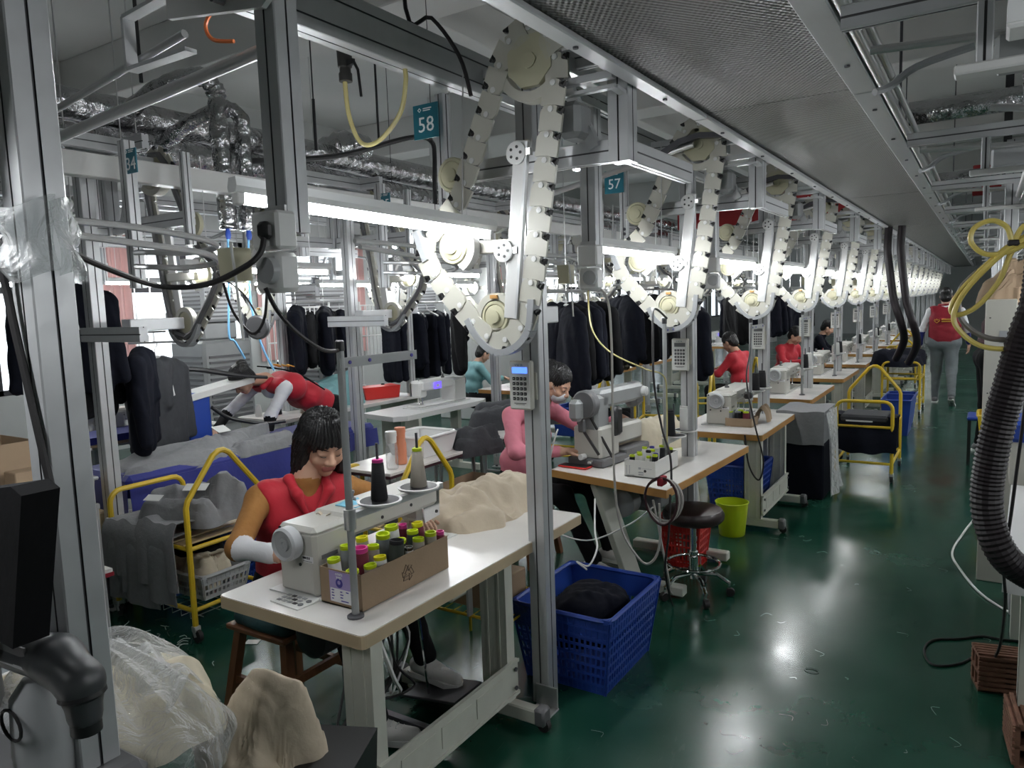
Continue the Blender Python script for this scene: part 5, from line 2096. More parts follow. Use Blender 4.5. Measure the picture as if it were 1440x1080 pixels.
# the walker in the aisle
J = dict(pelvis=(-0.50, 12.75, 0.95), chest=(-0.50, 12.77, 1.25), neck=(-0.50, 12.80, 1.46), head=(-0.50, 12.83, 1.60),
         sl=(-0.70, 12.78, 1.37), sr=(-0.30, 12.78, 1.37), el=(-0.80, 12.74, 1.10), er=(-0.22, 12.80, 1.09), wl=(-0.83, 12.80, 0.86), wr=(-0.19, 12.92, 0.88),
         hl=(-0.60, 12.75, 0.92), hr=(-0.41, 12.75, 0.92), kl=(-0.60, 12.86, 0.50), kr=(-0.40, 12.70, 0.50), al=(-0.61, 12.84, 0.10), ar=(-0.38, 12.42, 0.16))
J['tr'] = (0.1, 0.8, -0.55)
ww_, wf, wb = person('person', 'person in red vest and grey jeans walking away down the aisle', dict(J), 'white_cloth', 'denim_cloth', h=0.016, vest='dark_red_cloth', fdir=(0, 1, 0), face=None,
                     hair=hair_back(bun=True), hh=0.008, hands=False, seed=21, cuff='blue_cloth', shoes='machine_dark', girth=1.18, fold=0.014)
for w_, d_, sd in ((J['wl'], (0, 0.1, -1), -1), (J['wr'], (0, 0.2, -1), 1)):
    V, F, bm, mm = hand(w_, d_, (1 if sd > 0 else -1, 0, 0), 0.4, sd)
    b = MB()
    b.add(V.tolist(), F.tolist(), 'skin', True)
    b.build('hand', ww_)
b = MB()
x, y, z = -0.60, 12.598, 1.245
b.tube([(x - 0.03, y, z + 0.02), (x - 0.035, y, z), (x, y, z - 0.035), (x + 0.035, y, z), (x + 0.03, y, z + 0.02), (x + 0.01, y, z + 0.005), (x, y, z + 0.03), (x - 0.01, y, z + 0.005)], 0.005, 'gold', n=5, closed=True)
for zz, l in ((0.018, 0.15), (-0.012, 0.13)):
    b.box(x + 0.06, x + 0.06 + l, y - 0.004, y + 0.02, z + zz - 0.008, z + zz + 0.008, 'gold')
b.build('emblem', ww_)


def worker(x, y, rz, label, top, trousers='black_cloth', hairf=None, zseat=0.5, seed=0, fold=0.012, stand=False, h=0.018):
    c, s = math.cos(rz), math.sin(rz)

    def q(a, b_, z):
        return (x + a * c - b_ * s, y + a * s + b_ * c, z)
    dz = 0.45 if stand else 0.0
    J = dict(pelvis=q(0, 0, zseat + dz), chest=q(0.06, 0, zseat + 0.31 + dz), neck=q(0.12, 0, zseat + 0.49 + dz), head=q(0.20, 0, zseat + 0.61 + dz),
             sr=q(0.07, -0.18, zseat + 0.43 + dz), sl=q(0.07, 0.18, zseat + 0.43 + dz), er=q(0.20, -0.27, zseat + 0.24 + dz), el=q(0.20, 0.27, zseat + 0.24 + dz), wr=q(0.42, -0.15, zseat + 0.27 + dz), wl=q(0.42, 0.15, zseat + 0.27 + dz),
             hr=q(0, -0.09, zseat - 0.02 + dz), hl=q(0, 0.09, zseat - 0.02 + dz))
    if stand:
        J.update(kr=q(0.02, -0.1, 0.48), kl=q(0.02, 0.1, 0.48), ar=q(-0.02, -0.1, 0.10), al=q(-0.02, 0.1, 0.10))
    else:
        J.update(kr=q(0.42, -0.11, zseat), kl=q(0.42, 0.11, zseat), ar=q(0.44, -0.1, 0.1), al=q(0.44, 0.1, 0.1))
    f = (0.86 * c, 0.86 * s, -0.5)
    t, fr, o = person('person', label, J, top, trousers, h=h, fdir=f, hup=(0.5 * c, 0.5 * s, 0.86), face=None, hair=hairf or hair_back(), hh=0.008, hands=False, seed=seed, shoes='machine_dark', fold=fold)
    for k, sd in (('wl', -1), ('wr', 1)):
        V, F, bm, mm = hand(J[k], (0.9 * c, 0.9 * s, -0.2), (0, 0, 1), 0.5, sd)
        b = MB()
        b.add(V.tolist(), F.tolist(), 'skin', True)
        b.build('hand', t)
    return t


worker(-2.52, 9.3, 2.9, 'person in bright red hooded top, seated, farther along the sewing row', 'red_cloth', seed=31, zseat=0.52)
worker(-2.40, 10.9, -0.4, 'person in pink and red top behind the third keypad post', 'red_cloth', seed=32, zseat=0.52)
worker(-3.50, 6.9, 0.2, 'person in white top with black cap, seated behind the second station', 'white_cloth', hairf=hair_back(), seed=33, zseat=0.52)
worker(0.03, 9.0, 0.2, 'person in dark maroon clothes standing behind the ivory cabinet', 'maroon_cloth', seed=34, zseat=0.56, stand=True)
worker(-6.0, 8.3, 1.0, 'dark haired person bent low near the pale blue cloth at the back', 'teal_cloth', seed=35, zseat=0.42)
worker(-2.40, 13.2, 0.1, 'person in navy top seated far along the sewing row', 'navy_cloth', seed=36, zseat=0.52)


# ================================================================== further rows of stations
def turned(x, y, c, rot):
    return (c - x, y) if rot else (x + c, y)


ROWS = [('B', -5.70, True, 2.54, 8, 'second row'), ('C', -4.20, False, 3.0, 7, 'third row'), ('R', -1.43, True, 2.2, 10, 'row right of the aisle'), ('D', -9.95, True, 4.4, 5, 'row by the windows'),
        ('E', 3.9, False, 3.4, 6, 'far right row')]
for nm, c, rot, y0, n, words_ in ROWS:
    rz = math.pi if rot else 0
    for k in range(n):
        y = y0 + S * k
        lab = words_ + ', ' + ORD[k] + ' station'
        if nm != 'R':
            dup(hf, (c, y, 0), 'hanging frame of the ' + lab, rz=rz, group='hanging frames of the ' + words_)
        if nm in 'BC':
            dup(rest, (c, y, 0), 'white chain lift of the ' + lab, rz=rz, group='chain lifts of the ' + words_)
        x, yy = turned(-1.80, 0, c, rot)
        yl = y + (0.64 if rot else -0.64)
        if nm == 'R' and k < 1:
            continue
        l = dup(lamp0, (x + (0.5 if nm == 'R' else 0), yl, 1.99 if nm != 'D' else 2.1), 'tube lamp of the ' + lab, group='tube lamps of the ' + words_)
        l.rotation_euler = (0, 0, R(3 * ((k % 3) - 1)))
        x, yy = turned(-1.555, 0, c, rot)
        if nm == 'B':
            dup(t0, (-4.34, 2.33 + 2.06 * k, 0), 'aluminium floor post of the second row, ' + ORD[k] + ' from the camera', group='aluminium posts of the second row')
        elif nm != 'R' or k > 1:
            dup(t0, (x, y, 0), 'aluminium floor post of the ' + lab, group='aluminium posts of the ' + words_)
        if nm == 'B':
            continue
        b = MB()
        x, yy = turned(-1.86, 0, c, rot)
        b.tslot((x, y - 0.9, 2.68), (x, y - 0.9 + S - 0.004, 2.68), 0.08, 0.12, up=(0, 0, 1))
        solo(b, 'long_beam', 'grooved beam length over the ' + lab, 'beam', 'long beams over the ' + words_)
        # sloping rail of the station
        b = MB()
        xa, _ = turned(-1.42, 0, c, rot)
        xb, _ = turned(-2.42, 0, c, rot)
        yr = y + (0.28 if rot else -0.28)
        b.tube([(xa, yr, 2.575), (xb, yr, 2.385)], 0.017, 'steel', n=8)
        solo(b, 'sloped_rail', 'sloping rail pipe of the ' + lab, 'rail', 'sloping rails of the ' + words_)
# cross trusses reaching from the tray to the right row, over the aisle
for k in range(10):
    y = 2.12 + S * k
    t = thing('cross_truss', 'aluminium cross beam right of the tray, ' + ORD[k] + ' from the camera', 'beam', (0.3, y, 2.7), 'cross beams right of the tray')
    b = MB()
    b.tslot((-0.33, y, 2.405), (2.6, y, 2.405), 0.03, 0.06, up=(0, 0, 1))
    b.build('beam', t)
    b = MB()
    b.tslot((-0.02, y, 2.24), (-0.02, y, 2.375), 0.035, 0.035)
    b.build('dropper', t)
    b = MB()
    b.box(-0.08, 1.2, y - 0.03, y + 0.03, 2.215, 2.238, 'white_paint', 0.004)
    b.build('shelf_rail', t)
    b = MB()
    b.tube([(-0.30, y + 0.3, 2.40), (1.6, y + 0.45, 2.33)], 0.012, 'steel', n=8)
    b.build('pipe', t)
    b = MB()
    b.tube(cr([(-0.31, y + 0.5, 2.33), (-0.27, y + 0.54, 2.35), (-0.2, y + 0.56, 2.40), (-0.05, y + 0.56, 2.43)], 4), 0.012, 'grey_plastic', n=6)
    b.build('bent_pipe', t)
    b = MB()
    b.box(0.0, 0.5, y + 0.22, y + 0.3, 2.27, 2.36, ('grey_paint', 'bin_grey')[k % 2], 0.01)
    b.build('side_plate', t)
for i, (x, z, r) in enumerate(((0.16, 2.30, 0.02), (0.34, 2.18, 0.028), (0.62, 2.34, 0.02), (0.95, 2.12, 0.025), (0.30, 2.52, 0.05))):
    b = MB()
    b.tube([(x, 2.2 + 0.6 * i, z), (x, 30.0, z)], r, ('steel', 'white_paint', 'steel', 'bin_grey', 'foil')[i], n=10)
    for q in range(8):
        y = 3.99 + S * 2 * q
        b.tube([(x, y, z), (x, y, 2.40)], 0.006, 'steel', n=5)
    solo(b, 'long_pipe', 'long pipe running along the right row, ' + ORD[i] + ' one out from the tray', 'pipe', 'long pipes of the right row')
b = MB()
b.box(0.02, 0.45, 1.95, 2.06, 2.26, 2.33, 'white_plastic', 0.006)
b.box(0.02, 0.45, 1.945, 1.95, 2.27, 2.32, 'light_housing')
solo(b, 'white_trunking', 'white trunking piece on the nearest cross beam at the top right corner', 'trunking')
for k in range(4):
    b = MB()
    y = 5.85 + 3.7 * k
    b.tube([(-0.48, y, 2.90), (4.5, y + 0.5, 3.02)], 0.075, 'foil', n=14)
    solo(b, 'foil_pipe', 'foil wrapped pipe crossing right of the tray, ' + ORD[k] + ' from the camera', 'pipe', 'foil pipes right of the tray')
b = MB()
b.box(-0.2, 6.0, 12.0, 12.12, 2.95, 3.35, 'red_paint', 0.01)
solo(b, 'red_beam', 'dark red pipe rack beam high right of the tray', 'beam')
b = MB()
b.box(-4.85, -1.7, 13.4, 13.52, 2.95, 3.4, 'red_paint', 0.01)
solo(b, 'red_beam', 'dark red pipe rack beam high behind the second chain lift', 'beam')
for i, x in enumerate((0.1, 0.75, 1.4)):
    b = MB()
    b.box(x, x + 0.07, 9.0, 9.07, 2.8, ZC, 'black_pipe')
    solo(b, 'ceiling_strut', 'black strut rising to the ceiling right of the tray, ' + ORD[i] + ' from the tray', 'strut', 'black ceiling struts')

# ================================================================== pipes under the ceiling at the left
def foil_pipe(pts, r, label, n=18, name='foil_pipe', seed=0):
    rs = np.random.RandomState(seed)
    P = cr(pts, 8)
    b = MB()
    rr = [r * (1 + 0.07 * rs.randn()) for _ in P]
    b.tube(P, rr, 'foil', n=n)
    return solo(b, name, label, 'pipe', 'foil wrapped pipes at the left')


foil_pipe([(-5.0, -1.0, 3.09), (-5.0, 2.4, 3.09), (-5.0, 4.4, 3.08), (-5.0, 6.6, 3.06), (-5.0, 14.0, 3.05), (-5.0, 22, 3.05)], 0.10, 'upper foil wrapped pipe running lengthwise under the ceiling', seed=1)
foil_pipe([(-4.98, -1.0, 2.88), (-4.98, 2.4, 2.88), (-4.98, 4.4, 2.87), (-4.98, 6.6, 2.83), (-4.98, 14.0, 2.82), (-4.98, 22, 2.82)], 0.105, 'lower foil wrapped pipe running lengthwise under the ceiling', seed=2)
foil_pipe([(-5.25, 0.0, 3.2), (-5.25, 8, 3.18), (-5.25, 20, 3.16)], 0.07, 'thin foil wrapped pipe behind the two thick ones', seed=3)
foil_pipe([(-4.95, 2.95, 3.05), (-4.55, 2.98, 3.17), (-4.34, 3.12, 3.24), (-4.28, 3.20, 3.17), (-4.28, 3.215, 3.05), (-4.28, 3.22, 2.7), (-4.28, 3.23, 2.36), (-4.28, 3.23, 2.27)], 0.058, 'foil branch pipe bending down, nearer of the pair', seed=4)
foil_pipe([(-4.95, 3.2, 2.88), (-4.6, 3.22, 3.0), (-4.36, 3.33, 3.08), (-4.29, 3.40, 3.02), (-4.29, 3.405, 2.9), (-4.29, 3.40, 2.6), (-4.29, 3.39, 2.27)], 0.052, 'foil branch pipe bending down, farther of the pair', seed=5)
foil_pipe([(-5.2, 4.9, 3.05), (-5.0, 5.0, 3.18), (-4.95, 5.3, 3.2)], 0.12, 'foil lagged pipe joint bulging over the long pipes', seed=6)
for i, (x, y, z0, r) in enumerate(((-4.80, 4.25, 2.72, 0.035), (-4.8, 4.55, 3.05, 0.013), (-4.6, 2.9, 3.2, 0.012), (-4.5, 5.0, 3.1, 0.010))):
    b = MB()
    b.cyl((x, y, z0), (x, y, 3.47 if i < 2 else ZC), r, 'black_pipe', n=10)
    if i == 0:
        b.box(x - 0.045, x + 0.045, y - 0.045, y + 0.045, 3.46, 3.50, 'black_pipe')
        b.cyl((x, y, 3.5), (x, y, ZC), 0.008, 'black_pipe', n=6)
    else:
        b.cyl((x, y, 3.47 if i < 2 else 3.9), (x, y, ZC), 0.006, 'black_pipe', n=6)
    solo(b, 'pipe_hanger', ('thick black vertical pipe under the bulb', 'thin black rod right of the thick one', 'black rod above the foil branch pipes', 'black rod over the pipe joint')[i], 'rod')
b = MB()
b.tube(cr([(-4.55, 3.6, 2.80), (-4.5, 4.46, 2.95), (-4.5, 5.3, 3.22), (-4.5, 5.60, 3.29), (-4.5, 5.74, 3.27), (-4.5, 5.78, 3.18), (-4.5, 5.76, 2.9), (-4.5, 5.75, 2.6)], 5), 0.022, 'black_pipe', n=8)
solo(b, 'conduit', 'black conduit bending down behind the long lamp', 'conduit')
# hanging bulbs
for k, (x, y, z) in enumerate(((-1.83, 1.62, 2.435), (-1.75, 3.40, 2.40), (-4.9, 5.6, 2.32), (-3.6, 4.6, 2.25))):
    t = thing('bulb_lamp', ('bare bulb hanging on a cord beside the nearest hanging post', 'small bare bulb under the second hanging frame', 'bare bulb far behind the second row', 'bare bulb behind the long lamp')[k], 'lamp', (x, y, z), 'bare bulbs')
    b = MB()
    b.lathe([(0.002, -0.035), (0.02, -0.03), (0.028, -0.012), (0.024, 0.0), (0.012, 0.006)], (x, y, z), 'bulb_glow', n=14)
    b.build('bulb', t)
    b = MB()
    b.lathe([(0.013, 0.004), (0.015, 0.04), (0.012, 0.06), (0.006, 0.08), (0.004, 0.10)], (x, y, z), 'grey_plastic', n=12)
    b.cyl((x, y, z + 0.09), (x - 0.004, y, z + 0.22 if k < 2 else ZC), 0.003, 'black_rubber', n=5)
    b.build('socket', t)
# drop pipe with valve and loop of clear hose
t = thing('valve_pipe', 'iron drop pipe with ball valve lever hanging at the top', 'pipe', (-2.13, 2.2, 2.6))
b = MB()
b.tube([(-2.127, 2.2, 3.4), (-2.127, 2.2, 2.76)], 0.021, 'iron_pipe', n=12)
b.lathe([(0.026, 0.0), (0.026, 0.03), (0.022, 0.035), (0.022, 0.05), (0.028, 0.055), (0.030, 0.12), (0.024, 0.13), (0.026, 0.17)], (-2.135, 2.2, 2.60), 'iron_pipe', n=14)
b.build('pipe', t)
b = MB()
b.bar((-2.11, 2.19, 2.66), (-2.07, 2.18, 2.66), 0.015, 0.02, 'black_plastic')
b.tube([(-2.07, 2.18, 2.66), (-2.04, 2.17, 2.62), (-2.03, 2.17, 2.52)], 0.006, 'black_plastic', n=6)
b.build('lever', t)
b = MB()
b.tube(cr([(-2.140, 2.2, 2.60), (-2.13, 2.2, 2.48), (-2.09, 2.2, 2.38), (-2.035, 2.2, 2.345), (-1.96, 2.21, 2.37), (-1.88, 2.22, 2.45), (-1.85, 2.22, 2.55), (-1.85, 2.22, 2.60)], 6), 0.009, 'clear_hose', n=8)
b.build('hose', t)
b = MB()
b.tube(cr([(-1.90, 2.30, 3.6), (-1.90, 2.30, 2.85), (-1.80, 2.33, 2.80), (-1.70, 2.36, 2.65), (-1.66, 2.37, 2.5)], 5), 0.008, 'black_rubber', n=6)
solo(b, 'ceiling_cable', 'dark cable dropping from the ceiling to the first chain lift', 'cable')

# second row: signs, looped rails, light beams
sign('small teal sign with number 34 on a hanging post at the left', '34', -3.635, 2.20, 2.49, 0.10, 0.12)
sign('small teal sign with number 35 above the long lamp', '35', -3.635, 4.07, 2.465, 0.10, 0.12)
for k in range(3):
    b = MB()
    y = 2.22 + S * k
    b.tslot((-3.70, y, 1.86), (-3.70, y, 2.60), 0.06)
    solo(b, 'drop_post', 'hanging aluminium post of the second row carrying looped rails, ' + ORD[k] + ' from the camera', 'post', 'hanging posts of the second row')
    t = thing('loop_rail', 'pair of steel rails bending round in a loop, ' + ORD[k] + ' from the camera', 'rail', (-3.1, y, 1.95), 'looped steel rails')
    for dz, e in ((0.07, 0.0), (0.0, 0.04)):
        b = MB()
        b.tube(cr([(-3.0 + e, y - 1.0, 2.06 + dz * 0.5), (-3.0 + e, y - 0.5, 2.02 + dz), (-3.0 + e, y - 0.15, 1.99 + dz), (-3.04, y + 0.0, 1.965 + dz), (-3.14, y + 0.03, 1.95 + dz), (-3.25, y - 0.02, 1.94 + dz), (-3.4, y - 0.1, 1.95 + dz), (-3.69, y - 0.01, 1.97 + dz)], 6), 0.0145, 'steel', n=8)
        b.build('rail', t)
    b = MB()
    b.tslot((-4.30, y + 0.02, 1.62), (-3.72, y + 0.02, 1.62), 0.05, 0.08, up=(0, 0, 1))
    solo(b, 'cross_beam', 'aluminium cross beam low on the second row, ' + ORD[k] + ' from the camera', 'beam', 'low cross beams of the second row')
# light metal channel over the second row
b = MB()
b.box(-3.98, -3.90, 1.2, 17.0, 2.44, 2.56, 'white_paint', 0.004)
solo(b, 'cable_channel', 'long pale cable channel over the second row', 'channel')


# ================================================================== yellow tube trolleys
def trolley(slats=True):
    """Local: length along x 0..0.72 (handle end with the peaked frame at x = 0.72), width along y 0..0.46."""
    t = thing('garment_trolley', '', 'trolley', (0, 0, 0), 'yellow tube trolleys')
    r = 0.0155

    def tb(nm, pts, rad=r, m='yellow_paint', k=5):
        b = MB()
        b.tube(pts, rad, m, n=8)
        return b.build(nm, t, local=True)
    w, l = 0.46, 0.72
    pk = [(l, 0, 0.08), (l, 0, 0.40), (l, 0, 0.72), (l, 0.012, 0.755), (l, w / 2 - 0.05, 0.965), (l, w / 2 - 0.015, 0.985), (l, w / 2 + 0.015, 0.985), (l, w / 2 + 0.05, 0.965), (l, w - 0.012, 0.755), (l, w, 0.72), (l, w, 0.40), (l, w, 0.08)]
    tb('peaked_frame', pk)
    u = [(0, 0, 0.08), (0, 0, 0.66)] + [(0, 0.07 - 0.07 * math.cos(R(a)), 0.66 + 0.07 * math.sin(R(a))) for a in (20, 45, 70, 90)] + \
        [(0, w - 0.07 + 0.07 * math.sin(R(a)), 0.66 + 0.07 * math.cos(R(a))) for a in (0, 20, 45, 70)] + [(0, w, 0.66), (0, w, 0.08)]
    tb('handle_frame', u)
    for z in (0.50, 0.17):
        for y in (0, w):
            tb('side_rail', [(0, y, z), (l, y, z)], 0.012)
        for x in (0, l):
            tb('cross_rail', [(x, 0, z), (x, w, z)], 0.012)
    if slats:
        for i in range(6):
            b = MB()
            b.box(0.04 + i * 0.11, 0.12 + i * 0.11, 0.0, w, 0.508, 0.518, 'pale_wood', 0.002)
            b.build('slat', t, local=True)
    b = MB()
    for i in range(9):
        b.tube([(0.04 + i * 0.08, 0, 0.175), (0.04 + i * 0.08, 0, 0.12), (0.04 + i * 0.08, w, 0.12), (0.04 + i * 0.08, w, 0.175)], 0.0025, 'steel', n=4)
    for y in (0.05, 0.15, 0.25, 0.35, 0.42):
        b.tube([(0, y, 0.12), (l, y, 0.12)], 0.0025, 'steel', n=4)
    if slats:
        b.build('wire_shelf', t, local=True)['kind'] = 'stuff'
    for x in (0, l):
        for y in (0, w):
            b = MB()
            b.lathe([(0.010, -0.012), (0.034, -0.011), (0.036, 0), (0.034, 0.011), (0.010, 0.012)], (x + 0.015, y, 0.036), 'black_rubber', axis=(0, 1, 0), n=14)
            b.box(x - 0.014, x + 0.02, y - 0.018, y + 0.018, 0.06, 0.09, 'steel', 0.003)
            b.bar((x, y - 0.016, 0.07), (x + 0.015, y - 0.016, 0.034), 0.018, 0.003, 'steel', up=(0, 1, 0))
            b.build('caster', t, local=True)
    return t


tr = trolley()
tr.location = (-4.17, 2.22, 0)
tr['label'] = 'yellow tube trolley with grey garments draped over it, at the left'
bare = trolley(False)
bare.location = (-1.115, 8.0, 0)
bare.rotation_euler = (0, 0, -math.pi / 2)
bare['label'] = 'yellow tube trolley with black cloth slung across, standing in the aisle'
bare.rotation_euler = (0, 0, math.pi / 2)
bare.location = (-0.665, 7.26, 0)
dup(tr, (-3.34, 2.93, 0), 'yellow tube trolley just behind the seated woman', rz=0)
dup(bare, (-0.72, 11.35, 0), 'second yellow trolley in the aisle, loaded with dark cloth', rz=math.pi / 2)
dup(bare, (-2.90, 6.75, 0), 'yellow trolley behind the black cone of the second table', rz=0.2)
dup(bare, (-2.75, 8.2, 0), 'yellow trolley beside the worker in bright red', rz=0.5)
dup(bare, (-1.0, 14.6, 0), 'farthest yellow trolley along the aisle', rz=math.pi / 2)
dup(bare, (-3.9, 6.4, 0), 'yellow trolley behind the white table of the second row', rz=0.1)

# grey garments on the first trolley


def drape(x0, x1, yin, yout, ztop, zbot, m, seed=0, amp=0.012, th=0.006, wav=9, hang=0.55):
    """Cloth lying from yin to yout at ztop and hanging down the yout side to zbot."""
    rs = np.random.RandomState(seed)
    ph = rs.rand(6) * 6

    def fn(u, v):
        x = x0 + (x1 - x0) * u
        top = 1 - hang
        f = math.sin(wav * u + ph[0]) * 0.6 + math.sin(wav * 1.9 * u + ph[1] + 2 * v) * 0.4
        if v < top:
            s = v / top
            return (x + 0.02 * math.sin(3 * s + ph[2]), yin + (yout - yin) * s, ztop + amp * f * (0.4 + s) + 0.02 * math.sin(2.5 * s + ph[3]))
        s = (v - top) / hang
        bend = min(1, s * 3)
        d = 1 if yout > yin else -1
        return (x + 0.02 * math.sin(3 + ph[2]) + (u - 0.5) * 0.05 * s, yout + d * (0.03 * math.sin(bend * math.pi / 2) + amp * 1.3 * f * s), ztop + amp * f * 1.4 * (1 - bend) + 0.02 * math.sin(2.5 + ph[3]) - (ztop - zbot) * s ** 1.15)
    b = MB()
    b.sheet(fn, 34, 26, th, m)
    return b


G = 'grey garments on the first yellow trolley'
for i, (x0, x1, zt, zb, sd) in enumerate(((-4.12, -3.72, 0.555, 0.16, 1), (-3.98, -3.55, 0.585, 0.21, 2), (-4.16, -3.80, 0.60, 0.30, 3), (-3.86, -3.52, 0.615, 0.27, 4))):
    solo(drape(x0, x1, 2.62, 2.20, zt, zb, 'grey_cloth', sd), 'grey_garment', ('lowest grey garment hanging from the trolley side', 'second grey garment with a seam hanging from the trolley', 'grey sleeve piece at the trolley left end', 'topmost grey panel hanging in front of the trolley')[i], 'garment', G)
for i, (x, y, z, w, l, a) in enumerate(((-3.80, 2.26, 0.728, 0.10, 0.05, 0.3), (-3.62, 2.40, 0.775, 0.13, 0.06, 0.5), (-3.66, 2.22, 0.6, 0.05, 0.012, 0.0))):
    b = MB()
    b.obox((x, y, z), (w, l, 0.002), Matrix.Rotation(a, 3, 'Z') @ Matrix.Rotation(R(25), 3, 'X'), 'paper')
    solo(b, 'paper_slip', ('white paper slip on the grey garments, left one', 'white paper slip on the grey heap, upper one', 'small white tag on the grey panel')[i], 'paper', 'paper slips on the trolley garments')


def basket(x0, x1, y0, y1, z0, z1, m, label, cat='basket', name='plastic_basket', taper=0.035, group=None, holes=True, rot=0.0):
    cx, cy = (x0 + x1) / 2, (y0 + y1) / 2
    hx, hy = (x1 - x0) / 2, (y1 - y0) / 2
    t = thing(name, label, cat, (cx, cy, z0), group, rz=rot)
    h = z1 - z0
    b = MB()
    ix, iy = hx - taper, hy - taper
    b.box(-ix, ix, -iy, iy, 0, 0.008, m)
    nz = max(3, int(h / 0.045))
    for side in range(4):
        L0, L1, D0, D1 = (ix, hx, iy, hy) if side % 2 == 0 else (iy, hy, ix, hx)
        s = 1 if side < 2 else -1

        def P(a, z, off=0.0):
            f = z / h
            e = (L0 + (L1 - L0) * f) * a
            d = (D0 + (D1 - D0) * f) * s + off * s
            return (e, d, z) if side % 2 == 0 else (d, e, z)
        if not holes:
            for q in range(1):
                b.add([P(-1, 0), P(1, 0), P(1, h), P(-1, h), P(-1, 0, -.006), P(1, 0, -.006), P(1, h, -.006), P(-1, h, -.006)], [(0, 1, 2, 3), (7, 6, 5, 4), (0, 4, 5, 1), (3, 2, 6, 7)], m)
            continue
        n = max(6, int(L1 * 2 / 0.028))
        for i in range(n + 1):
            a = -1 + 2 * i / n
            b.bar(P(a, 0.0), P(a, h), 0.010 if 0 < i < n else 0.016, 0.005, m, up=(0, 1, 0) if side % 2 == 0 else (1, 0, 0))
        for j in range(nz + 1):
            z = h * j / nz
            b.bar(P(-1, z), P(1, z), 0.005, 0.012 if 0 < j < nz else 0.022, m)
        # solid bands with the open lattice between them
        for za, zb_ in ((h * 0.70, h * 0.995), (0.0, h * 0.10)):
            b.add([P(-1, za), P(1, za), P(1, zb_), P(-1, zb_), P(-1, za, -.005), P(1, za, -.005), P(1, zb_, -.005), P(-1, zb_, -.005)], [(0, 1, 2, 3), (7, 6, 5, 4), (0, 4, 5, 1), (3, 2, 6, 7)], m)
    o = b.build('lattice_walls' if holes else 'walls', t, local=True)
    if holes:
        o['kind'] = 'stuff'
    b = MB()
    rr = 0.05
    pts = []
    for qx, qy, a0 in ((hx - rr, -hy + rr, -90), (hx - rr, hy - rr, 0), (-hx + rr, hy - rr, 90), (-hx + rr, -hy + rr, 180)):
        pts += [(qx + rr * math.cos(R(a0 + a)), qy + rr * math.sin(R(a0 + a)), h) for a in (0, 22, 45, 67, 90)]
    b.tube(pts, 0.011, m, n=6, closed=True)
    b.build('rim', t, local=True)
    return t


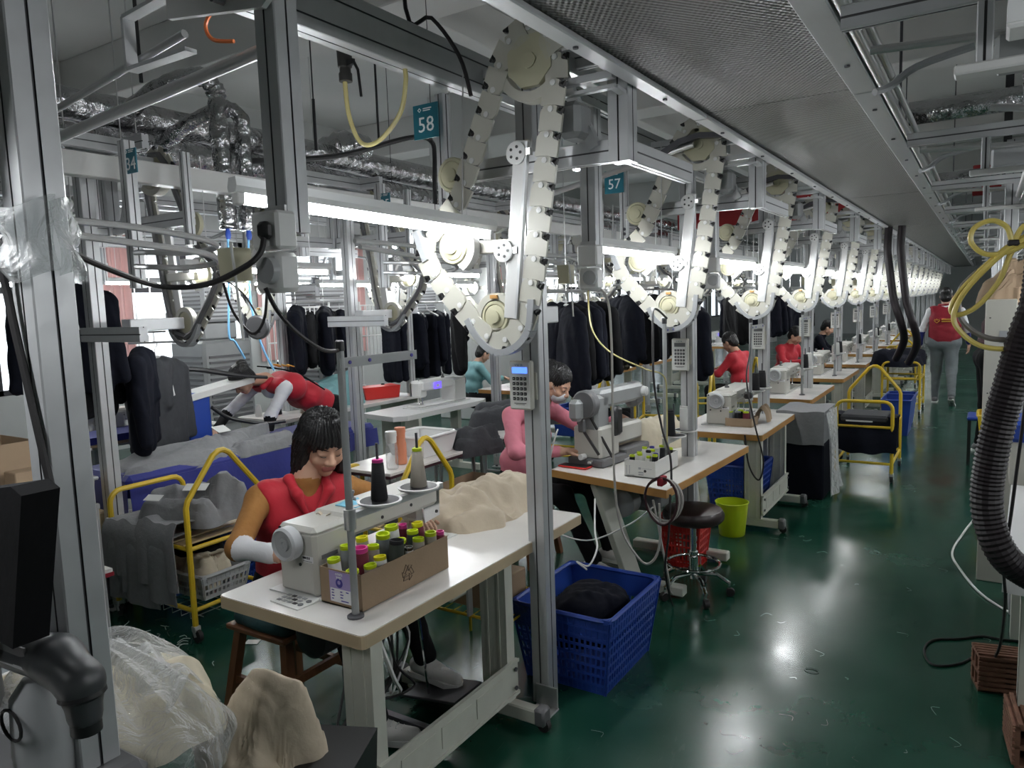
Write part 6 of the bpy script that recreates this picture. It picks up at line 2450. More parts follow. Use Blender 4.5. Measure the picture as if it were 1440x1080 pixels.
def cloth_mound(prims, m, seed, amp, base=None, na=88, nv=34):
    """Cloth dropped in a heap: one sheet over the given rounded cores, with straight sharp folds, its edge turned down to the base."""
    rs = np.random.RandomState(seed)
    pts = []
    for p in prims:
        pts += [p[1], p[2]] if p[0] == 'c' else [p[1]]
    if base is None:
        base = min(min(p[1][2] - p[3], p[2][2] - p[4]) if p[0] == 'c' else p[1][2] - p[2][2] for p in prims) + 0.004
    cx, cy = np.mean([q[0] for q in pts]), np.mean([q[1] for q in pts])

    def top(x, y):
        z = np.full(np.shape(x), base, float)
        for p in prims:
            if p[0] == 'c':
                a, b = np.array(p[1], float), np.array(p[2], float)
                d = b - a
                L = d[0] ** 2 + d[1] ** 2 + 1e-9
                t = np.clip(((x - a[0]) * d[0] + (y - a[1]) * d[1]) / L, 0, 1)
                r = (p[3] + (p[4] - p[3]) * t) * 1.15
                q = r * r - (x - a[0] - d[0] * t) ** 2 - (y - a[1] - d[1] * t) ** 2
                zz = np.where(q > 0, a[2] + d[2] * t + np.sqrt(np.maximum(q, 0)) / 1.15, base)
            else:
                c, r = p[1], p[2]
                q = 1 - ((x - c[0]) / r[0]) ** 2 - ((y - c[1]) / r[1]) ** 2
                zz = np.where(q > 0, c[2] + r[2] * np.sqrt(np.maximum(q, 0)), base)
            z = np.maximum(z, zz)
        return z
    A = np.arange(na) / na * 2 * math.pi
    rr = np.linspace(0, 1.2, 241)
    X, Y = cx + np.outer(np.cos(A), rr), cy + np.outer(np.sin(A), rr)
    up = top(X, Y) > base + 1e-4
    Rb = np.array([rr[np.nonzero(u)[0].max()] if u.any() else 0.03 for u in up])
    for _ in range(2):
        Rb = (np.roll(Rb, 1) + Rb * 2 + np.roll(Rb, -1)) / 4
    Rb = Rb * (1 + 0.05 * np.sin(A * 5 + rs.rand() * 6) + 0.035 * np.sin(A * 11 + rs.rand() * 6)) + 0.012
    v = np.linspace(0, 1, nv + 1)
    X = cx + np.cos(A)[:, None] * Rb[:, None] * v
    Y = cy + np.sin(A)[:, None] * Rb[:, None] * v
    Z = np.zeros_like(X)
    k = 0.018
    for dx, dy in ((0, 0), (k, 0), (-k, 0), (0, k), (0, -k), (k, k), (-k, -k), (k, -k), (-k, k)):
        Z += top(X + dx, Y + dy) / 9
    lx = max(pts, key=lambda q: q[0])
    ln = max(prims, key=lambda p: math.dist(p[1], p[2]) if p[0] == 'c' else 0)
    th0 = math.atan2(ln[2][1] - ln[1][1], ln[2][0] - ln[1][0]) + math.pi / 2 if ln[0] == 'c' else rs.rand() * 3
    tri = lambda q: np.abs((q % 1) * 2 - 1) * 2 - 1
    out = np.zeros_like(X)
    for o in range(5):
        th = th0 + rs.randn() * (0.3, 0.5, 0.8, 1.0, 1.3)[o]
        f = (5.0, 8.0, 11.0, 15.0, 22.0)[o]
        s_ = X * math.cos(th) + Y * math.sin(th)
        w_ = -X * math.sin(th) + Y * math.cos(th)
        q = s_ * f + 0.35 * np.sin(w_ * f * 1.3 + rs.rand() * 6) + rs.rand()
        out += tri(q) * (0.8, 0.8, 0.55, 0.35, 0.18)[o] * np.clip(0.45 + 0.8 * np.sin(w_ * f * 0.8 + rs.rand() * 6), 0.1, 1)
    fade = np.clip((Z - base) / 0.05, 0.12, 1)
    Z = np.maximum(Z + out * amp * 0.55 * fade, base)
    Z[:, -1] = base
    mb = MB()
    vs = [(X[0, 0], Y[0, 0], float(Z[:, 0].mean()))] + [(X[i, j], Y[i, j], Z[i, j]) for j in range(1, nv + 1) for i in range(na)]
    ix = lambda i, j: 1 + (j - 1) * na + i % na
    fs = [(0, ix(i, 1), ix(i + 1, 1)) for i in range(na)]
    fs += [(ix(i, j), ix(i, j + 1), ix(i + 1, j + 1), ix(i + 1, j)) for j in range(1, nv) for i in range(na)]
    fs.append(tuple(ix(i, nv) for i in range(na))[::-1])
    mb.add(vs, fs, m, True)
    return mb


def heap(prims, m, name, label, cat='garment', amp=0.02, h=0.012, seed=0, group=None, scale=15, k=0.03, lump=False, base=None):
    if not lump:
        return solo(cloth_mound(prims, m, seed, amp, base), name, label, cat, group)
    P = []
    for p in prims:
        if p[0] == 'c':
            P.append(('cap', p[1], p[2], p[3], p[4], m))
        else:
            P.append(('ell', p[1], p[2], None, m))
    mb = soft(P, h, k, None, amp=amp, scale=scale, seed=seed)
    return solo(mb, name, label, cat, group)


heap([('c', (-3.98, 2.42, 0.66), (-3.50, 2.58, 0.74), 0.07, 0.05), ('c', (-3.9, 2.3, 0.64), (-3.5, 2.36, 0.68), 0.055, 0.05), ('c', (-3.72, 2.5, 0.70), (-3.56, 2.52, 0.80), 0.04, 0.05),
      ('e', (-3.75, 2.45, 0.63), (0.30, 0.2, 0.05))], 'grey_cloth', 'grey_garment', 'crumpled grey garment heaped on top of the first trolley', amp=0.03, seed=3, group=G)
basket(-3.95, -3.48, 2.30, 2.60, 0.19, 0.31, 'bin_grey', 'pale basket with crumpled cloth on the lower shelf of the first trolley', taper=0.02)
heap([('c', (-3.85, 2.40, 0.30), (-3.60, 2.50, 0.34), 0.07, 0.05), ('c', (-3.75, 2.42, 0.32), (-3.55, 2.38, 0.36), 0.05, 0.05)], 'cream_cloth', 'cloth_bundle', 'crumpled pale cloth in the basket under the first trolley', 'cloth', amp=0.02, seed=11)
heap([('c', (-4.0, 2.45, 0.36), (-3.70, 2.5, 0.40), 0.10, 0.08)], 'black_cloth', 'cloth_bundle', 'black cloth bundle hanging inside the first trolley', 'cloth', amp=0.02, seed=12)
heap([('c', (-3.2, 3.0, 0.60), (-2.75, 3.2, 0.62), 0.08, 0.07), ('c', (-3.1, 3.2, 0.62), (-2.8, 3.05, 0.64), 0.07, 0.06)], 'charcoal_cloth', 'cloth_bundle', 'charcoal cloth on the trolley behind the seated woman', 'cloth', amp=0.02, seed=13)

# ================================================================== blue pressing table and what lies on it
t = thing('pressing_table', 'long pressing table covered with a blue padded cloth', 'table', (-4.65, 3.5, 0))
b = MB()
b.box(-4.97, -4.36, 2.44, 4.62, 0.66, 0.745, 'blue_cloth', 0.03)
b.build('padded_top', t)
b = MB()
for sx in (-1, 1):
    def skirt(u, v, sx=sx):
        f = math.sin(u * 26) * 0.012 + math.sin(u * 47 + 1) * 0.006
        return ((-4.355 if sx > 0 else -4.975) + sx * (0.004 + f * v + 0.01 * v), 2.44 + 2.18 * u, 0.70 - (0.20 + 0.06 * math.sin(u * 5)) * v)
    b.sheet(skirt, 50, 6, 0.004, 'blue_cloth')
b.sheet(lambda u, v: (-4.975 + 0.62 * u, 2.435 - 0.004 - 0.012 * v * math.sin(14 * u), 0.70 - 0.30 * v), 20, 6, 0.004, 'blue_cloth')
b.build('cloth_skirt', t)
for x, y in ((-4.9, 2.52), (-4.42, 2.52), (-4.9, 4.54), (-4.42, 4.54)):
    b = MB()
    b.box(x - 0.02, x + 0.02, y - 0.02, y + 0.02, 0.0, 0.66, 'grey_paint')
    b.build('leg', t)
heap([('c', (-4.42, 2.50, 0.745), (-4.60, 3.30, 0.79), 0.045, 0.07), ('c', (-4.75, 2.75, 0.76), (-4.60, 3.55, 0.80), 0.06, 0.06), ('c', (-4.50, 3.1, 0.80), (-4.62, 3.7, 0.83), 0.06, 0.05), ('e', (-4.62, 3.0, 0.76), (0.25, 0.55, 0.04)),
      ('c', (-4.40, 3.3, 0.77), (-4.42, 3.75, 0.79), 0.05, 0.04)], 'grey_cloth', 'grey_garment', 'grey garments spread out on the blue pressing table', amp=0.026, h=0.013, seed=5)
b = MB()
b.obox((-4.55, 3.25, 0.90), (0.09, 0.10, 0.003), Matrix.Rotation(0.4, 3, 'Y'), 'paper')
solo(b, 'paper_slip', 'white paper slip on the grey garments of the pressing table', 'paper')
# pressing post with hanger arm, paper and tape roll
t = thing('pressing_machine', 'blue pressing machine body with black arms left of the bending woman', 'machine', (-5.15, 3.45, 0))
b = MB()
b.box(-5.30, -5.02, 3.30, 3.52, 0.60, 1.12, 'blue_plastic', 0.02)
b.build('body', t)
b = MB()
b.box(-5.26, -5.06, 3.33, 3.49, 0.0, 0.60, 'grey_paint')
b.build('base', t)
b = MB()
b.tube(cr([(-5.20, 3.02, 1.12), (-5.16, 3.22, 1.26), (-5.1, 3.34, 1.30), (-5.05, 3.46, 1.29), (-4.98, 3.75, 1.22), (-4.95, 4.0, 1.18)], 6), [0.016] * 12 + [0.02] * 12 + [0.014] * 7, 'black_plastic', n=8)
b.tube(cr([(-5.0, 3.5, 1.0), (-4.95, 3.62, 0.90), (-4.80, 3.8, 0.84), (-4.7, 3.95, 0.84)], 6), 0.014, 'black_plastic', n=8)
b.build('arm', t)
b = MB()
b.obox((-5.12, 3.62, 1.125), (0.22, 0.62, 0.05), Matrix.Rotation(R(8), 3, 'X'), 'carton_white', 0.004)
b.build('paper_stack', t)
b = MB()
b.lathe([(0.025, -0.04), (0.062, -0.04), (0.062, 0.04), (0.025, 0.04), (0.02, 0.03)], (-5.05, 3.17, 1.10), 'white_plastic', axis=(0.9, -0.4, 0), n=22)
solo(b, 'tape_roll', 'big white tape roll on the pressing machine', 'tape roll')
# narrow blue board, machine and cones of the second row at the left
t = thing('ironing_board', 'narrow dark blue ironing board at the left behind the pressing table', 'ironing board', (-5.4, 3.1, 0))
b = MB()
b.prism([(-5.62, 2.45), (-5.62, 3.45), (-5.55, 3.62), (-5.45, 3.70), (-5.35, 3.62), (-5.28, 3.45), (-5.28, 2.45)], (0, 0, 0.82), (1, 0, 0), (0, 1, 0), 0, 0.05, 'blue_cloth')
b.build('board', t)
b = MB()
b.box(-5.6, -5.3, 2.5, 3.5, 0.795, 0.82, 'pale_wood')
b.build('underboard', t)
for y in (2.6, 3.4):
    b = MB()
    b.bar((-5.45, y, 0.795), (-5.45, y, 0.0), 0.05, 0.05, 'grey_paint')
    b.build('leg', t)
heap([('c', (-5.45, 3.05, 0.45), (-5.35, 3.3, 0.5), 0.12, 0.1)], 'clear_film', 'plastic_bag', 'clear plastic bag under the blue ironing board', 'bag', amp=0.02, seed=41, lump=True)
t = thing('work_counter', 'low wooden counter with orange front at the far left', 'counter', (-5.0, 2.2, 0))
b = MB()
b.box(-5.35, -4.75, 1.70, 2.38, 0.70, 0.735, 'laminate', 0.004)
b.build('top', t)
b = MB()
b.box(-5.33, -4.77, 2.36, 2.375, 0.60, 0.70, 'orange_edge')
b.box(-4.775, -4.755, 1.72, 2.36, 0.60, 0.70, 'orange_edge')
b.build('apron', t)
for x, y in ((-5.3, 1.75), (-4.8, 1.75), (-5.3, 2.33), (-4.8, 2.33)):
    b = MB()
    b.box(x - 0.02, x + 0.02, y - 0.02, y + 0.02, 0, 0.70, 'grey_paint')
    b.build('leg', t)
m4 = dup(m1, (-5.55, 3.35, 0.87), 'white handwheel machine behind the second row post at the left', rz=-0.3, group=G_M)
m4.location = (-5.75, 3.0, 0.75)
for q, (x, y) in enumerate(((-5.75, 3.62), (-5.75, 3.9))):
    cone(x, y, 0.93, 0.12, 0.05, 0.028, 'thread_white', 'thread_white', ('left', 'right')[q] + ' one of two white thread cones on saucers at the left')
    b = MB()
    b.lathe([(0.01, 0), (0.07, 0.006), (0.075, 0.014), (0.06, 0.016), (0.01, 0.014)], (x, y, 0.914), 'white_plastic', n=20)
    b.cyl((x, y, 0.75), (x, y, 0.915), 0.01, 'steel', n=8)
    solo(b, 'cone_saucer', 'saucer stand under the ' + ('left', 'right')[q] + ' white cone at the left', 'stand', 'saucer stands under white cones')
t = thing('sewing_table', 'white table at the left behind the blue ironing board', 'table', (-6.0, 3.4, 0))
b = MB()
b.box(-6.3, -5.66, 2.4, 4.1, 0.715, 0.75, 'laminate', 0.004)
b.build('tabletop', t)
for x, y in ((-6.25, 2.5), (-5.72, 2.5), (-6.25, 4.0), (-5.72, 4.0)):
    b = MB()
    b.box(x - 0.025, x + 0.025, y - 0.025, y + 0.025, 0, 0.715, 'ivory_paint')
    b.build('leg', t)
# grey bins stacked at the left edge
for i, (z, w) in enumerate(((0.94, 0.36), (1.06, 0.30))):
    b = MB()
    b.prism([(-w / 2, 0.115), (w / 2, 0.115), (w / 2 - 0.03, 0), (-w / 2 + 0.03, 0)], (-3.32 - 0.02 * i, 1.46, z), (1, 0, 0), (0, 0, 1), -0.16, 0.16, 'bin_grey')
    b.box(-3.32 - w / 2 - 0.012, -3.32 + w / 2 + 0.012, 1.29, 1.63, z + 0.098, z + 0.113, 'bin_grey', 0.004)
    solo(b, 'plastic_bin', ('lower', 'upper')[i] + ' grey plastic bin stacked behind the near post', 'bin', 'grey bins behind the near post')
t = thing('bin_stand', 'grey metal stand carrying the grey bins behind the near post', 'stand', (-3.3, 1.46, 0))
b = MB()
b.box(-3.52, -3.12, 1.30, 1.62, 0.915, 0.94, 'grey_paint', 0.004)
b.build('shelf', t)
for x, y in ((-3.5, 1.32), (-3.14, 1.32), (-3.5, 1.60), (-3.14, 1.60)):
    b = MB()
    b.box(x - 0.015, x + 0.015, y - 0.015, y + 0.015, 0, 0.915, 'grey_paint')
    b.build('leg', t)
# white sewing table with the screened machine in the second row
t = thing('sewing_table', 'white bull nosed table carrying the machine with violet display', 'table', (-4.7, 5.7, 0))
b = MB()
b.prism([(-4.98, 5.10), (-4.52, 5.02), (-4.43, 5.12), (-4.40, 6.30), (-4.46, 6.42), (-4.98, 6.42)], (0, 0, 0.675), (1, 0, 0), (0, 1, 0), 0, 0.045, 'white_plastic')
b.build('tabletop', t)
for y in (5.3, 6.2):
    b = MB()
    b.box(-4.75, -4.65, y - 0.03, y + 0.03, 0.06, 0.675, 'ivory_paint')
    b.build('leg', t)
    b = MB()
    b.box(-5.0, -4.4, y - 0.03, y + 0.03, 0.0, 0.06, 'ivory_paint')
    b.build('foot', t)
m5 = lockstitch('machine_white', True)
m5.location = (-4.70, 6.28, 0.72)
m5.rotation_euler = (0, 0, math.pi)
m5['label'] = 'white sewing machine with violet display on the bull nosed white table'
for k in range(2, 7):
    dup(tb3, (-5.02, 5.2 + S * (k - 1) + 1.26, 0), ORD[k] + ' sewing table of the second row', rz=math.pi, group='sewing tables of the second row')
    dup(m5, (-4.70, 6.30 + S * (k - 1), 0.72), ORD[k] + ' white sewing machine of the second row', rz=math.pi)
b = MB()
b.box(-5.9, -5.3, 4.4, 6.4, 0.70, 0.74, 'laminate', 0.004)
b.box(-5.88, -5.32, 4.42, 4.47, 0.0, 0.70, 'ivory_paint')
b.box(-5.88, -5.32, 6.33, 6.38, 0.0, 0.70, 'ivory_paint')
solo(b, 'work_table', 'long pale work table behind the bending woman', 'table')
# low white tables right behind the seated woman, with basket, bottles, shirt
for i, (x0, x1, y0, y1) in enumerate(((-3.50, -3.02, 4.28, 5.0), (-3.42, -2.98, 3.26, 4.24))):
    t = thing('bench_table', ('low white bench table with bent steel legs, nearer the first keypad post', 'low white bench table under the white basket')[i], 'table', ((x0 + x1) / 2, (y0 + y1) / 2, 0), 'low white bench tables')
    b = MB()
    b.box(x0, x1, y0, y1, 0.705, 0.725, 'laminate', 0.003)
    b.build('tabletop', t)
    b = MB()
    b.box(x0 - 0.004, x1 + 0.004, y0 - 0.004, y1 + 0.004, 0.690, 0.705, 'maroon_cloth')
    b.build('edge_band', t)
    for y in (y0 + 0.06, y1 - 0.06):
        b = MB()
        b.tube(cr([(x0 + 0.05, y, 0.0), (x0 + 0.05, y, 0.60), (x0 + 0.09, y, 0.68), (x1 - 0.09, y, 0.68), (x1 - 0.05, y, 0.60), (x1 - 0.05, y, 0.0)], 5), 0.014, 'grey_paint', n=8)
        b.tube([(x0 + 0.05, y, 0.35), (x1 - 0.05, y, 0.35)], 0.011, 'grey_paint', n=6)
        b.build('leg', t)
basket(-3.38, -3.04, 3.66, 4.02, 0.727, 0.86, 'white_plastic', 'white plastic basket on the low bench table behind the seated woman', holes=False, taper=0.03)
for i, (x, y, m) in enumerate(((-3.10, 3.50, 'orange_plastic'), (-3.05, 3.36, 'clear_plastic'))):
    t = thing('water_bottle', ('orange water bottle standing behind the seated woman', 'clear bottle with white cap behind the seated woman')[i], 'bottle', (x, y, 0.727), None)
    z = 0.727
    b = MB()
    b.lathe([(0.034, 0), (0.038, 0.01), (0.037, 0.13), (0.030, 0.16), (0.030, 0.17)], (x, y, z), m, n=16)
    b.build('body', t)
    b = MB()
    b.lathe([(0.032, 0.165), (0.033, 0.20), (0.036, 0.205), (0.034, 0.235), (0.004, 0.237)], (x, y, z), 'orange_plastic' if i == 0 else 'white_plastic', n=16)
    b.build('cap', t)
heap([('c', (-3.2, 4.10, 0.78), (-2.98, 4.2, 0.80), 0.07, 0.06), ('c', (-3.02, 4.05, 0.74), (-2.9, 4.3, 0.72), 0.06, 0.05), ('c', (-3.1, 4.2, 0.80), (-2.95, 4.35, 0.83), 0.04, 0.03)], 'charcoal_cloth', 'dark_shirt', 'dark grey patterned shirt dropped between the bench tables', amp=0.022, seed=17)
heap([('c', (-3.35, 4.75, 0.80), (-3.05, 5.3, 0.84), 0.09, 0.08), ('c', (-3.5, 5.0, 0.82), (-3.1, 5.2, 0.90), 0.08, 0.06), ('e', (-3.3, 5.05, 0.78), (0.28, 0.3, 0.07))], 'charcoal_cloth', 'grey_garment', 'dark grey jackets piled left of the first keypad post', amp=0.024, seed=18)
t = carton(-2.98, -2.62, 3.62, 4.10, 0.16, 0.40, 'cardboard', 'brown carton with printed characters below the dark shirt')
text('衣用品', 0.13, (-2.615, 3.90, 0.42), (0, 1, 0), (0, 0, 1), 'ink_and_shade_brown', t, 'lettering')
b = MB()
b.box(-2.98, -2.62, 3.62, 4.10, 0.0, 0.155, 'cardboard', 0.004)
solo(b, 'carton', 'closed brown carton under the one with printed characters', 'carton')
# beige fabric being sewn on the first table
heap([('c', (-2.12, 2.42, 0.76), (-1.99, 2.86, 0.80), 0.045, 0.095), ('c', (-1.99, 2.86, 0.80), (-1.90, 3.06, 0.79), 0.10, 0.075), ('c', (-2.16, 2.62, 0.77), (-1.98, 2.72, 0.80), 0.06, 0.075), ('c', (-2.20, 2.80, 0.77), (-2.0, 3.08, 0.80), 0.055, 0.075),
      ('c', (-1.95, 2.52, 0.75), (-1.86, 2.70, 0.76), 0.035, 0.055), ('e', (-2.02, 2.80, 0.75), (0.20, 0.30, 0.05))], 'beige_cloth', 'beige_garment', 'beige garment heaped on the nearest table beside the machine', amp=0.026, h=0.009, seed=8, scale=12)
b = MB()
b.sheet(lambda u, v: (-1.93 + 0.09 * u, 3.02 + 0.10 * v, 0.74 + 0.05 * math.sin(2.2 * v) * (1 - u * 0.4)), 8, 8, 0.003, 'white_cloth')
solo(b, 'cloth_corner', 'white lining corner sticking out of the beige garment', 'cloth')
heap([('c', (-1.99, 4.40, 0.76), (-1.80, 4.75, 0.80), 0.055, 0.10), ('c', (-1.92, 4.55, 0.84), (-1.72, 4.85, 0.80), 0.09, 0.07), ('c', (-2.0, 4.7, 0.80), (-1.85, 4.9, 0.84), 0.08, 0.07)], 'cream_cloth', 'cream_garment', 'cream garment bunched under the needle of the second machine', amp=0.022, h=0.011, seed=19)

# ================================================================== under the first tables
wood = thing('stool', 'wooden stool with a dark green cushion under the seated woman', 'stool', (-2.50, 2.05, 0))
b = MB()
b.box(-2.68, -2.32, 1.86, 2.24, 0.385, 0.41, 'stool_wood', 0.006)
b.build('seat', wood)
for sx in (-1, 1):
    for sy in (-1, 1):
        b = MB()
        b.bar((-2.50 + sx * 0.14, 2.05 + sy * 0.14, 0.39), (-2.50 + sx * 0.20, 2.05 + sy * 0.19, 0.0), 0.038, 0.038, 'stool_wood', up=(1, 0, 0))
        b.build('leg', wood)
for sy in (-1, 1):
    b = MB()
    b.bar((-2.68, 2.05 + sy * 0.165, 0.16), (-2.32, 2.05 + sy * 0.165, 0.16), 0.02, 0.034, 'stool_wood')
    b.build('stretcher', wood)
b = MB()
b.bar((-2.32, 1.88, 0.22), (-2.32, 2.22, 0.22), 0.02, 0.034, 'stool_wood')
b.build('stretcher', wood)
heap([('c', (-2.63, 1.92, 0.435), (-2.36, 1.92, 0.435), 0.042, 0.042), ('c', (-2.63, 2.12, 0.435), (-2.36, 2.12, 0.435), 0.045, 0.045), ('e', (-2.5, 2.03, 0.435), (0.17, 0.17, 0.035))], 'green_cushion', 'seat_cushion', 'dark green quilted cushion tied on the wooden stool', 'cushion', amp=0.012, seed=22, lump=True)
pk2 = dup(wood, (-2.62, 4.12, 0), 'wooden stool under the woman in pink')
t = thing('pedal', 'steel foot pedal plate under the nearest table', 'pedal', (-1.93, 2.28, 0))
b = MB()
b.obox((-1.93, 2.36, 0.075), (0.30, 0.20, 0.012), Matrix.Rotation(R(-8), 3, 'Y'), 'dark_steel', 0.003)
b.build('plate', t)
b = MB()
b.box(-2.1, -1.7, 2.10, 2.13, 0.05, 0.07, 'dark_steel')
b.cyl((-1.95, 2.3, 0.08), (-1.93, 2.22, 0.60), 0.006, 'chrome', n=6)
b.build('linkage', t)
t = thing('drive_motor', 'dark motor with hanging cables under the nearest table', 'motor', (-1.95, 1.95, 0.5))
b = MB()
b.obox((-1.97, 1.93, 0.58), (0.20, 0.24, 0.17), None, 'machine_dark', 0.03)
b.lathe([(0.075, 0), (0.075, 0.10), (0.05, 0.12)], (-1.97, 1.80, 0.57), 'black_plastic', axis=(0, -1, 0), n=18)
b.build('motor', t)
rs = np.random.RandomState(5)
for i in range(7):
    b = MB()
    x, y = -1.88 + 0.04 * rs.randn(), 1.90 + 0.06 * rs.randn()
    b.tube(cr([(x, y, 0.62), (x + 0.05 * rs.randn(), y + 0.08 * rs.randn(), 0.42), (x + 0.06 * rs.randn(), y + 0.08 * rs.randn(), 0.25), (x + 0.07 * rs.randn(), y + 0.1 * rs.randn(), 0.34), (x + 0.05 * rs.randn(), y + 0.05, 0.60)], 6), 0.005 if i else 0.008, 'black_rubber' if i % 3 else 'white_cable', n=5)
    b.build('cable', t)
b = MB()
b.obox((-1.80, 2.30, 0.60), (0.10, 0.14, 0.12), None, 'cream_plastic', 0.01)
b.box(-1.752, -1.742, 2.33, 2.36, 0.45, 0.66, 'steel')
solo(b, 'control_box', 'cream control box hanging under the nearest tabletop', 'control box')
t = thing('drawer_shelf', 'low yellow wire shelf with a carton under the nearest table', 'shelf', (-2.0, 2.9, 0.3))
for z in (0.30,):
    b = MB()
    b.tube([(-2.25, 2.62, z), (-1.75, 2.62, z), (-1.75, 3.02, z), (-2.25, 3.02, z)], 0.008, 'yellow_paint', n=6, closed=True)
    for i in range(9):
        b.tube([(-2.22 + i * 0.055, 2.62, z), (-2.22 + i * 0.055, 3.02, z)], 0.003, 'yellow_paint', n=4)
    o = b.build('wire_shelf', t)
    o['kind'] = 'stuff'
for x, y in ((-2.25, 2.62), (-1.75, 2.62), (-1.75, 3.02), (-2.25, 3.02)):
    b = MB()
    b.tube([(x, y, 0), (x, y, 0.30)], 0.008, 'yellow_paint', n=6)
    b.build('leg', t)
b = MB()
b.box(-2.15, -1.85, 2.68, 2.95, 0.31, 0.44, 'cardboard', 0.004)
solo(b, 'carton', 'brown carton on the low wire shelf under the nearest table', 'carton')

# blue basket with black cloth on the floor between the tables
basket(-1.79, -1.30, 2.72, 3.30, 0.0, 0.36, 'blue_plastic', 'blue lattice plastic basket holding black cloth on the floor by the first post', taper=0.05)
heap([('c', (-1.62, 2.90, 0.24), (-1.48, 3.08, 0.26), 0.105, 0.11), ('e', (-1.545, 3.0, 0.29), (0.15, 0.19, 0.09)), ('c', (-1.58, 3.08, 0.29), (-1.51, 3.14, 0.28), 0.07, 0.06)], 'navy_cloth', 'cloth_bundle', 'black cloth filling the blue lattice basket', 'cloth', amp=0.025, seed=25, base=0.16)
# chrome stool with leather seat
t = thing('swivel_stool', 'chrome swivel stool with brown leather seat beside the second table', 'stool', (-1.38, 4.03, 0))
b = MB()
b.lathe([(0.02, 0.44), (0.155, 0.44), (0.172, 0.458), (0.175, 0.485), (0.160, 0.512), (0.10, 0.520), (0.02, 0.518)], (-1.38, 4.03, 0), 'leather', n=28)
b.build('seat', t)
b = MB()
b.cyl((-1.38, 4.03, 0.10), (-1.38, 4.03, 0.44), 0.017, 'chrome', n=12)
b.cyl((-1.38, 4.03, 0.10), (-1.38, 4.03, 0.26), 0.026, 'chrome', n=14)
b.build('column', t)
b = MB()
b.tube([(-1.38 + 0.15 * math.cos(R(15 * i)), 4.03 + 0.15 * math.sin(R(15 * i)), 0.19) for i in range(24)], 0.009, 'chrome', n=8, closed=True)
b.build('foot_ring', t)
for i in range(5):
    a = R(72 * i + 20)
    b = MB()
    b.tube([(-1.38 + 0.02 * math.cos(a), 4.03 + 0.02 * math.sin(a), 0.13), (-1.38 + 0.13 * math.cos(a), 4.03 + 0.13 * math.sin(a), 0.125), (-1.38 + 0.20 * math.cos(a), 4.03 + 0.20 * math.sin(a), 0.075)], 0.013, 'chrome', n=8)
    l = b.build('leg', t)
    b = MB()
    b.lathe([(0.01, -0.016), (0.024, -0.014), (0.025, 0), (0.024, 0.014), (0.01, 0.016)], (-1.38 + 0.205 * math.cos(a), 4.03 + 0.205 * math.sin(a), 0.026), 'black_rubber', axis=(math.sin(a), -math.cos(a), 0), n=14)
    b.cyl((-1.38 + 0.20 * math.cos(a), 4.03 + 0.20 * math.sin(a), 0.04), (-1.38 + 0.20 * math.cos(a), 4.03 + 0.20 * math.sin(a), 0.085), 0.007, 'chrome', n=6)
    b.build('caster', l)
basket(-1.72, -1.46, 4.38, 4.62, 0.0, 0.33, 'red_plastic', 'red plastic basket behind the chrome stool', taper=0.03)
basket(-1.80, -1.40, 5.55, 6.0, 0.06, 0.42, 'blue_plastic', 'blue lattice basket under the third table', taper=0.04)
t = thing('bucket', 'lime green bucket beside the leg of the third table', 'bucket', (-1.46, 5.42, 0))
b = MB()
b.lathe([(0.085, 0.0), (0.09, 0.005), (0.115, 0.24), (0.12, 0.243), (0.112, 0.246), (0.085, 0.01)], (-1.50, 5.22, 0.0), 'lime_plastic', n=22)
b.build('pail', t)
# dark cloth block under a clear sheet next to the third table
t = thing('cloth_stack', 'block of black cloth under a grey cover beside the third table', 'cloth stack', (-1.28, 6.6, 0))
b = MB()
b.box(-1.46, -1.09, 6.42, 6.90, 0.0, 0.46, 'navy_cloth', 0.012)
b.build('stack', t)
b = MB()
b.sheet(lambda u, v: (-1.465 + 0.38 * u, 6.93 - 0.53 * min(1, v * 2.0) - 0.008 * math.sin(u * 9) * max(0, v - .5), 0.735 - 0.27 * max(0, v - 0.5) * 2 + 0.006 * math.sin(9 * u)), 14, 16, 0.006, 'grey_cloth')
b.box(-1.455, -1.095, 6.425, 6.92, 0.46, 0.722, 'grey_cloth', 0.012)
b.build('cover', t)
b = MB()
b.sheet(lambda u, v: (-1.075 + 0.06 * v + 0.02 * math.sin(9 * u + 4 * v), 6.42 + 0.45 * u, 0.735 - 0.70 * v), 14, 14, 0.002, 'clear_film')
b.build('clear_sheet', t)
# black cloth slung over the aisle trolley
b = MB()


def sling(u, v):
    x = -1.16 + 0.53 * u
    e = abs(v - 0.5) * 2
    side = -1 if v < 0.5 else 1
    return (x + 0.01 * math.sin(12 * v), 7.40 + side * 0.17 * min(1, e * 1.2) + 0.012 * math.sin(u * 11), 0.60 - 0.03 * math.sin(u * 3.1) - max(0, e - 0.55) * 0.70 + 0.008 * math.sin(u * 17))


b.sheet(sling, 22, 26, 0.012, 'navy_cloth')
solo(b, 'dark_cloth', 'black cloth slung over the yellow trolley in the aisle', 'cloth')
b = MB()
b.box(-1.10, -0.70, 7.27, 7.66, 0.53, 0.60, 'charcoal_cloth', 0.02)
solo(b, 'dark_cloth', 'folded charcoal cloth on the yellow aisle trolley', 'cloth')
b = MB()
b.obox((-0.93, 7.215, 0.555), (0.22, 0.006, 0.012), None, 'carton_white')
solo(b, 'paper_slip', 'pale slip on the black cloth of the aisle trolley', 'paper')
heap([('c', (-1.2, 11.5, 0.78), (-0.8, 11.9, 0.78), 0.12, 0.11), ('e', (-1.0, 11.7, 0.74), (0.28, 0.4, 0.08))], 'navy_cloth', 'dark_cloth', 'heap of dark cloth on the second aisle trolley', 'cloth', amp=0.02, h=0.02, seed=26)
basket(-1.02, -0.70, 9.7, 10.3, 0.0, 0.42, 'blue_plastic', 'blue bin on the floor behind the black aisle trolley', holes=False)
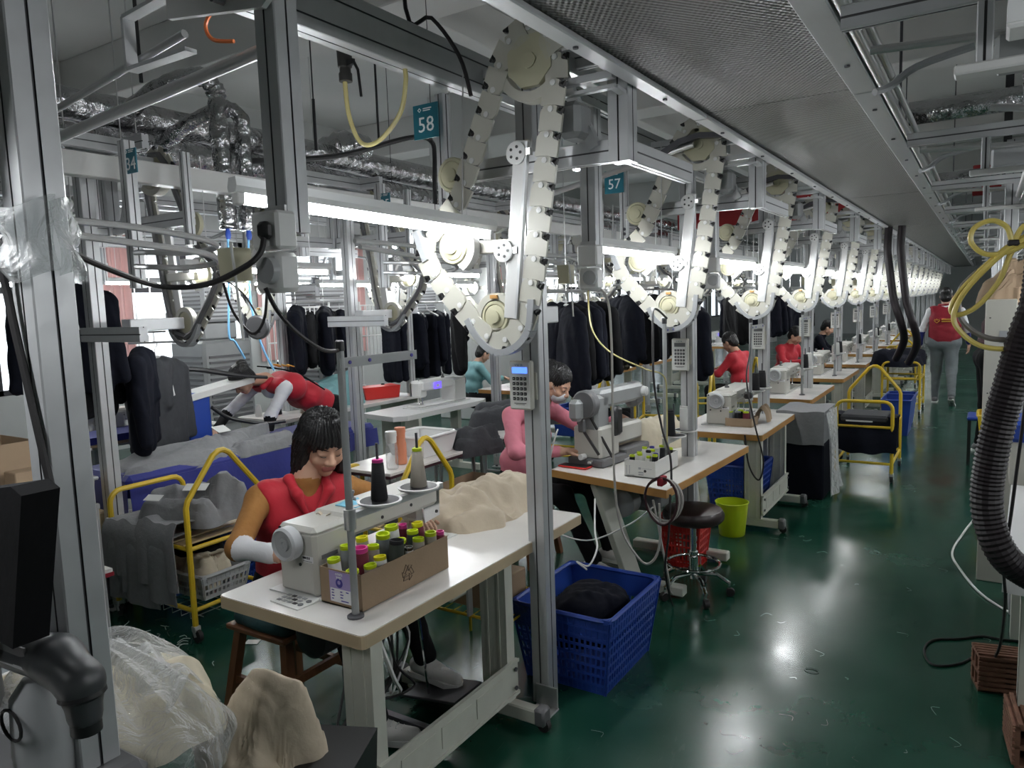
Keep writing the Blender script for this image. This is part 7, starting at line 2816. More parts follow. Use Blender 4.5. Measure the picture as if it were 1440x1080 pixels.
basket(-1.05, -0.72, 10.4, 10.9, 0.0, 0.38, 'blue_plastic', 'second blue bin farther along the aisle', holes=False)
basket(-4.42, -4.10, 2.45, 2.80, 0.0, 0.48, 'blue_plastic', 'blue bin with striped cloth under the pressing table', holes=False)
basket(-4.05, -3.80, 2.76, 3.05, 0.0, 0.40, 'blue_plastic', 'blue lattice basket behind the first trolley')
basket(-4.30, -3.95, 6.55, 6.95, 0.3, 0.6, 'blue_plastic', 'blue basket under the bull nosed white table, left one', holes=False)
basket(-3.85, -3.55, 6.75, 7.15, 0.3, 0.6, 'blue_plastic', 'blue basket behind the bull nosed white table, right one', holes=False)
# striped cloth in the bin, scraps of lint on the floor
b = MB()
for i in range(5):
    b.obox((-4.30 + 0.03 * i, 2.55, 0.50 + 0.01 * (i % 2)), (0.02, 0.10, 0.03), Matrix.Rotation(0.4, 3, 'Z'), 'white_cloth' if i % 2 == 0 else 'charcoal_cloth', 0.006)
solo(b, 'striped_cloth', 'black and white striped cloth in the blue bin', 'cloth')
b = MB()
rs = np.random.RandomState(8)
for i in range(170):
    x, y = -3.72 + 0.22 * rs.randn(), 1.93 + 0.16 * rs.randn()
    a, L = rs.rand() * 6.3, 0.03 + 0.06 * rs.rand()
    b.tube(cr([(x, y, 0.004 + 0.01 * rs.rand()), (x + L * 0.5 * math.cos(a), y + L * 0.5 * math.sin(a), 0.012), (x + L * math.cos(a + 0.4), y + L * math.sin(a + 0.4), 0.004)], 2), 0.0022, 'lint' if i % 3 else 'charcoal_cloth', n=4, caps=False)
o = solo(b, 'thread_litter', 'litter of cut threads on the green floor by the first trolley', 'thread litter')
o['kind'] = 'stuff'
b = MB()
for i in range(40):
    x, y = -1.3 + 1.5 * rs.rand(), 2.4 + 3.2 * rs.rand()
    a, L = rs.rand() * 6.3, 0.02 + 0.05 * rs.rand()
    b.tube(cr([(x, y, 0.003), (x + L * 0.5 * math.cos(a), y + L * 0.5 * math.sin(a), 0.004), (x + L * math.cos(a + 1), y + L * math.sin(a + 1), 0.003)], 3), 0.0006, 'lint' if i % 4 else 'black_plastic', n=4, caps=False)
o = solo(b, 'thread_litter', 'loose thread ends scattered over the aisle floor', 'thread litter')
o['kind'] = 'stuff'
b = MB()
b.obox((-3.18, 2.36, 0.003), (0.07, 0.05, 0.002), Matrix.Rotation(0.5, 3, 'Z'), 'paper')
solo(b, 'paper_scrap', 'white paper scrap on the floor by the first trolley', 'paper')


# ================================================================== hanging garments
def jacket(m, seed, trousers=False):
    """Local: hook at the origin, broad side along y, hanging down -z."""
    t = thing('hanging_garment', '', 'garment', (0, 0, 0))
    if trousers:
        P = [('box', (0, 0, -0.22), (0.05, 0.17, 0.09), None, 0.04, m), ('box', (0.01, -0.085, -0.56), (0.045, 0.095, 0.36), None, 0.04, m), ('box', (-0.012, 0.088, -0.57), (0.045, 0.095, 0.36), None, 0.04, m)]
    else:
        P = [('cap', (0, -0.06, -0.13), (0, -0.21, -0.19), 0.045, 0.05, m), ('cap', (0, 0.06, -0.13), (0, 0.21, -0.19), 0.045, 0.05, m),
             ('box', (0, 0, -0.45), (0.07, 0.215, 0.32), None, 0.06, m), ('cap', (0.0, -0.13, -0.25), (0.0, -0.17, -0.74), 0.07, 0.055, m), ('cap', (0.0, 0.13, -0.25), (0.0, 0.17, -0.76), 0.07, 0.05, m),
             ('cap', (0, -0.235, -0.22), (0.03, -0.275, -0.70), 0.055, 0.042, m), ('cap', (0, 0.235, -0.22), (0.02, 0.28, -0.68), 0.055, 0.042, m),
             ('cap', (0.06, -0.05, -0.14), (0.075, 0.0, -0.42), 0.022, 0.018, m), ('cap', (0.06, 0.05, -0.14), (0.075, 0.0, -0.42), 0.022, 0.018, m)]
    soft(P, 0.014, 0.05, None, amp=0.022, scale=20, seed=seed, direction=(0.3, 2.2, 0.1)).build('cloth', t, local=True)
    b = MB()
    b.tube(cr([(0, 0.20, -0.16), (0, 0.06, -0.105), (0, 0, -0.09), (0, -0.06, -0.105), (0, -0.20, -0.16)], 4), 0.010, 'white_plastic', n=6)
    b.tube(cr([(0, 0, -0.09), (0, 0, -0.04), (0, 0.022, -0.015), (0, 0.018, 0.012), (0, -0.008, 0.014)], 4), 0.0035, 'steel', n=5)
    b.build('hanger', t, local=True)
    b = MB()
    b.obox((0.085, 0.03, -0.34), (0.003, 0.05, 0.075), Matrix.Rotation(0.2, 3, 'X'), 'paper')
    b.build('paper_tag', t, local=True)
    return t


jk = [jacket('navy_cloth', 51), jacket('navy_cloth', 52), jacket('black_cloth', 53), jacket('charcoal_cloth', 54), jacket('navy_cloth', 55, True)]
used = set()


def hang(kind, x, y, z, rz, label, group=None):
    src = jk[kind]
    if kind in used:
        o = dup(src, (x, y, z), label, rz=rz, group=group)
    else:
        used.add(kind)
        o = src
        o.location = (x, y, z)
        o.rotation_euler = (0, 0, rz)
        o['label'] = label
        if group:
            o['group'] = group
    if not group:
        b = MB()
        b.tube([(x, y, z + 0.012), (x, y, ZC)], 0.004, 'steel', n=5)
        b.tube([(x - 0.12, y - 0.12, z + 0.008), (x + 0.12, y + 0.12, z + 0.008)], 0.008, 'steel', n=6)
        solo(b, 'hanging_rod', 'steel rod holding the ' + label, 'rod', 'hanging rods of single garments')
    return o


hang(0, -4.62, 2.30, 2.02, -0.35, 'dark navy jacket hanging under clear film at the far left')
hang(2, -4.70, 2.44, 1.86, 0.5, 'black jacket behind the navy one at the far left')
hang(1, -4.75, 2.82, 1.60, 0.9, 'dark navy jacket hanging left of the olive chain lift')
hang(3, -4.9, 3.02, 1.52, 0.3, 'charcoal jacket next to the navy one by the second row post')
hang(0, -5.75, 5.05, 1.86, 0.75, 'navy jacket hanging behind the black cord disc')
hang(1, -5.75, 5.42, 1.84, 0.85, 'navy jacket with pale lapel behind the bending woman')
hang(2, -4.55, 6.12, 1.80, 0.6, 'black jacket hanging in front of the white pillar')
rails = []
n = 0
for (x, y, z, cnt, kinds, w_) in ((-5.9, 6.6, 1.75, 7, (4, 4, 0), 'the white hangers rail behind the violet display machine'), (-2.95, 5.15, 1.80, 6, (1, 0, 2), 'the rail behind the woman in pink'), (-3.05, 6.85, 1.85, 5, (0, 2, 1), 'the rail behind the second chain lift'),
                                 (-3.55, 8.7, 1.82, 5, (1, 3, 0), 'the rail behind the third chain lift'), (-2.95, 10.5, 1.82, 5, (2, 0, 1), 'the rail behind the fourth chain lift'), (-3.0, 12.4, 1.82, 5, (0, 1), 'the rail behind the fifth chain lift'),
                                 (-3.0, 14.3, 1.82, 4, (1, 2), 'the rail behind the sixth chain lift'), (-4.9, 9.6, 1.82, 6, (0, 1, 2), 'the middle rail of the second row'), (-7.0, 6.2, 1.80, 5, (0, 2), 'the rail near the windows'), (-6.9, 11.0, 1.8, 6, (2, 0, 1), 'the farther rail near the windows')):
    b = MB()
    b.tube([(x, y - 0.25, z + 0.006), (x, y + cnt * 0.17 + 0.1, z + 0.006)], 0.012, 'steel', n=8)
    for q in (y - 0.2, y + cnt * 0.17 + 0.05):
        b.cyl((x, q, z + 0.01), (x, q, 2.62), 0.007, 'steel', n=6)
    solo(b, 'garment_rail', 'steel garment rail: ' + w_, 'rail', 'garment rails')
    for i in range(cnt):
        hang(kinds[i % len(kinds)], x + 0.03 * (RND.random() - .5), y + 0.17 * i, z, math.pi / 2 + 0.9 * (RND.random() - .5) - 0.5, ORD[i] + ' garment from the camera on ' + w_, 'garments on ' + w_)
hang(0, -2.72, 5.05, 1.78, 0.9, 'navy jacket with white tag directly behind the woman in pink')
hang(1, -2.35, 6.95, 1.72, 0.7, 'navy jacket with white tag right of the second keypad post')
# plaid shirt hung beyond the second station
P = [('box', (0, 0, -0.33), (0.05, 0.19, 0.24), None, 0.05, 'plaid_cloth'), ('cap', (0, -0.2, -0.14), (0.02, -0.28, -0.5), 0.055, 0.045, 'plaid_cloth'), ('cap', (0, 0.2, -0.14), (0.02, 0.26, -0.5), 0.055, 0.045, 'plaid_cloth'), ('cap', (0, -0.05, -0.08), (0, 0.05, -0.08), 0.05, 0.05, 'plaid_cloth')]
P = [(p[0], tuple(np.array(p[1]) + (-3.25, 7.05, 1.50)), tuple(np.array(p[2]) + ((-3.25, 7.05, 1.50) if p[0] == 'cap' else 0)), *p[3:]) for p in P]
solo(soft(P, 0.014, 0.03, None, amp=0.014, seed=61), 'plaid_shirt', 'brown and cream plaid shirt hung behind the second machine', 'shirt')
# air coolers by the windows
for i, (x, y) in enumerate(((-7.4, 5.25), (-7.4, 6.9), (-7.6, 9.6))):
    t = thing('air_cooler', 'grey louvred air cooler by the windows, ' + ORD[i] + ' from the camera', 'air cooler', (x, y, 0), 'air coolers by the windows')
    b = MB()
    b.box(x - 0.3, x + 0.3, y - 0.32, y + 0.32, 0.15, 1.42, 'grey_paint', 0.03)
    b.box(x - 0.18, x + 0.18, y - 0.22, y + 0.22, 1.42, 1.62, 'grey_paint', 0.02)
    b.box(x - 0.26, x + 0.26, y - 0.26, y + 0.26, 1.62, 2.05, 'bin_grey', 0.03)
    b.build('housing', t)
    for z0, z1, nz, w in ((0.5, 1.3, 13, 0.26), (1.68, 1.99, 7, 0.22)):
        for j in range(nz):
            z = z0 + (z1 - z0) * j / nz
            b = MB()
            d = 0.318 if z0 < 1 else 0.262
            b.obox((x + (0.305 if z0 < 1 else 0.264), y, z), (0.012, w * 2, (z1 - z0) / nz * 0.45), None, 'machine_dark')
            b.obox((x, y - (0.326 if z0 < 1 else 0.264), z), (w * 2, 0.012, (z1 - z0) / nz * 0.45), None, 'machine_dark')
            b.build('louvre', t)
    b = MB()
    for q in (-0.25, 0.25):
        b.box(x - 0.28, x + 0.28, y + q - 0.03, y + q + 0.03, 0.0, 0.15, 'machine_dark')
    b.build('plinth', t)
# white wire racks beside the coolers
for i, (x, y) in enumerate(((-6.9, 6.1), (-6.9, 7.6))):
    t = thing('wire_rack', 'white wire rack in front of the windows, ' + ORD[i] + ' from the camera', 'rack', (x, y, 0), 'white wire racks')
    b = MB()
    for j in range(14):
        b.tube([(x, y - 0.45 + j * 0.07, 1.0), (x, y - 0.45 + j * 0.07, 1.75)], 0.008, 'white_plastic', n=5)
    for z in (1.0, 1.35, 1.75):
        b.tube([(x, y - 0.48, z), (x, y + 0.49, z)], 0.010, 'white_plastic', n=5)
    o = b.build('wire_grid', t)
    o['kind'] = 'stuff'
    for q in (-0.48, 0.49):
        b = MB()
        b.tube([(x, y + q, 0), (x, y + q, 1.8)], 0.014, 'white_plastic', n=6)
        b.build('upright', t)
for i, y in enumerate((4.4, 5.1, 7.5, 9.4, 11.8, 14.2)):
    b = MB()
    b.sheet(lambda u, v, y=y: (X0 + 0.036 + 0.03 * math.sin(u * 22), y + 0.42 * u, 2.80 - 1.85 * v), 24, 4, 0.004, 'curtain_pink')
    solo(b, 'curtain', 'pinkish curtain strip at the windows, ' + ORD[i] + ' from the camera', 'curtain', 'pink curtain strips')
# things on the work table behind: red box, pale blue cloth, clutter
b = MB()
b.prism([(-0.19, 0.0), (0.19, 0.0), (0.21, 0.13), (-0.21, 0.13)], (-5.55, 5.95, 0.742), (0.4, 0.9, 0), (0, 0, 1), -0.12, 0.12, 'red_plastic')
solo(b, 'red_box', 'red plastic box behind the machine with violet display', 'box')
heap([('c', (-5.7, 5.25, 0.85), (-5.5, 5.5, 1.0), 0.14, 0.10), ('c', (-5.6, 5.1, 0.85), (-5.55, 5.5, 0.9), 0.12, 0.10)], 'teal_cloth', 'pale_blue_cloth', 'pale blue cloth heap on the work table behind', 'cloth', amp=0.03, h=0.016, seed=63)
for i in range(12):
    x, y = -5.75 + 0.35 * RND.random(), 4.5 + 1.85 * i / 12
    cone(x, y, 0.742, 0.10 + 0.05 * RND.random(), 0.035, 0.02, ('thread_white', 'thread_black', 'thread_beige')[i % 3], ('thread_white', 'thread_black', 'lime_plastic')[i % 3], 'thread cone on the pale work table, ' + ORD[i] + ' from its near end', 'cones on the pale work table')
# black disc on its cord, blue cords, control cables
b = MB()
b.lathe([(0.035, -0.012), (0.040, -0.006), (0.040, 0.006), (0.034, 0.012), (0.002, 0.012)], (-2.006, 1.60, 1.668), 'machine_dark', axis=(0.45, -0.85, 0), n=22)
for q in range(3):
    a = R(200 + 60 * q)
    b.cyl((-2.0 + 0.022 * math.cos(a), 1.586, 1.668 + 0.022 * math.sin(a)), (-1.998 + 0.022 * math.cos(a), 1.582, 1.668 + 0.022 * math.sin(a)), 0.004, 'black_plastic', n=6)
b.tube(cr([(-2.006, 1.60, 1.705), (-2.006, 1.55, 1.78), (-1.95, 1.42, 1.84), (-1.72, 1.31, 1.83)], 5), 0.003, 'black_rubber', n=5)
solo(b, 'cord_disc', 'dark round disc dangling on a cord left of the socket box', 'weight')
for i, pts in enumerate(([(-4.28, 3.225, 2.285), (-4.28, 3.202, 1.906), (-4.28, 3.173, 1.574), (-4.28, 3.214, 1.524), (-4.3, 3.3, 1.4)], [(-4.28, 3.392, 2.29), (-4.28, 3.366, 1.809), (-4.27, 3.42, 1.5), (-4.25, 3.5, 1.3)])):
    b = MB()
    b.tube(cr(pts, 5), 0.008, 'blue_cable', n=6)
    b.lathe([(0.014, -0.06), (0.02, -0.03), (0.014, 0.01)], (pts[0][0], pts[0][1], pts[0][2] - 0.02), 'blue_plastic', n=10)
    solo(b, 'blue_rope', ('nearer', 'farther')[i] + ' pale blue cord hanging from the foil branch pipes', 'cord', 'pale blue cords')
for i, (pts, m, r, lb) in enumerate((
        ([(-1.652, 3.30, 1.80), (-1.652, 3.50, 1.742), (-1.649, 3.55, 1.501), (-1.650, 3.55, 0.844), (-1.615, 3.55, 0.508), (-1.508, 3.55, 0.341), (-1.440, 3.55, 0.340), (-1.395, 3.55, 0.451), (-1.396, 3.55, 0.66)], 'grey_cable', 0.007, 'grey cable hanging straight down before the second machine and looping below the table'),
        ([(-1.64, 3.28, 1.78), (-1.88, 3.75, 1.728), (-1.858, 3.75, 1.553), (-1.751, 3.75, 1.429), (-1.567, 3.80, 1.334), (-1.515, 3.95, 1.277), (-1.55, 4.08, 1.101), (-1.56, 4.10, 0.84)], 'clear_hose', 0.0045, 'yellowish cable swinging from the second socket box to the thread stand'),
        ([(-1.56, 4.12, 1.60), (-1.529, 3.85, 1.66), (-1.499, 3.75, 1.548), (-1.475, 3.70, 1.264), (-1.434, 3.70, 1.029), (-1.375, 3.66, 0.887), (-1.355, 3.62, 0.74)], 'black_rubber', 0.006, 'black cable leaning from the second thread stand to the table edge'),
        ([(-2.08, 3.72, 0.98), (-2.10, 3.70, 0.90), (-2.14, 3.70, 0.74), (-2.16, 3.70, 0.55), (-2.10, 3.62, 0.42), (-1.85, 3.6, 0.38), (-1.6, 3.6, 0.5), (-1.45, 3.6, 0.62)], 'white_cable', 0.0045, 'thin white cord running down from the second machine and under its table'),
        ([(-1.80, 3.62, 0.62), (-1.72, 3.45, 0.50), (-1.66, 3.35, 0.44), (-1.66, 3.25, 0.38), (-1.70, 3.2, 0.41), (-1.62, 3.15, 0.40)], 'white_cable', 0.005, 'white cord ends hanging into the blue lattice basket'),
        ([(-1.45, 3.60, 0.66), (-1.40, 3.58, 0.45), (-1.37, 3.6, 0.25), (-1.42, 3.75, 0.12), (-1.46, 3.9, 0.03)], 'grey_cable', 0.006, 'grey cable hanging to the floor beside the chrome stool'),
        ([(-1.355, 3.60, 0.70), (-1.35, 3.56, 0.5), (-1.38, 3.58, 0.3), (-1.40, 3.7, 0.1), (-1.42, 3.8, 0.01)], 'black_rubber', 0.006, 'black cable hanging to the floor in front of the chrome stool'),
        ([(-1.49, 5.70, 1.50), (-1.46, 5.55, 1.3), (-1.45, 5.42, 1.1), (-1.36, 5.30, 0.80), (-1.30, 5.30, 0.55), (-1.33, 5.3, 0.40), (-1.40, 5.3, 0.50), (-1.43, 5.3, 0.72)], 'black_rubber', 0.006, 'black cable tied in a knot at the third thread stand'))):
    b = MB()
    b.tube(cr(pts, 7), r, m, n=6)
    if i == 7:
        b.obox((-1.46, 5.50, 0.98), (0.06, 0.05, 0.05), None, 'black_rubber', 0.012)
    solo(b, 'cable', lb, 'cable')
b = MB()
for j in range(4):
    rr = 0.112 - 0.006 * j
    b.tube([(-1.382 + rr * 0.92 * math.cos(R(a)), 3.575 - 0.012 * j + 0.012 * math.sin(R(a * 2)), 0.835 + (rr + 0.01 * j) * math.sin(R(a)) - 0.16) for a in range(0, 360, 15)], 0.0065, ('grey_cable', 'grey_hose', 'grey_cable', 'maroon_cloth')[j], n=6, closed=True)
b.box(-1.40, -1.37, 3.53, 3.60, 0.755, 0.80, 'dark_red_cloth', 0.004)
solo(b, 'cable_coil', 'coil of grey cable tied at the corner of the second table', 'cable coil')

# ================================================================== near left corner: table, bag, garments, dark machine arm
nt = dup(tb1, (-1.63, -0.46, 0), 'sewing table at the bottom left corner under the plastic bag', group=G_TABLE)
b = MB()
P = [('cap', (-2.05, 0.66, 1.03), (-1.72, 0.65, 1.062), 0.042, 0.044, 'dark_grey_plastic'), ('cap', (-1.72, 0.65, 1.062), (-1.47, 0.655, 1.075), 0.044, 0.044, 'dark_grey_plastic'), ('cap', (-1.47, 0.655, 1.075), (-1.40, 0.66, 1.045), 0.044, 0.041, 'dark_grey_plastic'),
     ('cap', (-1.40, 0.66, 1.045), (-1.395, 0.66, 0.985), 0.034, 0.031, 'dark_grey_plastic'), ('cap', (-1.95, 0.68, 1.02), (-1.98, 0.68, 0.75), 0.055, 0.08, 'dark_grey_plastic')]
t = thing('overlock_machine', 'dark grey curved machine arm at the near left, ending over the plastic bag', 'machine', (-1.9, 0.72, 0.72))
soft(P, 0.008, 0.02, 'arm', t)
b = MB()
b.lathe([(0.041, -0.004), (0.042, 0.004), (0.036, 0.010)], (-1.398, 0.66, 1.025), 'black_plastic', axis=(0.1, 0, -1), n=20)
b.cyl((-1.395, 0.66, 0.985), (-1.395, 0.66, 0.950), 0.027, 'black_plastic', n=16)
b.build('end_collar', t)
b = MB()
b.bar((-1.76, 0.612, 1.085), (-1.50, 0.615, 1.097), 0.004, 0.02, 'machine_dark')
b.bar((-1.76, 0.609, 1.055), (-1.50, 0.612, 1.067), 0.003, 0.006, 'bin_grey')
b.build('trim_line', t)
b = MB()
b.lathe([(0.01, 0), (0.055, 0.0), (0.06, 0.06), (0.055, 0.17), (0.03, 0.205), (0.002, 0.21)], (-1.585, 0.67, 0.80), 'bin_grey', n=24)
b.build('knob_housing', t)
b = MB()
b.tube([(-1.585 + 0.04 * math.cos(R(a)), 0.612, 0.93 + 0.03 * math.sin(R(a))) for a in range(0, 360, 24)], 0.0035, 'black_rubber', n=6, closed=True)
b.build('ring_mark', t)
b = MB()
b.obox((-1.72, 0.70, 0.76), (0.54, 0.22, 0.075), None, 'machine_dark', 0.02)
b.build('base', t)
t = thing('black_screen', 'black panel back standing at the near left before the thick post', 'screen', (-1.5, 0.62, 0.72))
b = MB()
b.prism([(-1.80, 1.37), (-1.34, 1.448), (-1.306, 1.436), (-1.398, 1.155), (-1.80, 1.18)], (0, 0.585, 0), (1, 0, 0), (0, 0, 1), -0.03, 0.03, 'black_cloth')
b.build('panel', t)
b = MB()
b.bar((-1.62, 0.575, 1.20), (-1.62, 0.56, 0.73), 0.05, 0.03, 'black_plastic', up=(0, 1, 0))
b.box(-1.70, -1.64, 0.50, 0.58, 0.722, 0.735, 'black_plastic', 0.004)
b.build('stand', t)
# clear film wrapped round the near post
b = MB()
b.sheet(lambda u, v: (-1.555 + (0.066 + 0.012 * math.sin(9 * u + 5 * v)) * math.cos(u * 6.283), 0.74 + (0.066 + 0.012 * math.sin(7 * u + 11 * v)) * math.sin(u * 6.283), 1.80 + 0.14 * v + 0.012 * math.sin(14 * u)), 40, 10, 0.0015, 'clear_film')
solo(b, 'film_wrap', 'clear film wrapped around the thick near post', 'plastic film')


# big clear bag with pale garments inside
def bag(u, v):
    a = u * 2 * math.pi
    th = v * math.pi * 0.5
    r = 1 + 0.07 * math.sin(3 * a + 4 * v) + 0.05 * math.sin(7 * a + 9 * v) + 0.03 * math.sin(13 * a - 7 * v)
    return (-1.82 + 0.36 * r * math.cos(a) * math.cos(th) + 0.05 * math.sin(5 * v), 0.87 + 0.26 * r * math.sin(a) * math.cos(th) + 0.06 * v, 0.66 + 0.235 * math.sin(th) * (1 + 0.10 * math.sin(5 * a) + 0.06 * math.sin(11 * a + 2)))


b = MB()
b.sheet(bag, 72, 30, 0.0, 'clear_film')
solo(b, 'plastic_bag', 'large clear plastic bag bulging over pale garments at the bottom left', 'bag')
b = MB()
b.sheet(lambda u, v: (-2.0 + 0.42 * u + 0.02 * math.sin(7 * v), 0.93 + 0.13 * v, 0.74 + 0.15 * math.sin(math.pi * (0.15 + 0.75 * v)) * (1 - 0.5 * abs(u - 0.55)) + 0.012 * math.sin(19 * u + 5 * v)), 30, 14, 0.0015, 'clear_film')
solo(b, 'plastic_film', 'loose clear film peak of the bag against the green floor', 'plastic film')
heap([('c', (-2.12, 0.80, 0.76), (-1.80, 0.95, 0.775), 0.05, 0.065), ('c', (-1.98, 0.98, 0.765), (-1.70, 1.03, 0.785), 0.06, 0.07), ('c', (-1.85, 0.72, 0.76), (-1.70, 0.95, 0.77), 0.045, 0.05), ('c', (-1.66, 0.84, 0.75), (-1.62, 1.02, 0.76), 0.05, 0.06), ('e', (-1.85, 0.90, 0.745), (0.28, 0.22, 0.06))], 'cream_cloth', 'cream_garment', 'pale cream garments seen through the large clear bag', base=0.70, amp=0.03, h=0.009, seed=71)
heap([('c', (-1.98, 0.70, 0.77), (-1.78, 0.76, 0.79), 0.035, 0.04)], 'white_cloth', 'white_paper', 'white printed sheet bunched inside the clear bag', 'paper', amp=0.012, h=0.008, seed=72)
b = MB()
b.prism([(-0.14, 0.0), (0.14, 0.0), (0.165, 0.34), (-0.165, 0.34)], (-1.455, 1.20, 0.25), (0.9, 0.4, 0), (0, 0, 1), -0.12, 0.12, 'black_plastic')
b.box(-1.50, -1.42, 1.16, 1.24, 0.0, 0.26, 'black_plastic')
b.box(-1.62, -1.28, 1.05, 1.35, 0.0, 0.03, 'black_plastic', 0.01)
solo(b, 'black_bin', 'black bin on a foot holding beige garments at the bottom', 'bin')
heap([('c', (-1.70, 1.14, 0.58), (-1.56, 1.17, 0.755), 0.05, 0.036), ('c', (-1.555, 1.17, 0.755), (-1.46, 1.19, 0.72), 0.036, 0.045), ('c', (-1.46, 1.19, 0.72), (-1.43, 1.20, 0.62), 0.04, 0.04),
      ('c', (-1.58, 1.12, 0.72), (-1.53, 1.08, 0.57), 0.035, 0.055), ('c', (-1.50, 1.12, 0.70), (-1.46, 1.10, 0.58), 0.030, 0.05), ('c', (-1.66, 1.10, 0.62), (-1.60, 1.07, 0.58), 0.045, 0.045), ('e', (-1.55, 1.15, 0.60), (0.13, 0.10, 0.05))],
     'beige_cloth', 'beige_garment', 'beige folded garment with seams in the black bin at the bottom', base=0.56, amp=0.03, h=0.006, seed=73, scale=22)
# boxes and basket at the far left edge
t = carton(-3.12, -2.86, 1.06, 1.28, 1.125, 0.165, 'cardboard', 'brown carton standing on the grey shelf at the left edge')
b = MB()
b.box(-2.84, -2.76, 1.16, 1.30, 1.125, 1.20, 'cardboard', 0.003)
solo(b, 'carton', 'small brown carton beside the taller one at the left edge', 'carton')
basket(-3.16, -2.90, 0.80, 1.02, 1.125, 1.23, 'white_plastic', 'white lattice basket in front of the cartons at the left edge', taper=0.01)
b = MB()
b.box(-3.10, -2.96, 0.86, 0.98, 1.14, 1.27, 'blue_cable', 0.01)
solo(b, 'blue_packet', 'bright blue packet in the white lattice basket at the left edge', 'packet')
t = thing('side_shelf', 'grey shelf behind the black panel at the left edge', 'shelf', (-3.0, 1.05, 0))
b = MB()
b.box(-3.25, -2.72, 0.75, 1.34, 1.095, 1.122, 'grey_paint', 0.003)
b.build('board', t)
for x, y in ((-3.2, 0.8), (-2.77, 0.8), (-3.2, 1.3), (-2.77, 1.3)):
    b = MB()
    b.box(x - 0.02, x + 0.02, y - 0.02, y + 0.02, 0, 1.095, 'grey_paint')
    b.build('leg', t)
t = thing('low_table', 'small white topped table with dark red edge left of the first trolley', 'table', (-3.9, 1.85, 0))
b = MB()
b.prism([(-4.15, 1.72), (-3.66, 1.72), (-3.66, 1.93), (-4.15, 1.93)], (0, 0, 0.445), (1, 0, 0), (0, 1, 0), 0, 0.018, 'laminate')
b.build('tabletop', t)
b = MB()
b.box(-4.154, -3.656, 1.716, 1.934, 0.425, 0.445, 'dark_red_cloth')
b.build('edge_band', t)
for x in (-4.1, -3.74):
    b = MB()
    b.tube(cr([(x, 1.73, 0.0), (x, 1.73, 0.34), (x, 1.76, 0.41), (x, 1.90, 0.41), (x, 1.92, 0.34), (x, 1.92, 0.0)], 5), 0.014, 'white_paint', n=8)
    b.build('leg', t)
for i in range(3):
    b = MB()
    b.box(-4.72, -4.45, 2.02, 2.36, 0.42 - 0.135 * i, 0.55 - 0.135 * i, ('pale_wood', 'cream_plastic', 'cream_disc')[i], 0.008)
    solo(b, 'storage_box', ('pale wooden', 'cream', 'yellowish')[i] + ' box in the small stack under the left counter', 'box', 'small box stack under the left counter')
b = MB()
b.box(-4.72, -4.45, 2.02, 2.36, 0.0, 0.145, 'grey_paint', 0.004)
solo(b, 'box_plinth', 'grey plinth under the small box stack at the left', 'plinth')
b = MB()
b.prism([(-0.10, 0), (0.10, 0), (0.13, 0.26), (-0.13, 0.26)], (-4.55, 2.62, 0.0), (1, 0, 0), (0, 0, 1), -0.12, 0.12, 'lime_plastic')
solo(b, 'bucket', 'dull lime tub on the floor behind the small box stack', 'bucket')

# ================================================================== right edge: table, hose, loops, cabinet, bricks
t = thing('white_counter', 'white counter corner at the right edge standing on hollow bricks', 'table', (0.4, 3.6, 0))
b = MB()
b.prism([(0.082, 3.164), (0.136, 4.43), (0.80, 4.43), (0.80, 3.02)], (0, 0, 0.60), (1, 0, 0), (0, 1, 0), 0, 0.12, 'white_plastic')
b.build('worktop', t)
b = MB()
b.box(0.145, 0.27, 3.09 + 0.10, 3.10 + 0.135, 0.16, 0.60, 'ivory_paint')
b.box(0.145, 0.152, 3.09 + 0.10, 3.30, 0.16, 0.60, 'ivory_paint')
b.build('leg', t)
b = MB()
b.box(0.165, 0.20, 3.184, 3.189, 0.36, 0.42, 'black_plastic')
b.box(0.17, 0.195, 3.182, 3.185, 0.385, 0.40, 'red_plastic')
b.build('label_plate', t)
b = MB()
b.box(0.15, 0.25, 4.2, 4.30, 0.0, 0.60, 'ivory_paint')
b.box(0.65, 0.75, 3.2, 3.30, 0.0, 0.60, 'ivory_paint')
b.build('leg', t)


def hollow_brick(o, rz, label):
    t = thing('hollow_brick', label, 'brick', o, 'hollow bricks at the right edge', rz)
    b = MB()
    w, l, h = 0.12, 0.24, 0.16
    for x in (-w / 2 + 0.007, 0, w / 2 - 0.007):
        b.box(x - 0.007, x + 0.007, -l / 2, l / 2, 0, h, 'brick')
    for z in (0.007, h / 2, h - 0.007):
        b.box(-w / 2, w / 2, -l / 2, l / 2, z - 0.007, z + 0.007, 'brick')
    b.box(-w / 2, w / 2, -l / 2 + 0.10, l / 2, 0.005, h - 0.005, 'ink_and_shade_brown')  # dark core: shade of the rib gaps and holes put into the colour
    b.build('clay_body', t, local=True)
    b = MB()
    for i in range(7):
        z = 0.012 + i * 0.0225
        b.box(-w / 2 - 0.010, -w / 2, -l / 2, l / 2, z, z + 0.013, 'brick')
        b.box(w / 2, w / 2 + 0.010, -l / 2, l / 2, z, z + 0.013, 'brick')
    for i in range(5):
        x = -w / 2 + 0.008 + i * 0.0235
        b.box(x, x + 0.014, -l / 2, l / 2, h, h + 0.009, 'brick')
    o_ = b.build('ribs', t, local=True)
    o_['kind'] = 'stuff'
    return t


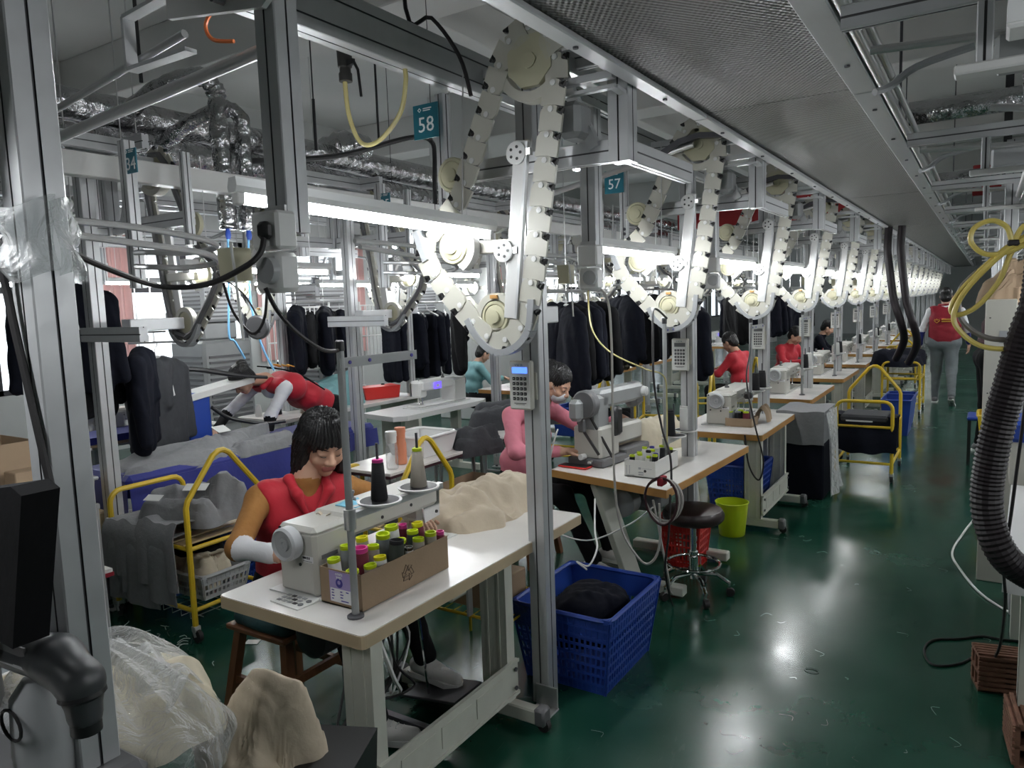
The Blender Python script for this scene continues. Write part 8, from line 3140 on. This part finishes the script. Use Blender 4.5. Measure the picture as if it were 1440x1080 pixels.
hb = hollow_brick((0.125, 3.66, 0), -1.35, 'ribbed hollow red brick lying at the foot of the counter, farther one')
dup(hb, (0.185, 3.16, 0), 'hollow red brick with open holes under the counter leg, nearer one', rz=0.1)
t = thing('corrugated_hose', 'thick black corrugated hose bending down at the right edge', 'hose', (0.1, 2.6, 0.85))
P = cr([(0.10, 3.0, 2.6), (0.13, 2.8, 2.2), (0.135, 2.65, 1.85), (0.126, 2.6, 1.68), (0.100, 2.6, 1.58), (0.068, 2.6, 1.433), (0.035, 2.6, 1.261), (0.020, 2.6, 1.107), (0.030, 2.6, 1.01), (0.062, 2.6, 0.925), (0.11, 2.64, 0.865), (0.2, 2.75, 0.80), (0.4, 3.0, 0.74)], 6)
Q = []
for i in range(len(P) - 1):
    L = (P[i + 1] - P[i]).length
    nn = max(1, int(L / 0.006))
    Q += [P[i].lerp(P[i + 1], j / nn) for j in range(nn)]
b = MB()
b.tube(Q, [0.0455 if i % 2 else 0.0415 for i in range(len(Q))], 'hose_black', n=16, smooth=False)
b.build('hose_wall', t)
for i, (pts, m, r, lb) in enumerate((
        ([(0.16, 2.6, 1.93), (0.085, 2.6, 1.888), (0.062, 2.6, 1.845), (0.045, 2.6, 1.888), (0.008, 2.6, 1.91), (-0.034, 2.6, 1.893), (-0.042, 2.6, 1.852), (-0.006, 2.6, 1.815), (0.046, 2.6, 1.816), (0.087, 2.6, 1.834), (0.16, 2.6, 1.87)], 'yellow_hose', 0.0075, 'yellow air hose in a round loop at the upper right'),
        ([(0.16, 2.61, 1.90), (0.067, 2.61, 1.845), (0.012, 2.61, 1.798), (-0.066, 2.61, 1.708), (-0.088, 2.61, 1.655), (-0.068, 2.61, 1.638), (-0.020, 2.61, 1.664), (0.031, 2.61, 1.735), (0.070, 2.61, 1.835), (0.15, 2.61, 1.86)], 'yellow_hose', 0.0075, 'yellow air hose in a long hanging loop at the right'),
        ([(0.16, 2.595, 1.88), (0.062, 2.595, 1.835), (-0.039, 2.595, 1.728), (-0.079, 2.595, 1.645), (-0.063, 2.595, 1.591), (0.002, 2.595, 1.542), (0.12, 2.595, 1.54), (0.25, 2.595, 1.56)], 'yellow_hose', 0.0075, 'yellow air hose sweeping across the ivory cabinet'),
        ([(0.16, 2.62, 1.86), (0.054, 2.62, 1.826), (-0.049, 2.62, 1.739), (-0.069, 2.62, 1.687), (-0.060, 2.62, 1.623), (-0.017, 2.62, 1.58), (0.036, 2.62, 1.563), (0.13, 2.62, 1.567), (0.25, 2.62, 1.6)], 'grey_hose', 0.008, 'grey air hose hanging beside the yellow loops'))):
    b = MB()
    b.tube(cr(pts, 7), r, m, n=8)
    if i == 0:
        b.obox((0.062, 2.6, 1.842), (0.03, 0.03, 0.018), None, 'black_rubber', 0.004)
    solo(b, 'air_hose', lb, 'hose', 'air hoses at the right')
b = MB()
b.tube([(0.16, 2.605, 1.84), (0.16, 2.605, 2.75)], 0.012, 'grey_paint', n=8)
b.tube([(0.25, 2.6, 1.50), (0.25, 2.6, 2.72)], 0.012, 'grey_paint', n=8)
solo(b, 'hose_pole', 'grey hanging poles that carry the air hoses at the right edge', 'pole')
t = thing('ivory_cabinet', 'tall narrow ivory cabinet at the right behind the yellow hoses', 'cabinet', (0.08, 5.2, 0))
b = MB()
b.box(0.0, 0.15, 5.0, 5.40, 0.0, 1.645, 'cream_plastic', 0.004)
b.build('body', t)
b = MB()
b.box(0.15, 0.40, 5.02, 5.40, 0.0, 1.60, 'bin_grey', 0.004)
b.build('side_panel', t)
b = MB()
b.box(0.07, 0.11, 4.998, 5.0, 1.40, 1.47, 'grey_plastic')
for z in (1.05, 1.11, 1.54):
    b.box(0.02, 0.028, 4.9975, 5.0, z, z + 0.006, 'ink')
b.build('marks', t)
heap([('c', (0.05, 5.2, 1.70), (0.12, 5.2, 1.84), 0.08, 0.05), ('c', (0.12, 5.22, 1.70), (0.2, 5.2, 1.86), 0.07, 0.05)], 'cardboard', 'brown_bag', 'brown bag on top of the ivory cabinet', 'bag', amp=0.02, h=0.01, seed=81)
t = thing('yellow_chair', 'small yellow crate on the floor left of the ivory cabinet', 'crate', (0.0, 7.5, 0))
basket(-0.03, 0.30, 7.4, 7.8, 0.30, 0.62, 'yellow_paint', 'yellow plastic crate by the ivory cabinet, on a stool', holes=False)
bpy.data.objects.remove(t)
b = MB()
b.box(-0.02, 0.28, 7.42, 7.78, 0.26, 0.295, 'stool_wood')
for x, y in ((0.0, 7.44), (0.26, 7.44), (0.0, 7.76), (0.26, 7.76)):
    b.box(x - 0.015, x + 0.015, y - 0.015, y + 0.015, 0, 0.26, 'stool_wood')
solo(b, 'stool', 'dark stool under the yellow crate', 'stool')
b = MB()
b.box(0.09, 0.45, 4.46, 4.80, 0.93, 1.04, 'blue_plastic', 0.02)
b.box(0.13, 0.40, 4.50, 4.78, 0.70, 0.93, 'cream_plastic', 0.006)
b.box(0.15, 0.38, 4.52, 4.76, 0.0, 0.70, 'grey_plastic', 0.006)
solo(b, 'blue_topped_unit', 'machine unit with bright blue top at the right behind the hose', 'machine')
t = thing('blue_chair', 'blue plastic chair by the ivory cabinet', 'chair', (0.05, 8.5, 0))
b = MB()
b.box(-0.12, 0.28, 8.3, 8.7, 0.44, 0.47, 'blue_plastic', 0.01)
b.build('seat', t)
b = MB()
b.box(0.24, 0.28, 8.3, 8.7, 0.50, 0.85, 'blue_plastic', 0.01)
b.build('backrest', t)
for x in (-0.10, 0.26):
    for y in (8.32, 8.68):
        b = MB()
        b.box(x - 0.013, x + 0.013, y - 0.013, y + 0.013, 0, 0.44 if x < 0 else 0.85, 'black_plastic')
        b.build('leg', t)
# black machine table behind, floor wires, flexible ducts
for i, (x, z) in enumerate(((-0.95, 1.95), (-0.81, 1.90))):
    b = MB()
    b.tube(cr([(x - 0.05, 10, 2.47), (x - 0.06, 10, 2.2), (x - 0.03, 10, z), (x + 0.02, 10, z - 0.35), (x + 0.10, 10, z - 0.62), (x + 0.12, 10.2, z - 0.85), (x + 0.02, 10.4, z - 1.1)], 6), 0.045, 'hose_black', n=10)
    solo(b, 'flexible_duct', ('left', 'right')[i] + ' of two black flexible ducts hanging far down the aisle', 'duct', 'black flexible ducts over the aisle')
b = MB()
b.tube(cr([(0.28, 4.2, 0.006), (0.12, 4.17, 0.006), (0.03, 4.16, 0.006), (-0.06, 4.08, 0.006), (-0.165, 4.01, 0.006), (-0.198, 3.87, 0.006), (-0.155, 3.73, 0.006), (-0.05, 3.80, 0.006), (0.03, 3.95, 0.012), (0.07, 3.7, 0.10), (0.09, 3.4, 0.3), (0.095, 3.2, 0.55), (0.085, 3.1, 0.72), (0.10, 3.0, 1.0), (0.13, 2.9, 1.5)], 6), 0.0055, 'black_rubber', n=6)
solo(b, 'floor_cable', 'black cable looping over the floor at the right', 'cable')
b = MB()
b.tube(cr([(0.24, 4.50, 0.05), (0.187, 4.513, 0.008), (0.03, 4.75, 0.008), (-0.083, 5.13, 0.008), (-0.135, 5.45, 0.008), (-0.08, 5.9, 0.02), (0.0, 6.1, 0.12), (0.08, 5.6, 0.5), (0.10, 5.0, 0.9)], 6), 0.007, 'white_cable', n=6)
solo(b, 'floor_cable', 'pale hose curving over the floor at the right', 'cable')
b = MB()
b.tube([(-0.62 + 0.03 * math.cos(R(a)), 3.42 + 0.02 * math.sin(R(a)), 0.003) for a in range(0, 360, 30)], 0.0018, 'black_rubber', n=5, closed=True)
solo(b, 'rubber_ring', 'tiny black ring lying on the aisle floor', 'ring')

for o in [x for x in bpy.data.objects if x.type == 'EMPTY' and x.parent is None and x.get('category') and not x.children]:
    bpy.data.objects.remove(o)
